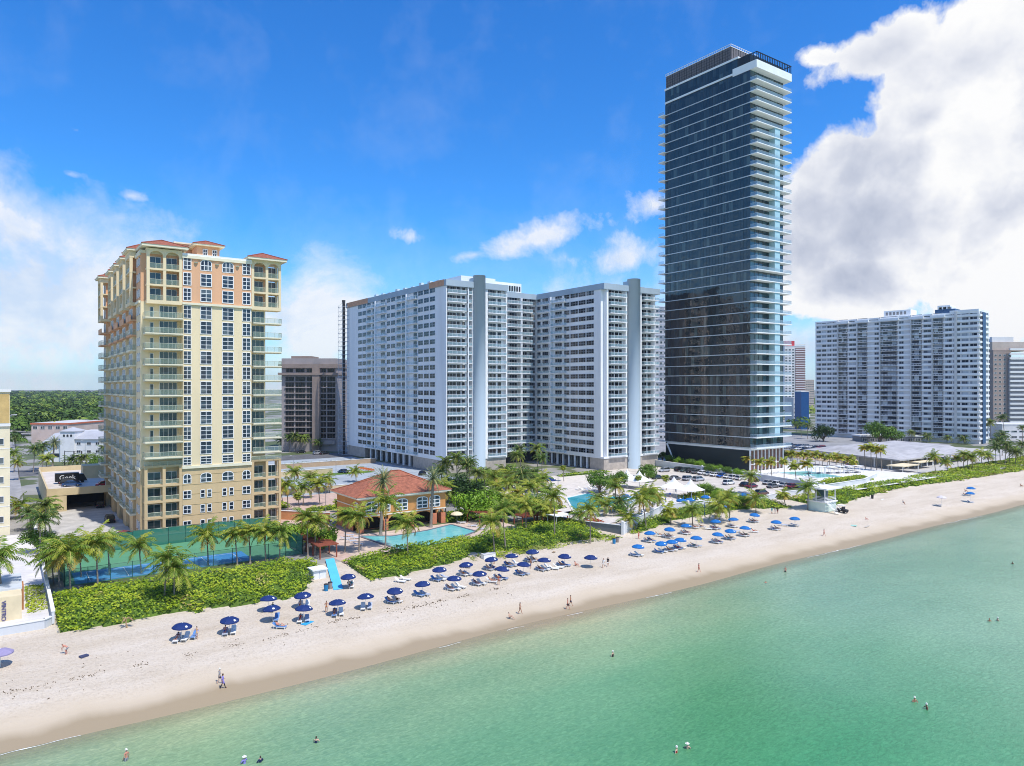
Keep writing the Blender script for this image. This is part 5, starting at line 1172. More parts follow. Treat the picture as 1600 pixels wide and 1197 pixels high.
def trees():
    tree_protos()
    T = lambda i, px, py, w, lab, grp=None, z=3.0: dup(TREE[i], (*G(px, py, z), z-.3-.9*w*gY(py, z)/FP/4.9), random.uniform(0, 6), lab, 'tree', grp, sc=w*gY(py, z)/FP/4.9)
    T(0, 735, 812, 62, 'bright green round tree right of the clubhouse', 'bright trees round the clubhouse'); T(0, 765, 812, 62, 'bright green tree touching the small red pergola', 'bright trees round the clubhouse')
    T(0, 462, 852, 52, 'bright green tree beside the cream tower corner, left of the bushy palms', 'bright trees round the clubhouse'); T(0, 505, 858, 56, 'bright green tree over the red pergola, nearest the clubhouse', 'bright trees round the clubhouse')
    T(2, 705, 785, 60, 'dark leafy tree behind the clubhouse, left one of the dark pair', 'dark trees behind the clubhouse'); T(2, 736, 790, 55, 'dark leafy tree behind the clubhouse, right one of the dark pair', 'dark trees behind the clubhouse')
    T(2, 810, 765, 50, 'dark tree in the corner between the condominium wings'); T(1, 937, 770, 46, 'rounded green tree beside the white tents on the deck'); T(1, 966, 762, 36, 'small clipped green tree at the corner of the stone base')
    T(2, 1287, 690, 36, 'round dark green tree left of the broad slab block'); T(2, 515, 704, 22, 'small round dark tree beside the brown block entrance')
    T(2, 538, 690, 30, 'dark tree between the brown block and the scaffold'); T(2, 536, 672, 26, 'farther dark tree between the brown block and the scaffold')
    T(1, 1375, 692, 44, 'broad green bush at the foot of the broad slab block'); T(1, 1395, 692, 34, 'lower green bush beside the slab block entrance')
    T(1, 62, 862, 50, 'green bushy tree under the dark palms beside the long white wall'); T(1, 1012, 752, 36, 'green shrubby tree between the two pairs of tents')
    T(1, 970, 806, 26, 'dark shrub tree on the deck beside the leaning palm'); T(1, 152, 735, 30, 'green shrub tree beside the white three-storey block')
    for i, (x, y) in enumerate(((1047, 727), (1062, 730), (1078, 733), (1092, 735), (1108, 741), (1121, 742), (1136, 745), (1153, 748), (1035, 722))):
        T(0 if i % 2 else 1, x, y-3, 19, ('leftmost' if i == 8 else ORD[i+1]+' from the left')+' of the clipped shrubs between the wall and the glass tower', 'clipped shrubs before the glass tower', 3.6)
    hz = [(1065, 796, 1), (1100, 772, 0), (1112, 776, 1), (1125, 781, 0), (1138, 785, 1), (1150, 790, 0), (1162, 792, 1)]
    for i, (x, y, k) in enumerate(hz[1:]): T(k, x, y, 26, ORD[i]+' from the left of the low garden trees between tents and parked cars', 'garden trees beside the parking', 3.0)
DRY = None
def leafpile(name, label, cells, mats, base, hfun, dens=14, size=(.14, .26), kind='stuff'):
    """a mass of shrubs: mounded base sheet and leaves standing over it"""
    rnd = random.Random(name+label); m = MB(); st = .8
    cs = set(cells); R5 = [(x, y) for x in range(-4, 5) for y in range(-4, 5) if x*x+y*y <= 18]
    NB = {}
    for c in cells:
        q = sum((c[0]+x, c[1]+y) in cs for x, y in R5)/len(R5); NB[c] = max(0, min(1, (q-.34)/.5))**.75
    pts = {}
    us = sorted(set(c[0] for c in cells)); 
    def H(u, v): return hfun(u, v)
    cs = set(cells)
    for (i, j) in cells:
        for a, b in ((0, 0), (1, 0), (1, 1), (0, 1)):
            if (i+a, j+b) not in pts:
                u, v = (i+a)*st, (j+b)*st; edge = any((i+a+x, j+b+y) not in cs for x in (-1, 0) for y in (-1, 0))
                pts[i+a, j+b] = len(m.v); m.v.append((u, v, gz(v)-.1 if edge else gz(v)+max(0, H(u, v)*(.2+.8*NB.get((i+a, j+b), NB[i, j]))-.45)))
        k = [pts[i, j], pts[i+1, j], pts[i+1, j+1], pts[i, j+1]]; m.f.append(tuple(k)); m.m.append(m.mi(base))
    wts = [w for _, w in mats]
    for (i, j) in cells:
        nb = NB[i, j]
        for k in range(int(dens*.74*(.95+.05*nb)+rnd.random())):
            u, v = (i+rnd.random())*st, (j+rnd.random())*st; h = H(u, v)*(.2+.8*nb)
            z = gz(v)+h*(1-.5*rnd.random()**2.2)+rnd.uniform(-.05, .12)
            e = .3; gx = (H(u+e, v)-H(u-e, v)); gy = (H(u, v+e)-H(u, v-e))
            n = Vector((-gx*.8+rnd.uniform(-.7, .7), -gy*.8+rnd.uniform(-.7, .7), 1.0)).normalized()
            a = n.cross(Vector((rnd.uniform(-1, 1), rnd.uniform(-1, 1), .2))).normalized(); b = n.cross(a); s = rnd.uniform(*size)
            q = noise.noise((u*.16, v*.2, 33))+.5*noise.noise((u*.5, v*.5, 35)); ww = [w*(max(.15, 1+2.6*q) if n_ == 0 else max(.15, 1-3.0*q) if n_ == len(wts)-1 else 1) for n_, w in enumerate(wts)]
            mt = rnd.choices(mats, ww)[0][0]; p = Vector((u, v, z))
            if kind == 'stuff' and 'mounds' in label+'mounds' and q > .52 and rnd.random() < .5: mt = DRY
            m.poly([p-a*s, p-b*s*.65, p+a*s, p+b*s*.65], mt)
    cx = sum(c[0] for c in cells)/len(cells)*st; cy = sum(c[1] for c in cells)/len(cells)*st
    o = m.build(name, loc=(cx, cy, gz(cy))); tag(o, label, 'shrubs', None, kind); return o
def dunes():
    global DRY
    DRY = leafmat('dry_leaf', (.30, .22, .07), (.42, .34, .12), (.50, .45, .16), .6, .2, .8)
    l0 = leafmat('seagrape_yellow', (.24, .36, .018), (.42, .52, .03), (.58, .60, .07), .35, .35); l1 = leafmat('seagrape_green', (.15, .26, .018), (.27, .41, .03), (.40, .52, .06), .35, .35); l2 = leafmat('seagrape_deep', (.03, .07, .01), (.06, .12, .018), (.10, .17, .03), .5, .2)
    gs = leafmat('dune_grass', (.12, .17, .03), (.22, .27, .05), (.36, .35, .12), .3, .2, .8); base = M('shrub_base', (.09, .15, .02), .9, .3, .8); gb = M('grass_base', (.20, .24, .06), .9, .25, .4)
    def interp(T, u):
        if u <= T[0][0]: return T[0][1]
        for (a, x), (b, y) in zip(T, T[1:]):
            if u <= b: return x+(y-x)*(u-a)/(b-a)
        return T[-1][1]
    def region(F, B, u0, u1, skip=None):
        out = []
        for i in range(int(u0/.8), int(u1/.8)+1):
            u = i*.8
            f = interp(F, u)+1.6*noise.noise((u*.3, 1, 7))+1.0*noise.noise((u*1.1, 3, 7)); b = interp(B, u)
            for j in range(int(f/.8), int(b/.8)+1):
                if skip and skip(u, j*.8): continue
                out.append((i, j))
        return out
    def hf(amp, lo, sc=.22, seed=0, edge=None):
        return lambda u, v: lo*.6+amp*1.25*(1-min(1, 1.7*abs(noise.noise((u*sc*.9, v*sc*1.1, seed)))))*(.6+.6*noise.noise((u*.07, v*.1, seed+9)))+.45*amp*(1-2*abs(noise.noise((u*sc*2.6, v*sc*2.6, seed+4))))
    hut = lambda u, v: (40.4 < u < 44.9 and v < 116.2) or (u > 38.5 and v < 112)
    F1 = [(3.6, 110), (7, 108.5), (19, 109), (26, 108), (33, 107), (38, 109.5), (41, 113)]
    leafpile('dune_shrubs', 'mounds of bright sea-grape shrubs between the tennis court and the sand', region(F1, [(5, 125), (14, 124.5), (30, 122.5), (37, 123.5), (44, 124)], 5.8, 43.6, hut), [(l0, 5), (l1, 3), (l2, .8)], base, hf(1.35, .7, .2, 1), 17)
    F2 = [(48.6, 109), (51, 108.5), (58, 109.5), (65, 111), (72, 113.5), (79, 112), (92, 112), (102, 111)]
    sk = lambda u, v: u < 48.8+max(0, (112-v)*.0) and v > 109
    leafpile('dune_shrubs', 'band of bright sea-grape shrubs in front of the nearer pool', region(F2, [(48, 120), (60, 121.5), (76, 123), (84, 121)], 49.2, 78), [(l0, 4), (l1, 4), (l2, .7)], base, hf(.9, .9, .25, 3), 17)
    leafpile('dune_shrubs', 'greener shrub mounds of the wide dune under the five palms', region(F2, [(76, 123), (90, 122), (101, 125), (104, 122)], 78, 103.4), [(l0, 2.5), (l1, 4), (l2, 1.3)], base, hf(1.5, .4, .2, 5), 16)
    F3 = [(110, 110.8), (114, 110.5), (128, 114.5), (139, 114.5), (157, 116), (170, 117)]
    leafpile('dune_shrubs', 'green shrubs at the seaward edge of the big sun deck', region(F3, [(110, 112), (118, 115.5), (134, 119.5), (150, 120), (166, 118.2)], 110.5, 150, lambda u, v: v > 110+(u-108)*.47), [(l0, 2), (l1, 4), (l2, 2)], base, hf(1.4, .5, .25, 8), 15)
    leafpile('dune_shrubs', 'low green shrubs left of the lookout hut', region([(150, 115), (157, 114), (169, 109)], [(150, 118), (160, 119), (169.5, 118)], 150, 169.5), [(l0, 4), (l1, 4), (l2, 1)], base, hf(1.3, .5, .25, 11), 15)
    leafpile('dune_shrubs', 'green shrubs right of the lookout hut', region([(178, 107), (184, 106), (200, 108.5), (232, 111), (262, 109)], [(178, 116), (200, 117), (226, 117), (262, 118)], 178.2, 262), [(l0, 4), (l1, 3), (l2, 1.2)], base, hf(1.2, .5, .2, 14), 11, (.18, .34))
    leafpile('dune_grass', 'grassy green belt of the far dune running to the right edge', region([(262, 109), (322, 108), (440, 108)], [(262, 120), (322, 122), (440, 126)], 262, 440), [(gs, 4), (l0, 3), (l1, 2)], gb, hf(.9, .3, .12, 17), 6, (.25, .5))
    box = lambda a, b, c, d: [(i, j) for i in range(int(a/.8), int(b/.8)) for j in range(int(c/.8), int(d/.8))]
    for lab, a, b, c, d, h in (('clipped hedge along the tan planter wall behind the forecourt', 56, 84, 205, 208, 1.5), ('clipped hedge behind the white car in the blue-grey car park', 62, 96, 247, 250, 1.6), ('round-topped hedge in the middle of the forecourt', 63, 73, 172.5, 177, .9), ('hedge at the far side of the forecourt, left of the clubhouse', 52, 60, 182, 196, 1.2),
                               ('hedge at the back of the blue-grey car park', 80, 124, 271, 275, 1.8), ('hedge at the foot of the condominium lobby on the sun deck', 156, 180, 190, 193, 1.3), ('low planting round the foot of the clubhouse', 83, 92, 141, 150, 1.2), ('planting strip between the thicket of palms and the condominium', 112, 150, 186, 192, 1.6), ('dense undergrowth below the thicket of palms', 96, 118, 140, 160, 1.3)):
        leafpile('hedge', lab, box(a, b, c, d), [(l1, 4), (l0, 2), (l2, 3)], base, hf(h*.5, h, .3, int(a)), 9, (.2, .36))
    # fringe of creeping grass before the shrubs
    leafpile('dune_grass', 'thin creeping grass spilling onto the sand along the wide dune', region([(70, 110.5), (79, 109), (92, 109.8), (102, 108.8), (107, 108)], [(70, 112), (80, 112), (104, 112), (107, 111.5)], 70, 106), [(gs, 4), (l0, 2)], gb, hf(.3, .15, .3, 20), 8)
    leafpile('dune_shrubs', 'leafy hedge between the sea walls and the pergolas of the nearer pool', region([(80, 122.5), (104, 126)], [(80, 124.5), (104, 128.5)], 81, 103), [(l1, 4), (l0, 2), (l2, 1)], base, hf(.7, 1.0, .25, 24), 14)
    leafpile('dune_shrubs', 'yellow-green hedge on the club wall right of the lookout hut', region([(206, 119.5), (232, 121)], [(206, 126), (232, 127)], 206, 232), [(l0, 4), (gs, 2), (l1, 1)], base, lambda u, v: 2.0+.8*noise.noise((u*.3, v*.3, 2)), 12, (.2, .36))
    leafpile('dune_shrubs', 'narrow yellow-green planting inside the long white wall at the far left', region([(2.2, 116), (4.6, 116)], [(2.2, 133), (4.6, 133)], 2.5, 4.5), [(l0, 4), (gs, 2)], base, hf(.6, .5, .4, 30), 16)
    leafpile('red_shrubs', 'red-leaved shrubs beside the dark wall end at the sun deck', region([(105, 119.5), (112, 121)], [(105, 123), (112, 124)], 105, 111.5), [(leafmat('red_leaf', (.22, .02, .01), (.45, .06, .02), (.6, .16, .05), .6), 4), (l2, 1)], base, hf(.9, .9, .4, 31), 18)
    leafpile('garden_bed', 'shrub bed with orange-red leaves beside the tents', region([(150, 128.5), (160, 128)], [(150, 134), (163, 136)], 152, 163.5), [(l1, 4), (l0, 2), (leafmat('orange_leaf', (.3, .08, .01), (.5, .2, .03), (.55, .3, .06), .6), 1), (l2, 1)], base, hf(.9, 1.2, .3, 33), 12)
def woods():
    """the far-off tree canopy of the suburb: one mass"""
    rnd = random.Random(3); m = MB(); g = [leafmat('wood_a', (.05, .10, .02), (.10, .18, .03), (.17, .26, .05), .05, .1, .8), leafmat('wood_b', (.02, .045, .012), (.04, .08, .02), (.08, .13, .03), .05, .1, .8), leafmat('wood_c', (.12, .19, .03), (.20, .28, .04), (.30, .36, .08), .05, .1, .8)]
    gbm = M('wood_floor', (.05, .07, .025), .9, .3, .02)
    def W(px, Y): X = (px-800)/FP*Y; return (cT*X+sT*Y, -sT*X+cT*Y)
    def crown(u, v, r, h, n, s):
        mt = rnd.choices(g, (5, 4, 2))[0]; 
        for k in range(n):
            d = Vector((rnd.gauss(0, 1), rnd.gauss(0, 1), abs(rnd.gauss(0, .9)))).normalized()
            p = Vector((u+d.x*r, v+d.y*r, 3+h*.45+d.z*h*.55)); nn = (d+Vector((rnd.uniform(-.6, .6), rnd.uniform(-.6, .6), rnd.uniform(-.1, .6)))).normalized()
            a = nn.cross(Vector((rnd.random(), rnd.random(), .3))).normalized(); b = nn.cross(a); q = s*rnd.uniform(.6, 1.2)
            m.poly([p-a*q, p-b*q*.7, p+a*q, p+b*q*.7], mt)
    for i in range(620):
        t = rnd.random(); Y = 430*(3400/430)**t
        for lo, hi, w in (((-20, 172, 1)),): 
            u, v = W(rnd.uniform(lo, hi), Y); r = rnd.uniform(3.5, 7)*(1+Y/2600); crown(u, v, r, rnd.uniform(7, 13)*(1+Y/9000), 95 if Y < 900 else 60, .9*(1+Y/900))
    for i in range(170):
        Y = rnd.uniform(420, 1800); px = rnd.choice([rnd.uniform(526, 548), rnd.uniform(1228, 1272), rnd.uniform(1552, 1610), rnd.uniform(1228, 1270), rnd.uniform(15, 48)])
        if 1225 < px < 1275 and Y < 500: continue
        if px < 50 and Y < 520: Y = rnd.uniform(345, 500)
        if px < 50 and px > 33 and Y < 520: px -= 18
        u, v = W(px, Y); crown(u, v, rnd.uniform(3, 6)*(1+Y/2600), rnd.uniform(6, 11), 70, .8*(1+Y/900))
    m.build('far_woods', loc=(0, 600, 3), label='continuous green tree canopy of the suburb reaching the horizon', cat='woodland', kind='stuff')
def wrack():
    rnd = random.Random(5); m = MB(); d = M('seaweed_brown', (.16, .12, .08), .9, .2, 3)
    for i in range(700):
        u = rnd.uniform(-2, 66); v = 93.3+1.2*noise.noise((u*.09, 0, 2))+rnd.gauss(0, .28)+(u*.02)
        if noise.noise((u*.22, 4, 4)) < -.05: continue
        if rnd.random() < .25: v += rnd.uniform(-3.5, 4.5)
        s = rnd.uniform(.02, .06)*(1.9 if rnd.random() < .06 else 1); z = gz(v)+.06+.10*noise.noise((u*.02, v*.1, 3))+(.10*noise.noise((u*.12, v*.16, 9)) if v > 88 else 0)
        a = rnd.uniform(0, 3.1); c, q = cos(a), sin(a)
        m.hexa([(u-c*s*2, v-q*s*2, z-.08), (u+q*s, v-c*s, z-.08), (u+c*s*2, v+q*s*2, z-.08), (u-q*s, v+c*s, z-.08), (u-c*s*1.5, v-q*s*1.5, z), (u+q*s*.6, v-c*s*.6, z+.02), (u+c*s*1.5, v+q*s*1.5, z), (u-q*s*.6, v+c*s*.6, z+.02)], d)
    m.build('seaweed_scraps', loc=(30, 93, 1.3), label='line of small dark seaweed scraps on the sand', cat='seaweed', kind='stuff')
    f = MB(); wm = M('foam', (.85, .85, .82), .8, .0)
    for u0, u1, dv in ((-2, 6, .3), (46, 49.5, .1), (57, 60, .0), (68, 71, .15), (84, 90, .2), (130, 150, .5), (190, 210, .3)):
        n = int((u1-u0)*5); 
        for i in range(n):
            a, b = u0+(u1-u0)*i/n, u0+(u1-u0)*(i+1)/n; vv = lambda u: 80.6+dv+1.1*noise.noise((u*.025, 5, 1))+.5*noise.noise((u*.3, 2, 2)); w = lambda t: .02+.06*sin(pi*t)*max(0,.3+1.6*noise.noise((t*(u1-u0)*.7+u0, 7, 1)))*(1+noise.noise((t*9+u0, 1, 1)))
            f.poly([(a, vv(a)-w(i/n), .03), (b, vv(b)-w((i+1)/n), .03), (b, vv(b)+w((i+1)/n), .035), (a, vv(a)+w(i/n), .035)], wm)
    f.build('foam_line', loc=(60, 81, 0), label='thin broken white foam line at the edge of the sea', cat='foam', kind='stuff')
# ================================================================ BEACH THINGS, CARS, PEOPLE
def sand_z(u, v):
    z = gz(v)
    if v < 110: z += .10*noise.noise((u*.02, v*.1, 3))*(1 if v > 80 else .3)
    if 88 < v < 121: z += .10*noise.noise((u*.12, v*.16, 9))
    return z
def umbrella_proto(name, col, patch=True, R=1.22, H=1.80, hub=.44):
    cm = M(name+'_canvas', col, .7, .06, 2); pm = M('umbrella_pole', (.75, .75, .72), .4, 0); wp = M('white_print', (.82, .84, .86), .7, 0)
    root = thing('beach_umbrella', (0, -900, -50), 'umbrella', 'umbrella')
    m = MB(); m.cyl(0, 0, -.3, H+hub*.9, .028, pm, n=6); m.build('pole', root, loc=(0, 0, 0))
    m = MB(); n = 8; rings = [(0, H+hub+.02), (.35, H+hub*.93), (.68, H+hub*.62), (.92, H+hub*.2), (1.0, H)]
    P = []
    for fr, z in rings:
        row = []
        for i in range(n*2):
            a = 2*pi*i/(n*2); k = 1 if i % 2 == 0 else .965; row.append((R*fr*k*cos(a), R*fr*k*sin(a), z-(0 if i % 2 == 0 else .03*fr)))
        P.append(row)
    for j in range(4):
        for i in range(n*2): q = (i+1) % (n*2); m.poly([P[j][i], P[j][q], P[j+1][q], P[j+1][i]][::-1], cm)
    for i in range(n*2):
        q = (i+1) % (n*2); a, b = P[4][i], P[4][q]; m.poly([a, b, (b[0]*1.0, b[1]*1.0, b[2]-.13), (a[0], a[1], a[2]-.13)], cm)
    for i in range(n): a = 2*pi*i/n; m.tube([(0, 0, H-.1), (R*.93*cos(a), R*.93*sin(a), H+.1)], [.012, .012], pm, 3)
    m.cyl(0, 0, H+hub, H+hub+.1, .05, pm, n=6)
    c = m.build('canopy', root, loc=(0, 0, 0)); c.location = (0, 0, 0)
    if patch:
        m = MB()
        a0 = -1.15
        f = lambda t, r: (R*r*cos(a0+t), R*r*sin(a0+t), H+hub*(.2+(.92-r)/(.92-.68)*.42)+.035)
        m.poly([f(-.13, .9), f(.13, .9), f(.16, .70), f(-.16, .70)], wp); o = m.build('logo_patch', None, loc=(0, 0, 0)); o.parent = c
    reg(root); return root
def lounger_proto(name, fab, back=38, frame=(.80, .80, .78)):
    fm = M('lounger_frame', frame, .5, 0); cm = M(name+'_fabric', fab, .8, .08, 3)
    root = thing('sun_lounger', (0, -900, -50), 'lounger', 'sun lounger')
    m = MB()
    for x in (-.31, .31): m.box(x-.025, x+.025, -.65, .62, .26, .31, fm)
    for y in (-.62, .56): m.box(-.3, .3, y, y+.05, .262, .308, fm)
    m.build('frame', root, loc=(0, 0, 0))
    for x in (-.31, .31):
        for y in (-.55, .5): m = MB(); m.box(x-.03, x+.03, y, y+.06, -.05, .26, fm); m.build('leg', root, loc=(0, 0, 0))
    m = MB(); m.box(-.29, .29, -.66, .6, .312, .37, cm)
    for i in range(6): m.box(-.28, .28, -.6+i*.2, -.59+i*.2, .371, .376, fm)
    m.build('seat', root, loc=(0, 0, 0))
    b = radians(back); L = .78; m = MB(); y0, z0 = .6, .33; dy, dz = cos(b)*L, sin(b)*L; ny, nz = -sin(b)*.05, cos(b)*.05
    m.hexa([(-.3, y0, z0), (.3, y0, z0), (.3, y0+dy, z0+dz), (-.3, y0+dy, z0+dz), (-.3, y0+ny, z0+nz), (.3, y0+ny, z0+nz), (.3, y0+dy+ny, z0+dz+nz), (-.3, y0+dy+ny, z0+dz+nz)], cm)
    m.tube([(-.3, y0+dy*.7, z0+dz*.7), (-.3, y0+dy*.55, .02)], [.02, .02], fm, 4); m.tube([(.3, y0+dy*.7, z0+dz*.7), (.3, y0+dy*.55, .02)], [.02, .02], fm, 4)
    m.build('backrest', root, loc=(0, 0, 0)); reg(root); return root
def car_proto(kind):
    root = thing('parked_car' if kind != 'truck' else 'box_truck', (0, -900, -50), 'car', 'car')
    pt = MC.get('paint') or M('paint', (.5, .5, .5), .25, 0, 1, spec=.6); gm = M('car_glass', (.012, .016, .02), .06, 0, spec=.8); tm = M('tyre', (.02, .02, .02), .8, 0); rim = M('rim', (.45, .45, .47), .35, 0, metal=.6)
    hl = M('headlight_glass', (.75, .78, .8), .15, 0); tl = M('taillight_red', (.45, .02, .02), .25, 0); bk = M('car_trim', (.03, .03, .03), .6, 0)
    L, W = (4.75, 1.86) if kind == 'suv' else (4.6, 1.80)
    h1 = .98 if kind == 'suv' else .82; h2 = 1.68 if kind == 'suv' else 1.42; hw = W/2
    st = [(-L/2, .80, .42, h1*.80), (-L/2+.12, .95, .30, h1*.93), (-L/2+.7, 1, .24, h1*(1.0 if kind == 'suv' else 1.05)), (-.6, 1, .24, h1*1.02), (.6, 1, .24, h1), (L/2-1.05, 1, .24, h1*.97), (L/2-.35, .96, .25, h1*.84), (L/2-.05, .84, .30, h1*.68), (L/2, .72, .36, h1*.55)]
    m = MB(); k = m.mi(pt); rows = []
    for y, wf_, zb, zt in st:
        w = hw*wf_; sec = [(-w*.92, zb), (-w, zb+.15), (-w, zt-.22), (-w*.93, zt-.03), (-w*.6, zt+.02), (w*.6, zt+.02), (w*.93, zt-.03), (w, zt-.22), (w, zb+.15), (w*.92, zb)]
        rows.append([(x, y, z) for x, z in sec])
    b = len(m.v); n = 10
    for r in rows: m.v += r
    for j in range(len(rows)-1):
        for i in range(n): q = (i+1) % n; m.f.append((b+j*n+i, b+(j+1)*n+i, b+(j+1)*n+q, b+j*n+q)); m.m.append(k)
    m.f.append(tuple(b+i for i in range(n))); m.m.append(k); m.f.append(tuple(b+(len(rows)-1)*n+i for i in reversed(range(n)))); m.m.append(k)
    # cabin: roof skin on pillars
    c0, c1, c2, c3 = (-L/2+.12, -L/2+.55, .55, 1.35) if kind == 'suv' else (-L/2+.55, -L/2+1.25, .35, 1.3)
    zb = h1-.02; tw = hw*.78
    A = [(-hw*.93, c0, zb), (hw*.93, c0, zb), (hw*.93, c3, zb), (-hw*.93, c3, zb)]; B = [(-tw, c1, h2), (tw, c1, h2), (tw, c2, h2), (-tw, c2, h2)]
    m.hexa([(x, y, z-.05) for x, y, z in B]+[(x*.97, y, z+.03) for x, y, z in B], pt)
    for i in range(4): m.tube([A[i], (B[i][0], B[i][1], h2-.03)], [.045, .045], pt, 5)
    mid = (c1+c2)/2
    for s in (-1, 1): m.tube([(s*hw*.93, mid, zb), (s*tw, mid, h2-.03)], [.04, .04], pt, 5)
    m.box(-hw*.86, hw*.86, -L/2-.03, -L/2+.1, .32, .5, bk); m.box(-hw*.7, hw*.7, L/2-.1, L/2+.02, .3, .46, bk)
    for s in (-1, 1): m.box(s*hw*1.0, s*(hw+.17), c3-.35, c3-.2, zb+.02, zb+.14, pt)
    m.build('body', root, loc=(0, 0, 0))
    g = MB(); a = [(x*.985, y+(.03 if y < 0 else -.03), z) for x, y, z in A]; t = [(x*.985, y, z-.052) for x, y, z in B]
    for i in range(4): j = (i+1) % 4; g.poly([a[i], a[j], t[j], t[i]], gm)
    g.build('windows', root, loc=(0, 0, 0))
    for s in (-1, 1):
        for y in (-L/2+.85, L/2-.9):
            w = MB(); w.tube([(s*(hw-.2), y, .33), (s*(hw+.01), y, .33)], [.33, .33], tm, 14); o = w.build('wheel', root, loc=(0, 0, 0)); r = MB(); r.tube([(s*(hw+.005), y, .33), (s*(hw+.025), y, .33)], [.2, .19], rim, 10); q = r.build('rim', None, loc=(0, 0, 0)); q.parent = o
        w = MB(); w.box(s*hw*.52, s*hw*.80, L/2-.16, L/2-.01, h1*.56, h1*.68, hl); w.build('headlight', root, loc=(0, 0, 0))
        w = MB(); w.box(s*hw*.66, s*hw*.88, -L/2-.015, -L/2+.2, h1*.66, h1*.82, tl); w.build('taillight', root, loc=(0, 0, 0))
    reg(root); return root
PAINT = {}
def paint(c):
    if c not in PAINT: PAINT[c] = M('paint_'+c, {'white': (.78, .78, .78), 'silver': (.46, .48, .50), 'grey': (.20, .21, .22), 'black': (.018, .018, .02), 'darkgreen': (.05, .08, .07), 'blue': (.02, .12, .50), 'navy': (.03, .08, .20), 'red': (.40, .02, .025), 'maroon': (.20, .03, .05), 'brown': (.15, .08, .05)}[c], .22, 0, 1, spec=.7, metal=.0 if c == 'white' else .25)
    return PAINT[c]
def cars():
    protos = {k: car_proto(k) for k in ('sedan', 'suv')}
    N = {'sedan': 'sedan', 'suv': 'SUV'}
    def car(kind, u, v, rz, col, label, group, z=3.01):
        r = dup(protos[kind], (u, v, z), rz, label, 'car', group, swap={'paint': paint(col)}); return r
    g = 'cars in the beach car park'
    # nose to the wall: the long axis along u (rz -90 puts +y to +u)
    row = [(196.5, 179.5, 'suv', 'silver', 'silver SUV parked alone at the far end of the row along the long wall'), (202.6, 177.5, 'suv', 'black', 'black SUV farthest along the wall row'), (202.4, 174.6, 'suv', 'darkgreen', 'dark green SUV beside the farthest black one'),
           (202.3, 171.8, 'suv', 'black', 'black SUV between the dark green SUV and the grey one'), (202.0, 169.0, 'suv', 'grey', 'dark grey SUV left of the first white car at the wall'), (201.8, 166.1, 'sedan', 'white', 'white sedan beside the dark grey SUV at the wall'), (201.5, 163.2, 'sedan', 'silver', 'silver sedan between two white cars at the wall'),
           (201.2, 160.2, 'sedan', 'white', 'white sedan immediately left of the bright blue car'), (200.9, 157.2, 'sedan', 'blue', 'bright blue sedan at the wall'), (200.6, 154.3, 'sedan', 'white', 'white sedan immediately right of the bright blue car'), (200.3, 151.5, 'suv', 'white', 'second white car right of the bright blue one'), (200.1, 148.8, 'suv', 'white', 'last white SUV before the palm at the wall'),
           (199.6, 143.4, 'sedan', 'black', 'black sedan just right of the palm at the wall'), (198.2, 137.0, 'sedan', 'silver', 'silver sedan leading the right-hand group at the wall'), (198.0, 134.2, 'sedan', 'white', 'white sedan second in the right-hand group at the wall'), (197.6, 130.9, 'sedan', 'silver', 'pale silver sedan third in the right-hand group at the wall'), (197.2, 128.0, 'sedan', 'maroon', 'maroon sedan at the right end of the wall row')]
    for u, v, k, c, l in row: car(k, u, v, -pi/2+random.uniform(-.04, .04) if random.random() < .6 else pi/2, c, l, g)
    r2 = [(179.5, 167.0, 'sedan', 'darkgreen', 'dark green sedan behind the garden tree, in the nearer row'), (182.6, 162.0, 'sedan', 'grey', 'grey sedan in the nearer row behind the white tents'), (185.0, 158.5, 'suv', 'silver', 'silver SUV in the middle of the nearer row'), (186.6, 155.4, 'suv', 'silver', 'second silver SUV right of the tents in the nearer row'),
          (187.5, 144.0, 'suv', 'white', 'large pale SUV standing in front of the white cars'), (188.5, 138.5, 'sedan', 'black', 'dark sedan left of the palm in the nearer row'), (187.6, 135.6, 'sedan', 'maroon', 'dark maroon sedan under the palm'), (177.0, 124.5, 'suv', 'brown', 'long dark brown SUV by the white deck wall'), (192.5, 131.5, 'sedan', 'grey', 'low dark grey sedan before the right-hand group'), (172.5, 170.0, 'sedan', 'white', 'white sedan beside the round shaft of the condominium')]
    for u, v, k, c, l in r2: car(k, u, v, -pi/2+random.uniform(-.08, .08), c, l, g)
    g = 'cars in the lots behind'
    for (px, py, k, c, rz, l) in ((508, 751, 'suv', 'white', -.9, 'white SUV in the blue-grey car park behind the forecourt'), (536, 739, 'sedan', 'navy', .3, 'dark navy sedan turning beside the orange barriers'), (552, 722, 'sedan', 'silver', -1.2, 'pale car near the scaffold foot'), (572, 722, 'sedan', 'silver', -1.0, 'silver car parked below the raised lobby of the condominium'), (497, 710, 'suv', 'silver', -1.5, 'silver car before the brown block entrance'), (507, 710, 'sedan', 'black', -1.5, 'black car before the brown block entrance'), (660, 742, 'sedan', 'black', -.8, 'black car in the shade of the condominium foot'), (470, 708, 'sedan', 'black', 1.5, 'black car under the palms of the brown block')):
        car(k, *G(px, py, 3), rz, c, l, g)
    cols = ['black', 'grey', 'navy', 'silver', 'white', 'black', 'red', 'silver', 'grey', 'white', 'black', 'navy', 'silver', 'white']
    for i in range(14):
        px = 1232+(i % 7)*8.5; py = 697+4.5*(i//7)+(i % 7)*.7
        car('sedan' if i % 3 else 'suv', *G(px, py, 3), radians(60), cols[i], ORD[i % 7]+' car from left, '+('far' if i < 7 else 'near')+' row of the lot right of the glass tower', 'cars right of the glass tower')
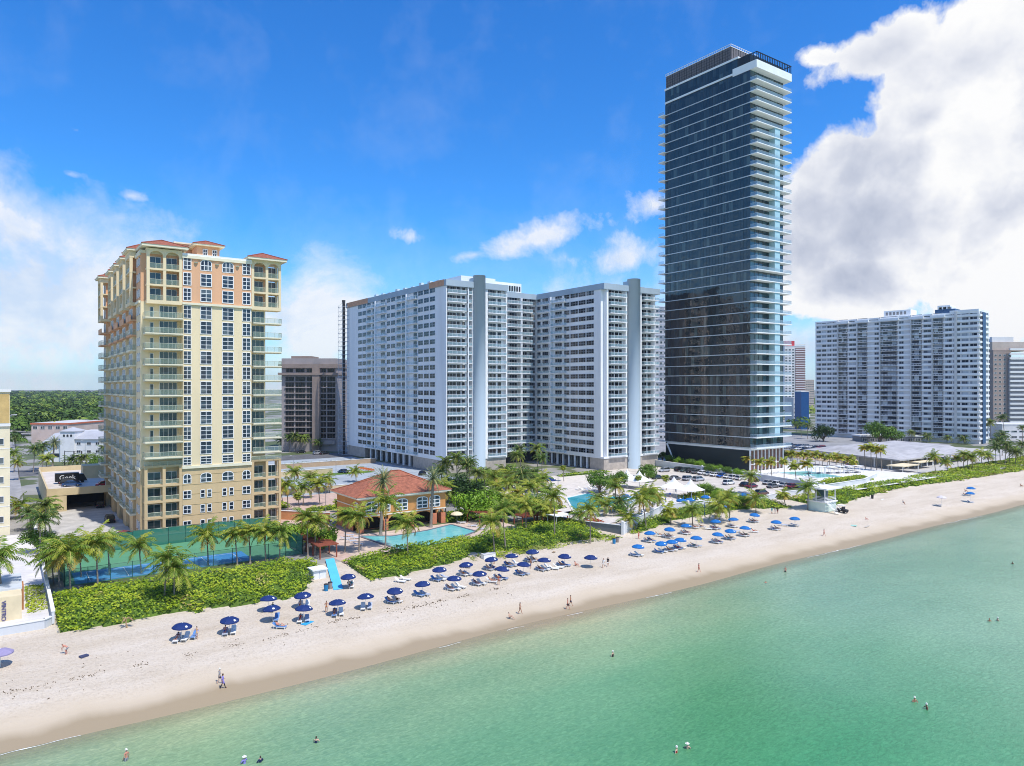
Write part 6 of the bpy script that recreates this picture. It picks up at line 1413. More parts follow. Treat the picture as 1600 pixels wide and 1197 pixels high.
    for (px, py, c, l) in ((1366, 722, 'maroon', 'dark maroon car before the wavy-roofed pavilion'), (1330, 729, 'maroon', 'dark red car half hidden by the golden palms'), (1500, 706, 'grey', 'grey car at the right end of the pavilion roof')): car('sedan', *G(px, py, 3), radians(50), c, l, 'cars by the pavilion')
    for i in range(5):
        car('sedan' if i % 2 else 'suv', *G(1392+i*18, 700+i*1.2, 3), radians(55), cols[i+2], ORD[i]+' car from the left between the pavilion roof and the slab block', 'cars behind the pavilion')
    # garage deck and cars under the tower bays
    car('sedan', 14.2, 219.5, -pi/2-.1, 'navy', 'long blue sedan on the garage deck', 'cars at the garage', 7.95); car('suv', 14.0, 223.6, -pi/2, 'black', 'black SUV on the garage deck between the blue sedan and the lettered truck', 'cars at the garage', 7.95)
    car('sedan', 21.5, 214.5, -pi/2, 'red', 'red car parked at the edge of the garage deck', 'cars at the garage', 7.95); car('suv', 22.6, 246, -pi/2, 'white', 'pale SUV beside the ramp wall on the garage deck', 'cars at the garage', 7.95)
    car('sedan', 20.0, 165.2, -.9, 'red', 'dark red car peeping out under the bays of the cream tower', 'cars at the garage'); car('sedan', 21.0, 161.9, -.8, 'black', 'black car nearest the corner of the cream tower', 'cars at the garage'); car('suv', 19.6, 187.0, 0, 'black', 'black SUV tucked under the bays of the cream tower', 'cars at the garage'); car('suv', 19.8, 211.6, 0, 'black', 'black SUV in the mouth of the parking deck', 'cars at the garage')
    # lettered truck
    bk = M('truck_black', (.02, .02, .022), .4, 0); root = thing('box_truck', (14.5, 227.6, 7.9), 'black truck with white lettering in an oval on its side, on the garage deck', 'truck')
    m = MB(); m.box(10.9, 16.4, 226.4, 228.7, 8.5, 10.7, bk); m.build('cargo_box', root)
    m = MB(); m.hexa([(16.45, 226.5, 8.4), (18.4, 226.5, 8.4), (18.4, 228.6, 8.4), (16.45, 228.6, 8.4), (16.45, 226.6, 10.3), (17.5, 226.6, 10.3), (17.5, 228.5, 10.3), (16.45, 228.5, 10.3)], bk); m.build('cab', root)
    for x in (12, 17.2):
        for y in (226.45, 228.4): w = MB(); w.tube([(x, y, 8.35), (x, y+.25, 8.35)], [.42, .42], M('tyre'), 12); w.build('wheel', root)
    t = bpy.data.curves.new('lettering', 'FONT'); t.body = 'Geek'; t.size = 1.75; t.extrude = .01; t.align_x = 'CENTER'; t.materials.append(M('white_print')); to = bpy.data.objects.new('t', t); COL.objects.link(to); to.location = (13.7, 226.36, 9.0); to.rotation_euler = (pi/2, 0, 0)
    me = bpy.data.meshes.new_from_object(to.evaluated_get(bpy.context.evaluated_depsgraph_get())); loc = to.location.copy(); bpy.data.objects.remove(to)
    o = bpy.data.objects.new('lettering', me); COL.objects.link(o); o.parent = root; o.location = loc-root.location; o.rotation_euler = (pi/2, 0, 0)
# ---------------------------------------------------------------- people
def body(pose):
    """joints of a figure 1.72 m tall; front is +y"""
    J = {}; E = []
    def j(n, p, r): J[n] = (Vector(p), r if isinstance(r, tuple) else (r, r))
    d = dict(lean=0, hip=.93, kn=((.10, .01, .50), (-.10, .01, .50)), an=((.10, -.03, .09), (-.10, -.03, .09)), el=((.25, -.03, 1.14), (-.25, -.03, 1.14)), wr=((.27, .07, .90), (-.27, .07, .90)), sp=None)
    d.update(pose); hz = d['hip']; T = d.get('torso', (0, 0, 1)); T = Vector(T).normalized(); o = Vector(d.get('pel', (0, 0, hz)))
    S_ = o+T*.47; side = Vector((1, 0, 0)); fw = side.cross(T)*-1 if False else T.cross(side)*1
    fw = Vector((0, T.z, -T.y))                                    # forward of the chest
    j('pel', o, (.135, .10)); j('sp', o+T*.20, (.115, .085)); j('ch', o+T*.38, (.15, .10)); j('nk', o+T*.51, .046)
    H = d.get('head', T); H = Vector(H).normalized(); hf = Vector((0, H.z, -H.y)); j('hd', o+T*.51+H*.10+hf*.025, (.078, .09)); j('h2', o+T*.51+H*.175+hf*.015, (.088, .10)); j('h3', o+T*.51+H*.245+hf*.0, .06)
    j('nose', o+T*.51+H*.125+hf*.135, .014); j('chin', o+T*.51+H*.055+hf*.075, .035)
    E += [('pel', 'sp'), ('sp', 'ch'), ('ch', 'nk'), ('nk', 'hd'), ('hd', 'h2'), ('h2', 'h3'), ('hd', 'nose'), ('hd', 'chin')]
    for i, s in ((0, 1), (1, -1)):
        a = str(i); sh = o+T*.45+side*s*.165; j('sh'+a, sh, .052); j('el'+a, d['el'][i], .037); j('wr'+a, d['wr'][i], .025)
        w = Vector(d['wr'][i]); e = Vector(d['el'][i]); hd = (w-e).normalized(); pm = w+hd*.06; j('pa'+a, pm, (.032, .018)); lat = hd.cross(Vector((0, 1, .1))).normalized(); curl = (hd.cross(lat)).normalized()*s
        E += [('ch', 'sh'+a), ('sh'+a, 'el'+a), ('el'+a, 'wr'+a), ('wr'+a, 'pa'+a)]
        for f, (off, ln) in enumerate(((-.027, .062), (-.009, .072), (.009, .068), (.027, .052))):
            b1 = pm+hd*.025+lat*off; b2 = b1+hd*ln*.55+curl*.008; b3 = b1+hd*ln+curl*.025
            j('f%d%s' % (f, a), b1, .010); j('g%d%s' % (f, a), b2, .009); j('t%d%s' % (f, a), b3, .007); E += [('pa'+a, 'f%d%s' % (f, a)), ('f%d%s' % (f, a), 'g%d%s' % (f, a)), ('g%d%s' % (f, a), 't%d%s' % (f, a))]
        th = pm-hd*.015+lat*.035*(-1); j('th'+a, th, .011); j('tt'+a, th+hd*.035-lat*.018+curl*.01, .009); E += [('pa'+a, 'th'+a), ('th'+a, 'tt'+a)]
        hp = o+side*s*.09-T*.04; j('hp'+a, hp, .092); j('kn'+a, d['kn'][i], .056); cm = Vector(d['kn'][i])*.62+Vector(d['an'][i])*.38; j('cf'+a, cm, .052); j('an'+a, d['an'][i], .036)
        A = Vector(d['an'][i]); fd = Vector(d.get('toe', ((0, 1, 0), (0, 1, 0)))[i]); j('ft'+a, A+fd*.11+Vector((0, 0, -.045)), (.042, .028)); j('to'+a, A+fd*.18+Vector((0, 0, -.055)), (.035, .02))
        E += [('pel', 'hp'+a), ('hp'+a, 'kn'+a), ('kn'+a, 'cf'+a), ('cf'+a, 'an'+a), ('an'+a, 'ft'+a), ('ft'+a, 'to'+a)]
    names = list(J); me = bpy.data.meshes.new('skel'); me.from_pydata([J[n][0] for n in names], [(names.index(a), names.index(b)) for a, b in E], [])
    ob = bpy.data.objects.new('skel', me); COL.objects.link(ob); mod = ob.modifiers.new('s', 'SKIN'); mod.branch_smoothing = .6
    for i, n in enumerate(names): sv = me.skin_vertices[0].data[i]; sv.radius = J[n][1]; sv.use_root = (n == 'pel')
    sb = ob.modifiers.new('d', 'SUBSURF'); sb.levels = 1; sb.render_levels = 1
    dg = bpy.context.evaluated_depsgraph_get(); dg.update(); m2 = bpy.data.meshes.new_from_object(ob.evaluated_get(dg)); bpy.data.objects.remove(ob)
    for p in m2.polygons: p.use_smooth = True
    return m2, {n: J[n][0] for n in J}, T, H, hf
def shell(me, test, off, mat, name):
    """clothing: the part of the body surface that passes the test, lifted a little"""
    me.calc_loop_triangles(); use = [p for p in me.polygons if all(test(me.vertices[v].co) for v in p.vertices)]
    if not use: return None
    ids = {}; vs = []; fs = []
    for p in use:
        f = []
        for v in p.vertices:
            if v not in ids: ids[v] = len(vs); vv = me.vertices[v]; vs.append(vv.co+vv.normal*off)
            f.append(ids[v])
        fs.append(f)
    m = bpy.data.meshes.new(name); m.from_pydata(vs, [], fs); m.materials.append(mat)
    for p in m.polygons: p.use_smooth = True
    return m
POSES = {
 'stand': {}, 
 'walk': dict(kn=((.09, .16, .50), (-.09, -.02, .49)), an=((.09, .26, .10), (-.09, -.28, .16)), el=((.22, -.16, 1.16), (-.22, .06, 1.14)), wr=((.22, -.10, .93), (-.22, .26, 1.0))),
 'arms': dict(el=((.30, .10, 1.20), (-.30, .08, 1.18)), wr=((.12, .26, 1.28), (-.20, .24, 1.02))),
 'sit': dict(pel=(0, 0, .12), torso=(0, -.18, 1), kn=((.14, .42, .42), (-.14, .42, .42)), an=((.12, .66, .07), (-.12, .70, .07)), el=((.26, .08, .34), (-.26, .10, .34)), wr=((.16, .32, .40), (-.16, .32, .38))),
 'recline': dict(pel=(0, .36, .50), torso=(0, .72, .62), head=(0, .5, .8), kn=((.12, -.02, .68), (-.10, -.08, .46)), an=((.11, -.36, .44), (-.10, -.50, .44)), toe=((0, -.4, .9), (0, -.4, .9)), el=((.30, .50, .58), (-.30, .52, .60)), wr=((.24, .30, .54), (-.16, .32, .66))),
 'chair': dict(pel=(0, 0, .48), torso=(0, -.1, 1), kn=((.12, .42, .50), (-.12, .42, .50)), an=((.12, .48, .09), (-.12, .48, .09)), el=((.25, .04, .72), (-.25, .04, .72)), wr=((.18, .28, .62), (-.18, .28, .62))),
 'bend': dict(pel=(0, -.1, .80), torso=(0, .8, .55), head=(0, .9, .3), kn=((.12, .08, .46), (-.12, .08, .46)), el=((.22, .48, .80), (-.22, .48, .80)), wr=((.14, .52, .55), (-.12, .55, .55))),
 'float': dict(pel=(0, 0, .0), torso=(0, 1, .12), head=(0, .9, .4), kn=((.10, -.42, -.02), (-.10, -.42, -.04)), an=((.12, -.80, -.04), (-.12, -.80, -.02)), toe=((0, -1, .2), (0, -1, .2)), el=((.36, .40, .0), (-.36, .40, .0)), wr=((.52, .52, .0), (-.50, .56, .0))),
}
PP = {}
def person_proto(pose, wear, hat=None, long_hair=False):
    key = (pose, wear, hat, long_hair)
    if key in PP: return PP[key]
    me, J, T, H, hf = body(POSES[pose]); skin = M('skin', (.52, .30, .20), .55, .06, 6); cl = M('swimwear', (.1, .1, .1), .8, 0); top = M('shirt_cloth', (.1, .1, .1), .8, 0); hair = M('hair', (.05, .035, .025), .7, .1)
    me.materials.clear(); me.materials.append(skin)
    root = thing('person', (0, -900, -50), 'person', 'person'); o = bpy.data.objects.new('body', me); COL.objects.link(o); o.parent = root
    def seg(p, a, b):
        ab = b-a; t = max(0, min(1, (p-a).dot(ab)/max(ab.length_squared, 1e-6))); return (p-(a+ab*t)).length
    L_ = lambda a, b, t: J[a].lerp(J[b], t)
    def lower(p, k=.45, pad=.13): return min(seg(p, J['hp0'], L_('hp0', 'kn0', k)), seg(p, J['hp1'], L_('hp1', 'kn1', k)), seg(p, J['hp0'], J['hp1'])) < pad and (p-J['wr0']).length > .1 and (p-J['wr1']).length > .1
    def torso(p, a='pel', b='ch'): return seg(p, J[a], J[b]+T*.04) < .19 and (p-J['pel']).dot(T) < .50 and (p-J['wr0']).length > .1 and (p-J['wr1']).length > .1 and (p-J['el0']).length > .12 and (p-J['el1']).length > .12
    def arm(p): return min(seg(p, J['sh0'], J['el0']), seg(p, J['sh1'], J['el1'])) < .075
    parts = []
    if wear in ('trunks', 'shirt'): parts.append(('swim_trunks', lambda p: lower(p) and (p-J['pel']).dot(T) < .08, .012, cl))
    if wear == 'bikini':
        parts.append(('bikini_bottom', lambda p: lower(p, .05, .12) and (p-J['pel']).dot(T) < .03, .008, cl)); parts.append(('bikini_top', lambda p: torso(p) and abs((p-J['pel']).dot(T)-.33) < .085, .010, cl))
    if wear == 'swimsuit': parts.append(('swimsuit', lambda p: (torso(p) and (p-J['pel']).dot(T) < .40) or lower(p, .05, .12), .009, cl))
    if wear == 'shirt': parts.append(('shirt', lambda p: (torso(p) or arm(p)), .018, top))
    if wear == 'dress': parts.append(('tunic', lambda p: torso(p) or arm(p) or lower(p, .5, .14), .03, top)); parts.append(('leggings', lambda p: min(seg(p, J['hp0'], J['an0']), seg(p, J['hp1'], J['an1'])) < .12, .008, cl))
    top_h = J['h2']
    parts.append(('hair', (lambda p: (p-J['hd']).length < (.24 if long_hair else .20) and (p-J['hd']-hf*.02).dot(hf)-(p-J['hd']).dot(H)*.9 < (.02 if long_hair else -.03) and (p-J['nk']).dot(H) > (-.02 if long_hair else .08)), .016, hair))
    for n, t, off, mt in parts:
        m = shell(me, t, off, mt, n)
        if m: q = bpy.data.objects.new(n, m); COL.objects.link(q); q.parent = root
    # eyes
    ey = MB(); wm = M('eye_dark', (.03, .02, .02), .3, 0); sd = Vector((1, 0, 0))
    for s in (-1, 1): c = J['hd']+H*.055+hf*.080+sd*s*.032; ey.tube([c, c+hf*.012], [.010, .006], wm, 6)
    for s in (-1, 1): c = J['hd']+H*.06+sd*s*.078; ey.tube([c-H*.025, c+H*.025], [.012, .014], skin, 6)
    ey.build('eyes', root, loc=(0, 0, 0))
    if hat:
        hm = M('hat_straw', (.80, .78, .70), .8, .05); m = MB(); c = J['h2']+H*.02
        m.tube([c, c+H*.012], [.20 if hat == 'wide' else .125, .20 if hat == 'wide' else .125], hm, 16); m.tube([c+H*.01, c+H*.12], [.105, .08], hm, 12); m.build('hat', root, loc=(0, 0, 0))
    reg(root); PP[key] = root; return root
def beach():
    navy = umbrella_proto('navy', (.009, .030, .14)); sky = umbrella_proto('sky_blue', (.008, .14, .42)); cream = umbrella_proto('cream', (.75, .68, .50), False, 1.5, 2.0, .5); pat = umbrella_proto('patterned', (.62, .58, .62), False); stripe = umbrella_proto('purple_striped', (.30, .26, .42), False, 1.3)
    lw = lounger_proto('white', (.80, .80, .78)); lb = lounger_proto('blue', (.10, .24, .52)); lg = lounger_proto('grey', (.42, .46, .55), 20)
    skins = {'pale': M('skin_pale', (.62, .40, .29), .55, .05, 6), 'tan': M('skin_tan', (.45, .22, .13), .55, .05, 6), 'red': M('skin_flushed', (.60, .26, .18), .55, .05, 6), 'deep': M('skin_deep', (.22, .11, .07), .55, .05, 6)}
    cols = {'red': (.5, .03, .03), 'black': (.015, .015, .02), 'blue': (.03, .10, .40), 'white': (.78, .78, .76), 'purple': (.28, .24, .60), 'navy': (.02, .03, .09), 'green': (.05, .22, .12), 'orange': (.65, .20, .04), 'pink': (.6, .2, .3), 'grey': (.3, .3, .32), 'yellow': (.75, .55, .08), 'teal': (.03, .3, .34)}
    cm = lambda c: M('cloth_'+c, cols[c], .8, .05, 4)
    def person(pose, wear, u, v, z, rz, skin, c1, c2, label, hat=None, lh=False, group=None, sc=1.0):
        p = person_proto(pose, wear, hat, lh); s = dup(p, (u, v, z), rz, label, 'person', group, sc=sc, swap={'skin': skins[skin], 'swimwear': cm(c1), 'shirt_cloth': cm(c2)}); return s
    N = [(283, 977), (358, 967), (419, 934), (425.6, 949), (474, 928), (474, 949), (527.5, 940), (572, 930.5), (544.7, 899.6), (617, 921), (661, 911), (687, 888.5), (709.5, 902.5), (729, 881), (749.7, 895), (768.8, 873), (783.4, 887.5), (799.8, 867.6), (817.6, 880.6), (832.6, 860.7), (850, 874), (882, 868), (923, 865)]
    Bl = [(996.6, 853), (1016, 832), (1033.8, 848), (1050, 845.7), (1062.8, 842.5), (1046.3, 826), (1072.2, 820.6), (1087.8, 839.5), (1118.5, 813.8), (1121, 834), (1141.2, 828.6), (1146.3, 810.6), (1163.7, 824), (1178.5, 803.5), (1212.8, 814.8), (1241.9, 809.4)]
    rnd = random.Random(11)
    look = [('recline', 'bikini'), ('recline', 'trunks'), ('recline', 'swimsuit')]
    def camp(px, py, proto, name, i, nl, np_, ori):
        z = 3.75; u, v = G(px, py, z)
        for _ in range(3): z = sand_z(u, v)+1.98; u, v = G(px, py, z)
        zs = sand_z(u, v); o = dup(proto, (u, v, zs), rnd.uniform(-.5, .3), ORD[i]+' from the left of the '+name+' beach umbrellas', 'umbrella', name+' umbrellas on the beach'); o.rotation_euler = (radians(rnd.uniform(-4, 4)), radians(rnd.uniform(-4, 4)), rnd.uniform(-.5, .4))
        offs = {1: [(.5, -.3)], 2: [(-.55, -.35), (.45, -.45)], 3: [(-.6, -.35), (.4, -.45), (1.5, -.2)]}[nl]
        for k, (a, b) in enumerate(offs):
            lp = rnd.choice([lw, lw, lb, lg]); r = ori+rnd.uniform(-.12, .12)
            x, y = u+a, v+b+.2; side = {1: 'only', 2: ('left-hand', 'right-hand')[k] if nl == 2 else '', 3: ('left-hand', 'middle', 'right-hand')[k] if nl == 3 else ''}[nl]
            cn = {lw: 'white', lb: 'blue-covered', lg: 'grey-blue'}[lp]
            zz = sand_z(x, y); dup(lp, (x, y, zz), r, cn+' '+side+' sun lounger under the '+ORD[i]+' '+name+' umbrella from the left', 'sun lounger', 'sun loungers on the beach')
            if k < np_:
                ps, we = look[(i+k) % 3]; c = rnd.choice(['red', 'black', 'blue', 'green', 'orange', 'pink', 'teal', 'navy'])
                person(ps, we, x, y, zz, r, rnd.choice(['pale', 'tan', 'red']), c, 'white', 'person in '+c+' '+{'bikini': 'bikini', 'trunks': 'swim trunks', 'swimsuit': 'swimsuit'}[we]+' on the '+side+' lounger under '+name+' umbrella '+ORD[i]+' from left', None, we != 'trunks', 'sunbathers under umbrellas')
    nl = [3, 2, 1, 1, 2, 2, 2, 2, 1, 2, 2, 3, 3, 2, 2, 2, 2, 3, 2, 2, 3, 2, 0]
    npp = [1, 1, 1, 0, 1, 1, 1, 0, 1, 2, 0, 0, 1, 1, 1, 2, 1, 1, 1, 2, 1, 1, 0]
    for i, (px, py) in enumerate(N):
        if nl[i]: camp(px, py, navy, 'navy', i, nl[i], npp[i], radians(-24 if i < 9 else 22))
        else:
            u, v = G(px, py, 4.0); dup(navy, (u, v, sand_z(u, v)), .1, 'rightmost of the navy beach umbrellas, with nobody under it', 'umbrella', 'navy umbrellas on the beach')
    for i, (px, py) in enumerate(Bl): camp(px, py, sky, 'sky-blue', i, 2 if i != 15 else 1, (0, 2, 0, 1, 1, 2, 2, 1, 2, 2, 2, 1, 2, 2, 2, 0)[i], radians(25))
    def L1(px, py, lp, cn, lab, r=.5): u, v = G(px, py, 2.2); z = sand_z(u, v); dup(lp, (u, v, z), r, lab, 'sun lounger', 'sun loungers on the beach'); return u, v, z
    L1(628, 908, lw, 'white', 'white empty lounger in the open, left one of the pair by the shrubs', .7); L1(636, 905, lw, 'white', 'white empty lounger in the open, right one of the pair by the shrubs', .7)
    u, v, z = L1(440, 974, lb, 'blue', 'blue-covered lounger in full sun below the fourth navy umbrella', .9)
    person('recline', 'trunks', u, v, z, .9, 'red', 'grey', 'white', 'sunburnt person reclining in full sun on the blue-covered lounger', None, False)
    u, v, z = L1(731, 886, lw, 'w', 'white lounger pulled out left of the sixteenth navy umbrella', .9); u, v, z = L1(771, 905, lw, 'w', 'white lounger in the sun beside the standing bather in red', .8); person('recline', 'bikini', u, v, z, .8, 'tan', 'orange', 'white', 'tanned person in orange bikini lying in the sun beside the standing bather')
    u, v, z = L1(868, 885, lw, 'w', 'white lounger set out in the sun right of the middle navy umbrellas', .8); u, v, z = L1(875, 883, lw, 'w', 'white lounger next to it, farther right in the sun', .8)
    for k, (px, py) in enumerate(((1088, 825), (1098, 824), (1108, 826), (1119, 824), (1180, 828), (1226, 818), (1031, 837), (1152, 828))):
        u, v, z = L1(px, py, (lw, lg)[k % 2], 'w', ORD[k]+' of the loose loungers standing in the sun among the sky-blue umbrellas', .8)
        if k in (0, 1, 4, 6): c = ('red', 'black', 'teal', 'pink')[k % 4]; person('recline', 'swimsuit', u, v, z, .8, 'tan', c, 'white', 'person in '+c+' swimsuit on the '+ORD[k]+' loose lounger among the sky-blue umbrellas', None, True)
    # extra umbrellas
    def U(proto, px, py, z0, lab, grp=None, sc=1, base=None):
        h = 2.0*sc; u, v = G(px, py, z0+h); dup(proto, (u, v, z0), rnd.uniform(-.4, .4), lab, 'umbrella', grp, sc=sc); return u, v
    U(cream, 714, 803, 3, 'cream market umbrella on the terrace right of the clubhouse')
    U(pat, 1471, 776, 1.9, 'pale patterned umbrella on the open sand far right'); L1(1468, 785, lg, 'g', 'dark lounger under the pale patterned umbrella far right', 1.0)
    U(sky, 1517, 762, 1.9, 'blue umbrella far right, the one behind of the stacked pair', 'blue umbrellas far right'); U(sky, 1516, 770, 1.8, 'blue umbrella far right, the one in front of the stacked pair', 'blue umbrellas far right')
    u, v, z = L1(1518, 779, lb, 'b', 'blue-covered lounger in front of the pair of blue umbrellas far right', 1.1); u, v, z = L1(1509, 771, lg, 'b', 'grey lounger left of the pair of blue umbrellas far right', 1.1); person('recline', 'trunks', u, v, z, 1.1, 'tan', 'black', 'white', 'person in black trunks on the lounger by the far right blue umbrellas')
    U(stripe, 1, 1017, 1.6, 'purple striped umbrella cut by the left edge')
    for i, (px, py) in enumerate(((1064.7, 781), (1077.8, 779.8), (1102.7, 775.6), (1163, 772), (978.4, 774), (998, 769.7), (1010, 772), (1127, 790))): U(sky, px, py, 3, ORD[i]+' of the blue deck umbrellas behind the deck-edge palms', 'blue umbrellas on the sun deck', 1.1)
    for i, (px, py) in enumerate(((840.6, 766), (859, 748))): U(navy, px, py, 3, ('navy' if i == 0 else 'larger navy')+' umbrella on the deck beside the '+('thicket of palms' if i == 0 else 'condominium lobby'), None, 1.1 if i == 0 else 1.6)
    # blue closed posts on the deck
    bp = M('blue_post', (.03, .12, .30), .6, 0)
    pr = thing('closed_umbrella', (0, -900, -50), 'closed', 'umbrella'); m = MB(); m.tube([(0, 0, .7), (0, 0, 1.3), (0, 0, 2.4)], [.16, .14, .04], bp, 8); m.build('canopy', pr, loc=(0, 0, 0)); m = MB(); m.cyl(0, 0, 0, .7, .03, M('umbrella_pole'), n=6); m.build('pole', pr, loc=(0, 0, 0)); reg(pr)
    PL = [(1040, 788), (1050, 793), (1058, 788), (1068, 788), (1080, 786), (1087, 788), (1101, 800), (1101, 810), (968, 800), (981, 797), (986, 803), (1003, 812), (1019, 797), (1056, 772), (1089, 774), (927, 762), (935, 770), (872, 774)]
    for i, (px, py) in enumerate(sorted(PL)): dup(pr, (*G(px, py, 3), 3), 0, ORD[i]+' from the left of the furled navy umbrellas on the sun deck', 'umbrella', 'furled umbrellas on the sun deck')
    # rows of deck loungers
    i = 0
    dl = []
    for (u0, v0, nu, nv, du, dv) in ((140, 156, 6, 3, 1.9, 3.4), (122, 122.5, 12, 2, 1.9, 3.0), (134, 131.5, 6, 3, 1.9, 3.1), (146, 124, 5, 3, 2.0, 3.0), (120, 156, 5, 2, 2.0, 3.2)):
        for a in range(nu):
            for b in range(nv): dl.append((u0+a*du+rnd.uniform(-.2, .2), v0+b*dv+rnd.uniform(-.2, .2)))
    for (u, v) in dl: dup(lw if rnd.random() < .75 else lg, (u, v, 3.0), rnd.choice([.1, .3, pi+.2]), 'sun lounger standing empty in the rows on the big sun deck', 'sun lounger', 'empty loungers on the sun deck')
    for k, (px, py) in enumerate(((542, 843), (552, 847), (562, 852), (548, 838), (558, 842), (723, 818), (740, 823), (755, 828))): dup(lg, (*G(px, py, 3), 3.0), 1.2, 'brown-grey lounger on the terrace of the nearer pool, '+ORD[k]+' from the left', 'sun lounger', 'loungers by the nearer pool')
    for k in range(16): dup(lw, (208.5+(k % 8)*1.9, 136+(k//8)*14.5, 3.57), .2 if k < 8 else 3.3, ORD[k % 8]+' white lounger of the '+('seaward' if k < 8 else 'inner')+' row beside the long pale club pool', 'sun lounger', 'loungers by the club pool')
    # tents
    tm = M('tent_canvas', (.86, .86, .84), .7, .03); pm = M('umbrella_pole')
    tp = thing('peaked_tent', (0, -900, -50), 'tent', 'tent'); m = MB(); n = 12; R = 3.5
    prof = [(0, 3.3), (.10, 2.6), (.28, 1.65), (.55, .95), (.8, .5), (1.0, .12)]
    for (r0, z0), (r1, z1) in zip(prof, prof[1:]):
        for i in range(n):
            a, b = 2*pi*i/n+pi/4, 2*pi*(i+1)/n+pi/4; q = lambda t: 1/max(abs(cos(t)), abs(sin(t)))**.55
            m.poly([(R*r0*cos(a)*q(a), R*r0*sin(a)*q(a), 2.5+z0), (R*r1*cos(a)*q(a), R*r1*sin(a)*q(a), 2.5+z1), (R*r1*cos(b)*q(b), R*r1*sin(b)*q(b), 2.5+z1), (R*r0*cos(b)*q(b), R*r0*sin(b)*q(b), 2.5+z0)], tm)
    m.build('canopy', tp, loc=(0, 0, 0))
    for x in (-2.8, 2.8):
        for y in (-2.8, 2.8): c = MB(); c.cyl(x, y, 0, 2.65, .05, pm, n=6); c.build('pole', tp, loc=(0, 0, 0))
    reg(tp)
    for px, py, l in ((980, 745, 'white peaked tent nearest the condominium shaft'), (999, 747, 'second white peaked tent from the left'), (1053, 757, 'third white peaked tent from the left, behind the potted posts'), (1079, 761, 'rightmost white peaked tent, before the garden trees')): dup(tp, (*G(px, py, 6.2), 3), .0, l, 'tent', 'white peaked tents', sc=.95)
    for k, (px, py) in enumerate(((905, 800), (880, 803))): 
        u, v = G(px, py, 5.6); r = thing('shade_sail', (u, v, 3), ('right' if k == 0 else 'left')+'-hand of the two flat white shade canopies before the teal pool', 'canopy', 'flat white canopies'); m = MB(); m.box(u-3.4, u+3.4, v-1.8, v+1.8, 5.5, 5.68, tm); m.build('roof', r)
        for a in (-3.2, 3.2):
            for b in (-1.6, 1.6): c = MB(); c.cyl(u+a, v+b, 3, 5.5, .06, pm, n=6); c.build('post', r)
    # people on foot
    def S(px, py, pose, wear, rz, sk, c1, c2, lab, hat=None, lh=False, z=None, sc=1.0):
        u, v = G(px, py, 1.0)
        if z is None:
            for _ in range(4): zz = sand_z(u, v); u, v = G(px, py, zz)
        else: zz = z; u, v = G(px, py, max(z, 0) if z > -3 else 0)
        return person(pose, wear, u, v, zz, rz, sk, c1, c2, lab, hat, lh, None, sc)
    R_ = radians
    S(343, 1068, 'walk', 'shirt', R_(-80), 'pale', 'navy', 'grey', 'person in white hat and grey shirt just behind the one in lilac', 'cap')
    S(348, 1076, 'walk', 'dress', R_(-85), 'tan', 'black', 'purple', 'person in lilac tunic and black leggings striding along the waterline', None, True)
    S(307.5, 999, 'arms', 'bikini', R_(150), 'pale', 'yellow', 'white', 'person in pale yellow bikini standing right of the leftmost navy umbrella', None, True)
    S(104, 1022, 'bend', 'trunks', R_(60), 'red', 'grey', 'white', 'tanned person bending over on the open sand at the left', None)
    S(510, 957, 'arms', 'bikini', R_(170), 'tan', 'orange', 'white', 'person in bikini standing left of the navy umbrella near the bins', None, True)
    S(779, 914, 'stand', 'bikini', R_(160), 'tan', 'red', 'white', 'person in red bikini standing between the navy umbrellas', None, True)
    S(829, 888, 'stand', 'trunks', R_(100), 'tan', 'grey', 'white', 'person in grey trunks standing amid the middle navy umbrellas')
    S(899, 884, 'sit', 'bikini', R_(200), 'red', 'red', 'white', 'person in red bikini sitting on the sand near the end of the navy umbrellas', None, True)
    S(812.5, 959, 'walk', 'bikini', R_(-100), 'tan', 'black', 'white', 'person in black bikini walking alone on the wet sand', None, True)
    S(796, 966, 'sit', 'trunks', R_(-150), 'pale', 'navy', 'white', 'pale person sitting on the sand just left of the lone walker')
    S(887, 952, 'walk', 'trunks', R_(-110), 'red', 'black', 'white', 'nearer of the two bathers in dark trunks walking side by side'); S(891.5, 947, 'walk', 'trunks', R_(-110), 'tan', 'navy', 'white', 'farther of the two bathers in dark trunks walking side by side')
    S(943, 887, 'walk', 'shirt', R_(120), 'tan', 'white', 'white', 'person all in white walking past the last navy umbrella'); S(950, 885, 'walk', 'shirt', R_(120), 'tan', 'white', 'black', 'person in dark top and white shorts walking past the last navy umbrella')
    S(1092, 894.5, 'walk', 'bikini', R_(-100), 'red', 'red', 'white', 'person walking alone near the waterline below the sky-blue umbrellas', None, True)
    S(1287.5, 838, 'walk', 'bikini', R_(-120), 'red', 'red', 'white', 'person in red walking alone right of the umbrellas', None, True)
    S(998, 842, 'stand', 'trunks', R_(-170), 'red', 'red', 'white', 'sunburnt person standing before the first sky-blue umbrellas, by the bins')
    S(1206, 803, 'stand', 'shirt', R_(170), 'tan', 'white', 'teal', 'left one of the trio standing at the foot of the dune, in teal'); S(1211, 803, 'stand', 'shirt', R_(190), 'pale', 'grey', 'grey', 'middle one of the trio standing at the foot of the dune, in grey'); S(1215, 803, 'stand', 'shirt', R_(150), 'deep', 'red', 'black', 'right one of the trio standing at the foot of the dune, in black top')
    S(1411, 788, 'chair', 'shirt', R_(180), 'tan', 'black', 'grey', 'person in grey sitting alone on a chair on the open sand far right')
    S(1353, 812, 'sit', 'trunks', R_(180), 'red', 'red', 'white', 'small figure in red sitting near the thin pole on the far sand', None, False, None, .8)
    S(1508, 768, 'sit', 'trunks', R_(180), 'tan', 'black', 'white', 'person sitting left of the far right blue umbrellas')
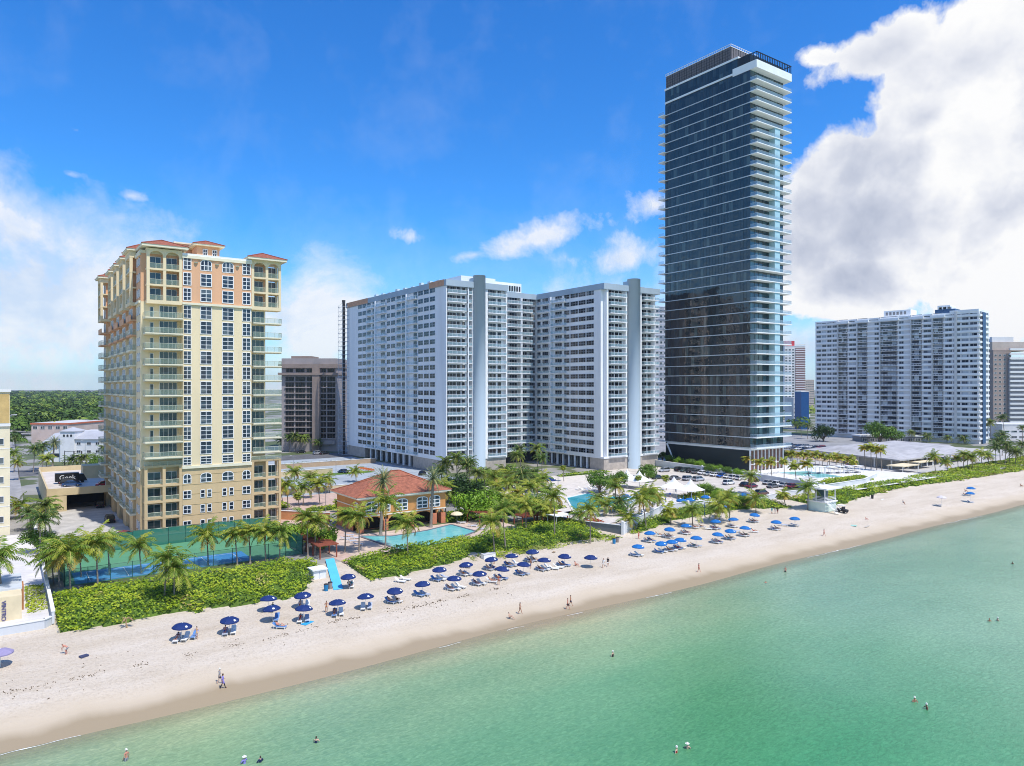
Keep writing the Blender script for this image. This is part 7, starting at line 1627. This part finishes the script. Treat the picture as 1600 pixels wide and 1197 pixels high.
    S(1595, 760, 'sit', 'trunks', R_(160), 'tan', 'black', 'white', 'person sitting on the sand at the right edge'); S(1449, 753, 'sit', 'bikini', R_(160), 'red', 'red', 'white', 'person in red sitting at the foot of the far grassy dune', None, True)
    S(770, 880, 'chair', 'swimsuit', R_(170), 'tan', 'black', 'white', 'person in black swimsuit seated among the middle navy umbrellas', None, True)
    S(545, 918, 'chair', 'shirt', R_(160), 'deep', 'black', 'black', 'attendant in black seated under the navy umbrella by the blue mat')
    for k, (px, py, c) in enumerate(((1014, 775, 'black'), (1047, 778, 'blue'), (1118, 796, 'navy'), (955, 745, 'white'), (893, 808, 'black'), (900, 810, 'navy'), (862, 762, 'grey'), (1062, 790, 'red'), (1017, 803, 'black'), (1035, 776, 'pink'))):
        u, v = G(px, py, 3); person('stand' if k % 2 else 'walk', 'shirt', u, v, 3.0, rnd.uniform(0, 6), rnd.choice(['tan', 'pale']), 'grey', c, 'person in '+c+' top on the big sun deck, '+ORD[k]+' of the small figures there', None, k % 3 == 0, 'people on the sun deck')
    # bathers in the sea
    W_ = lambda px, py, dep, *a, **k: S(px, py, *a, z=-dep, **k)
    def Wt(px, py, dep, pose, wear, rz, sk, c1, c2, lab, hat=None, lh=False):
        u, v = G(px, py, 0); person(pose, wear, u, v, -dep, rz, sk, c1, c2, lab, hat, lh)
    Wt(197.5, 1189, .62, 'stand', 'trunks', R_(30), 'red', 'grey', 'white', 'broad-backed bather in grey trunks and white cap wading at the lower left', 'cap')
    Wt(382, 1193, 1.02, 'arms', 'shirt', R_(20), 'pale', 'purple', 'purple', 'bather in white hat and purple top waist deep at the bottom edge', 'wide'); Wt(407, 1191, 1.12, 'arms', 'shirt', R_(10), 'pale', 'black', 'navy', 'bather in dark shirt beside the one in purple')
    Wt(494, 1161, 1.05, 'arms', 'swimsuit', R_(-40), 'pale', 'navy', 'white', 'dark-haired bather in navy swimsuit alone right of the pair at the bottom edge', None, True)
    Wt(957.5, 1026, .95, 'stand', 'swimsuit', R_(10), 'pale', 'black', 'white', 'bather in white hat standing alone in mid water', 'cap')
    Wt(1057, 1176, 1.1, 'stand', 'swimsuit', R_(200), 'pale', 'red', 'white', 'bather in white cap, left one of the pair at the bottom centre', 'cap'); Wt(1074, 1170, 1.15, 'arms', 'trunks', R_(-60), 'pale', 'blue', 'white', 'bather in pale hat, right one of the pair at the bottom centre', 'wide')
    Wt(1227, 894, .65, 'stand', 'trunks', R_(120), 'red', 'black', 'white', 'bather in black trunks standing upright near the far shore'); Wt(1196, 911, .05, 'float', 'trunks', R_(-60), 'tan', 'navy', 'white', 'bather floating flat on the water near the far shore')
    Wt(1546, 971, 1.2, 'stand', 'trunks', R_(120), 'tan', 'black', 'white', 'dark-haired bather neck deep, left one of the far right pair'); Wt(1559, 970, 1.2, 'stand', 'trunks', R_(60), 'pale', 'black', 'white', 'bather in white cap neck deep, right one of the far right pair', 'cap')
    Wt(1429, 1097, 1.12, 'arms', 'trunks', R_(150), 'tan', 'black', 'white', 'bather with straw hat holding a yellow float, left one of the right-hand pair', 'cap'); Wt(1448, 1108, 1.1, 'arms', 'trunks', R_(60), 'deep', 'black', 'white', 'bather in white hat, right one of the right-hand pair', 'cap')
    Wt(1582, 881, 1.25, 'stand', 'trunks', R_(100), 'deep', 'black', 'white', 'single head of a bather far out near the right edge')
    m = MB(); yl = M('yellow_float', (.80, .50, .03), .5, 0); m.tube([(-.35, 0, 0), (-.2, .2, .03), (.2, .2, .03), (.35, 0, 0)], [.09]*4, yl, 8); u, v = G(1428, 1098, 0); tag(m.build('pool_float', loc=(u, v-.35, .06)), 'yellow foam float in the arms of the right-hand bather', 'float'); bpy.data.objects['pool_float'].data.transform(__import__('mathutils').Matrix.Translation((u, v-.35, .06))) if False else None
def props():
    bl = M('bin_blue', (.02, .20, .42), .6, .05); gy = M('bin_grey', (.33, .28, .25), .7, .05); dk = M('dark_plastic', (.03, .03, .035), .6, 0); wh = M('white_plastic', (.8, .8, .8), .5, 0)
    def bin_(px, py, m_, lab, ):
        u, v = G(px, py, 2.2); z = sand_z(u, v); r = thing('litter_bin', (u, v, z), lab, 'bin', 'litter bins on the beach'); m = MB(); m.tube([(u, v, z-.05), (u, v, z+1.0)], [.30, .36], m_, 14); m.build('barrel', r); m = MB(); m.tube([(u, v, z+1.0), (u, v, z+1.08)], [.38, .34], dk, 14); m.build('rim', r)
    bin_(509.5, 922, bl, 'blue litter barrel at the foot of the blue mat'); bin_(516, 919, gy, 'brown-grey litter barrel at the foot of the blue mat'); bin_(959.5, 848, bl, 'blue litter barrel at the end of the white deck wall'); bin_(965, 846, gy, 'dark litter barrel at the end of the white deck wall'); bin_(1363, 778, dk, 'dark litter barrel at the edge of the far shrubs')
    # beach buggy
    u, v = G(1315, 799, 2.0); z = sand_z(u, v); r = thing('beach_buggy', (u, v, z), 'dark beach buggy with a white roof parked by the lookout stairs', 'utility cart')
    m = MB(); m.hexa([(u-.7, v-1.5, z+.4), (u+.7, v-1.5, z+.4), (u+.7, v+1.5, z+.4), (u-.7, v+1.5, z+.4), (u-.65, v-1.5, z+.85), (u+.65, v-1.5, z+.85), (u+.65, v+.9, z+1.0), (u-.65, v+.9, z+1.0)], dk); m.box(u-.6, u+.6, v-.6, v-.3, z+.9, z+1.5, dk); m.build('body', r)
    for a in (-.72, .72):
        for b in (-1, 1): w = MB(); w.tube([(u+a-.12, v+b, z+.33), (u+a+.12, v+b, z+.33)], [.34, .34], M('tyre'), 12); w.build('wheel', r)
        for b in (-.6, .8): w = MB(); w.tube([(u+a*.85, v+b, z+.85), (u+a*.8, v+b, z+1.85)], [.03, .03], dk, 6); w.build('roof_post', r)
    m = MB(); m.box(u-.7, u+.7, v-.8, v+.9, z+1.85, z+1.93, wh); m.build('roof', r)
    # board, poles, towels, driftwood, beach bag
    def flat(name, px, py, a, b, rz, col, lab, cat, h=.05):
        u, v = G(px, py, 2.0); z = sand_z(u, v); m = MB(); n = 12
        m.prism([(a/2*cos(t), b/2*sin(t)) if name in ('paddle_board',) else ((a/2*(1 if t in (0, 3) else -1)), b/2*(1 if t in (0, 1) else -1)) for t in ([2*pi*i/n for i in range(n)] if name == 'paddle_board' else (0, 1, 2, 3))], -.02, h, M(name+lab[:6], col, .7, .1, 2)); o = m.build(name, loc=None); o.location = (u, v, z+.02); o.rotation_euler = (0, 0, rz); tag(o, lab, cat); return o
    flat('beach_towel', 480, 968, 1.7, .9, .5, (.04, .38, .72), 'bright blue towel spread by the sixth navy umbrella', 'towel'); flat('paddle_board', 1355, 815, 3.2, .6, .2, (.55, .5, .42), 'pale paddle board lying on the far sand', 'paddle board', .1)
    flat('paddle_board', 1379, 780, 3.0, .5, .25, (.72, .70, .64), 'white paddle board lying below the far shrubs', 'paddle board', .1); flat('beach_towel', 131, 1022, .9, .6, .4, (.06, .07, .14), 'dark bundle of clothes on the sand at the left', 'bundle', .18)
    flat('beach_towel', 1334, 815, 1.6, 1.2, .4, (.35, .6, .5), 'pale green towel on the far sand', 'towel')
    br = M('dead_palm', (.38, .26, .14), .9, .25, 3); rnd = random.Random(2)
    for px, py, lab, s in ((199, 982, 'withered brown palm at the shrub edge on the left', 1.0), (866, 864, 'heap of dry palm fronds between the navy umbrellas and the dune', .5), (426, 943+12, 'small scrap of dry fronds by the shrubs', .3)):
        u, v = G(px, py, 2.0); z = sand_z(u, v); m = MB()
        if s == 1.0: m.tube([(0, 0, -.1), (-.15, .1, .6), (-.1, .25, 1.2)], [.10, .08, .06], br, 7)
        for i in range(16):
            a = rnd.uniform(0, 6.3); L = rnd.uniform(.7, 1.5)*s; h0 = 1.15 if s == 1 else .1; tip = (-.1*(s == 1)+cos(a)*L*.8, .25*(s == 1)+sin(a)*L*.8, max(.03, h0-L*.5+rnd.uniform(-.2, .5)*s)); w = .09
            p0 = (-.1*(s == 1), .25*(s == 1), h0); mid = tuple((p0[k]+tip[k])/2+(.25*s if k == 2 else 0) for k in range(3))
            m.poly([p0, (mid[0]-sin(a)*w, mid[1]+cos(a)*w, mid[2]), tip, (mid[0]+sin(a)*w, mid[1]-cos(a)*w, mid[2])], br)
        o = m.build('dead_palm' if s == 1 else 'frond_heap'); o.location = (u, v, z); tag(o, lab, 'dead palm' if s == 1 else 'dry fronds')
    # street lamps
    st = M('lamp_metal', (.30, .32, .34), .4, 0, metal=.5)
    def lamp(px, py, h, lab, z=3.0, arm=1.6):
        u, v = G(px, py, z); r = thing('street_lamp', (u, v, z), lab, 'street lamp', 'street lamps'); m = MB(); m.tube([(u, v, z), (u, v, z+h)], [.09, .06], st, 8); m.tube([(u, v, z+h), (u-arm*.5, v, z+h+.35), (u-arm, v, z+h+.3)], [.05, .05, .04], st, 6); m.build('pole', r); m = MB(); m.box(u-arm-.35, u-arm+.15, v-.14, v+.14, z+h+.2, z+h+.34, st); m.build('lamp_head', r)
    lamp(133, 729, 10, 'curved street lamp in front of the white three-storey block'); lamp(508, 846, 5.5, 'slim lamp at the path beside the red pergola'); lamp(525, 748, 6, 'lamp post right of the white SUV'); lamp(872, 765, 5, 'lamp on the sun deck left of the lobby'); lamp(509, 800, 6, 'lamp left of the clubhouse'); lamp(459, 745, 7, 'lamp in the blue-grey car park')
    # orange barriers near the hoist
    ob = M('barrier_orange', (.65, .18, .06), .6, .1)
    for i in range(6):
        u, v = G(562+i*4, 733+i*.7, 3); m = MB(); m.box(-.7, .7, -.06, .06, .25, .95, ob); m.box(-.6, -.5, -.25, .25, 0, .3, ob); m.box(.5, .6, -.25, .25, 0, .3, ob); o = m.build('road_barrier'); o.location = (u, v, 3.0); o.rotation_euler = (0, 0, -.4); tag(o, ORD[i]+' from the left of the orange barriers at the condominium foot', 'barrier', 'orange barriers')
    # thatched parasols of the club
    th = M('thatch', (.48, .38, .28), .9, .2, 3)
    for i, (px, py) in enumerate(((1246, 723), (1256, 725), (1266, 726), (1280, 727), (1293, 729), (1305, 729), (1318, 731), (1332, 727))):
        u, v = G(px, py, 3.2); r = thing('thatched_parasol', (u, v, 3.2), ORD[i]+' from the left of the thatched parasols behind the club pool', 'parasol', 'thatched parasols'); m = MB(); m.tube([(u, v, 5.2), (u, v, 6.5)], [2.0, .12], th, 12); m.build('thatch_roof', r); m = MB(); m.cyl(u, v, 3.2, 5.4, .07, M('tree_bark'), n=6); m.build('post', r)
    # white cabana frames of the club
    for i in range(6):
        u, v = 230+i*3.3, 142-i*1.6; r = thing('pool_cabana', (u, v, 3.5), ORD[i]+' from the left of the white cabanas along the club pool', 'cabana', 'white cabanas'); m = MB(); m.box(u-1.5, u+1.5, v-1.3, v+1.3, 6.0, 6.15, wh); m.build('roof', r)
        for a in (-1.4, 1.3):
            for b in (-1.2, 1.1): c = MB(); c.box(u+a, u+a+.1, v+b, v+b+.1, 3.5, 6.0, wh); c.build('post', r)
        c = MB(); c.box(u-.9, u+.9, v-.5, v+.9, 3.56, 4.0, M('cabana_cushion', (.25, .25, .27))); c.build('daybed', r)
    # swimmers in the nearer pool are dark specks: two heads
    # traffic signal gantry at the far left street
    u, v = G(101, 728, 3); r = thing('traffic_signal', (u, v, 3), 'dark traffic signal gantry over the street at the far left', 'traffic signal'); m = MB(); m.tube([(u, v, 3), (u, v, 9)], [.16, .12], dk, 8); m.tube([(u, v, 8.6), (u+7, v-4.5, 8.9)], [.1, .06], dk, 6); m.build('mast', r)
    for k in (3, 5.5): m = MB(); m.box(u+k-.2, u+k+.2, v-k*.64-.2, v-k*.64+.2, 7.7, 8.8, dk); m.build('signal_head', r)
# ================================================================ RUN
sun_dir = Vector((.20, -1.02, 2.0)).normalized()
setting_mats(); ground_strip(); sheets(); world_sky(sun_dir)
tower_cream(); tower_white(); tower_glass(); tower_far_right(); other_buildings(); clubhouse(); garage(); pavilions(); court(); pools()
pergola('long red timber pergola running along the right end of the tennis court', 45.7, 49.6, 124, 146, 5.3)
pergola('small red timber pergola in front of the bright round trees', 86.5, 93, 133.5, 139.5, 5.6)
pergola('red timber pergola at the back edge of the wide dune, left piece', 94, 101, 127.5, 131.5, 5.0)
pergola('dark red timber pergola at the back edge of the wide dune, right piece', 101.3, 107, 127.0, 130.5, 4.6)
palms(); trees(); dunes(); woods(); wrack(); beach(); cars(); props()
hm = bpy.data.materials.new('haze_air'); hm.use_nodes = True; nt = hm.node_tree; nt.nodes.clear()
ho = nt.nodes.new('ShaderNodeOutputMaterial'); pv = nt.nodes.new('ShaderNodeVolumePrincipled'); pv.inputs['Color'].default_value = (.80, .88, 1, 1); pv.inputs['Density'].default_value = HAZE; pv.inputs['Anisotropy'].default_value = .2
nt.links.new(pv.outputs[0], ho.inputs['Volume'])
if HAZE: hb = MB(); hb.box(-3200, 7200, -400, 9200, -9, 166, hm); tag(hb.build('haze'), kind='stuff', label='thin pale haze of humid air over the whole coast', cat='haze')
# prototypes were only there to be copied
for o in [o for o in bpy.data.objects if o.parent is None and o.location.y == -900]:
    for c in list(o.children):
        for g in list(c.children): bpy.data.objects.remove(g)
        bpy.data.objects.remove(c)
    bpy.data.objects.remove(o)
sd = bpy.data.lights.new('sun', 'SUN'); sd.energy = 4.5; sd.angle = radians(.53); sd.color = (1, .955, .89)
so = bpy.data.objects.new('sun', sd); COL.objects.link(so); so.rotation_euler = sun_dir.to_track_quat('Z', 'Y').to_euler(); so.location = (100, 0, 300)
cd = bpy.data.cameras.new('camera'); co = bpy.data.objects.new('camera', cd); COL.objects.link(co)
co.location = (0, 0, HC); co.rotation_euler = (pi/2, 0, -TH); cd.sensor_width = 36; cd.lens = 36*FP/1600; cd.shift_y = 6.5/1600; cd.clip_start = .5; cd.clip_end = 20000
S.camera = co
S.render.engine = 'CYCLES'; S.cycles.filter_width = 1.0
S.cycles.transparent_max_bounces = 16; S.cycles.max_bounces = 6; S.cycles.diffuse_bounces = 3; S.cycles.glossy_bounces = 3
S.view_settings.view_transform = 'Standard'; S.view_settings.look = 'None'; S.view_settings.exposure = EXPO; S.view_settings.gamma = 1
print('objects', len(bpy.data.objects), 'tris', sum(len(m.polygons)*1 for m in bpy.data.meshes))
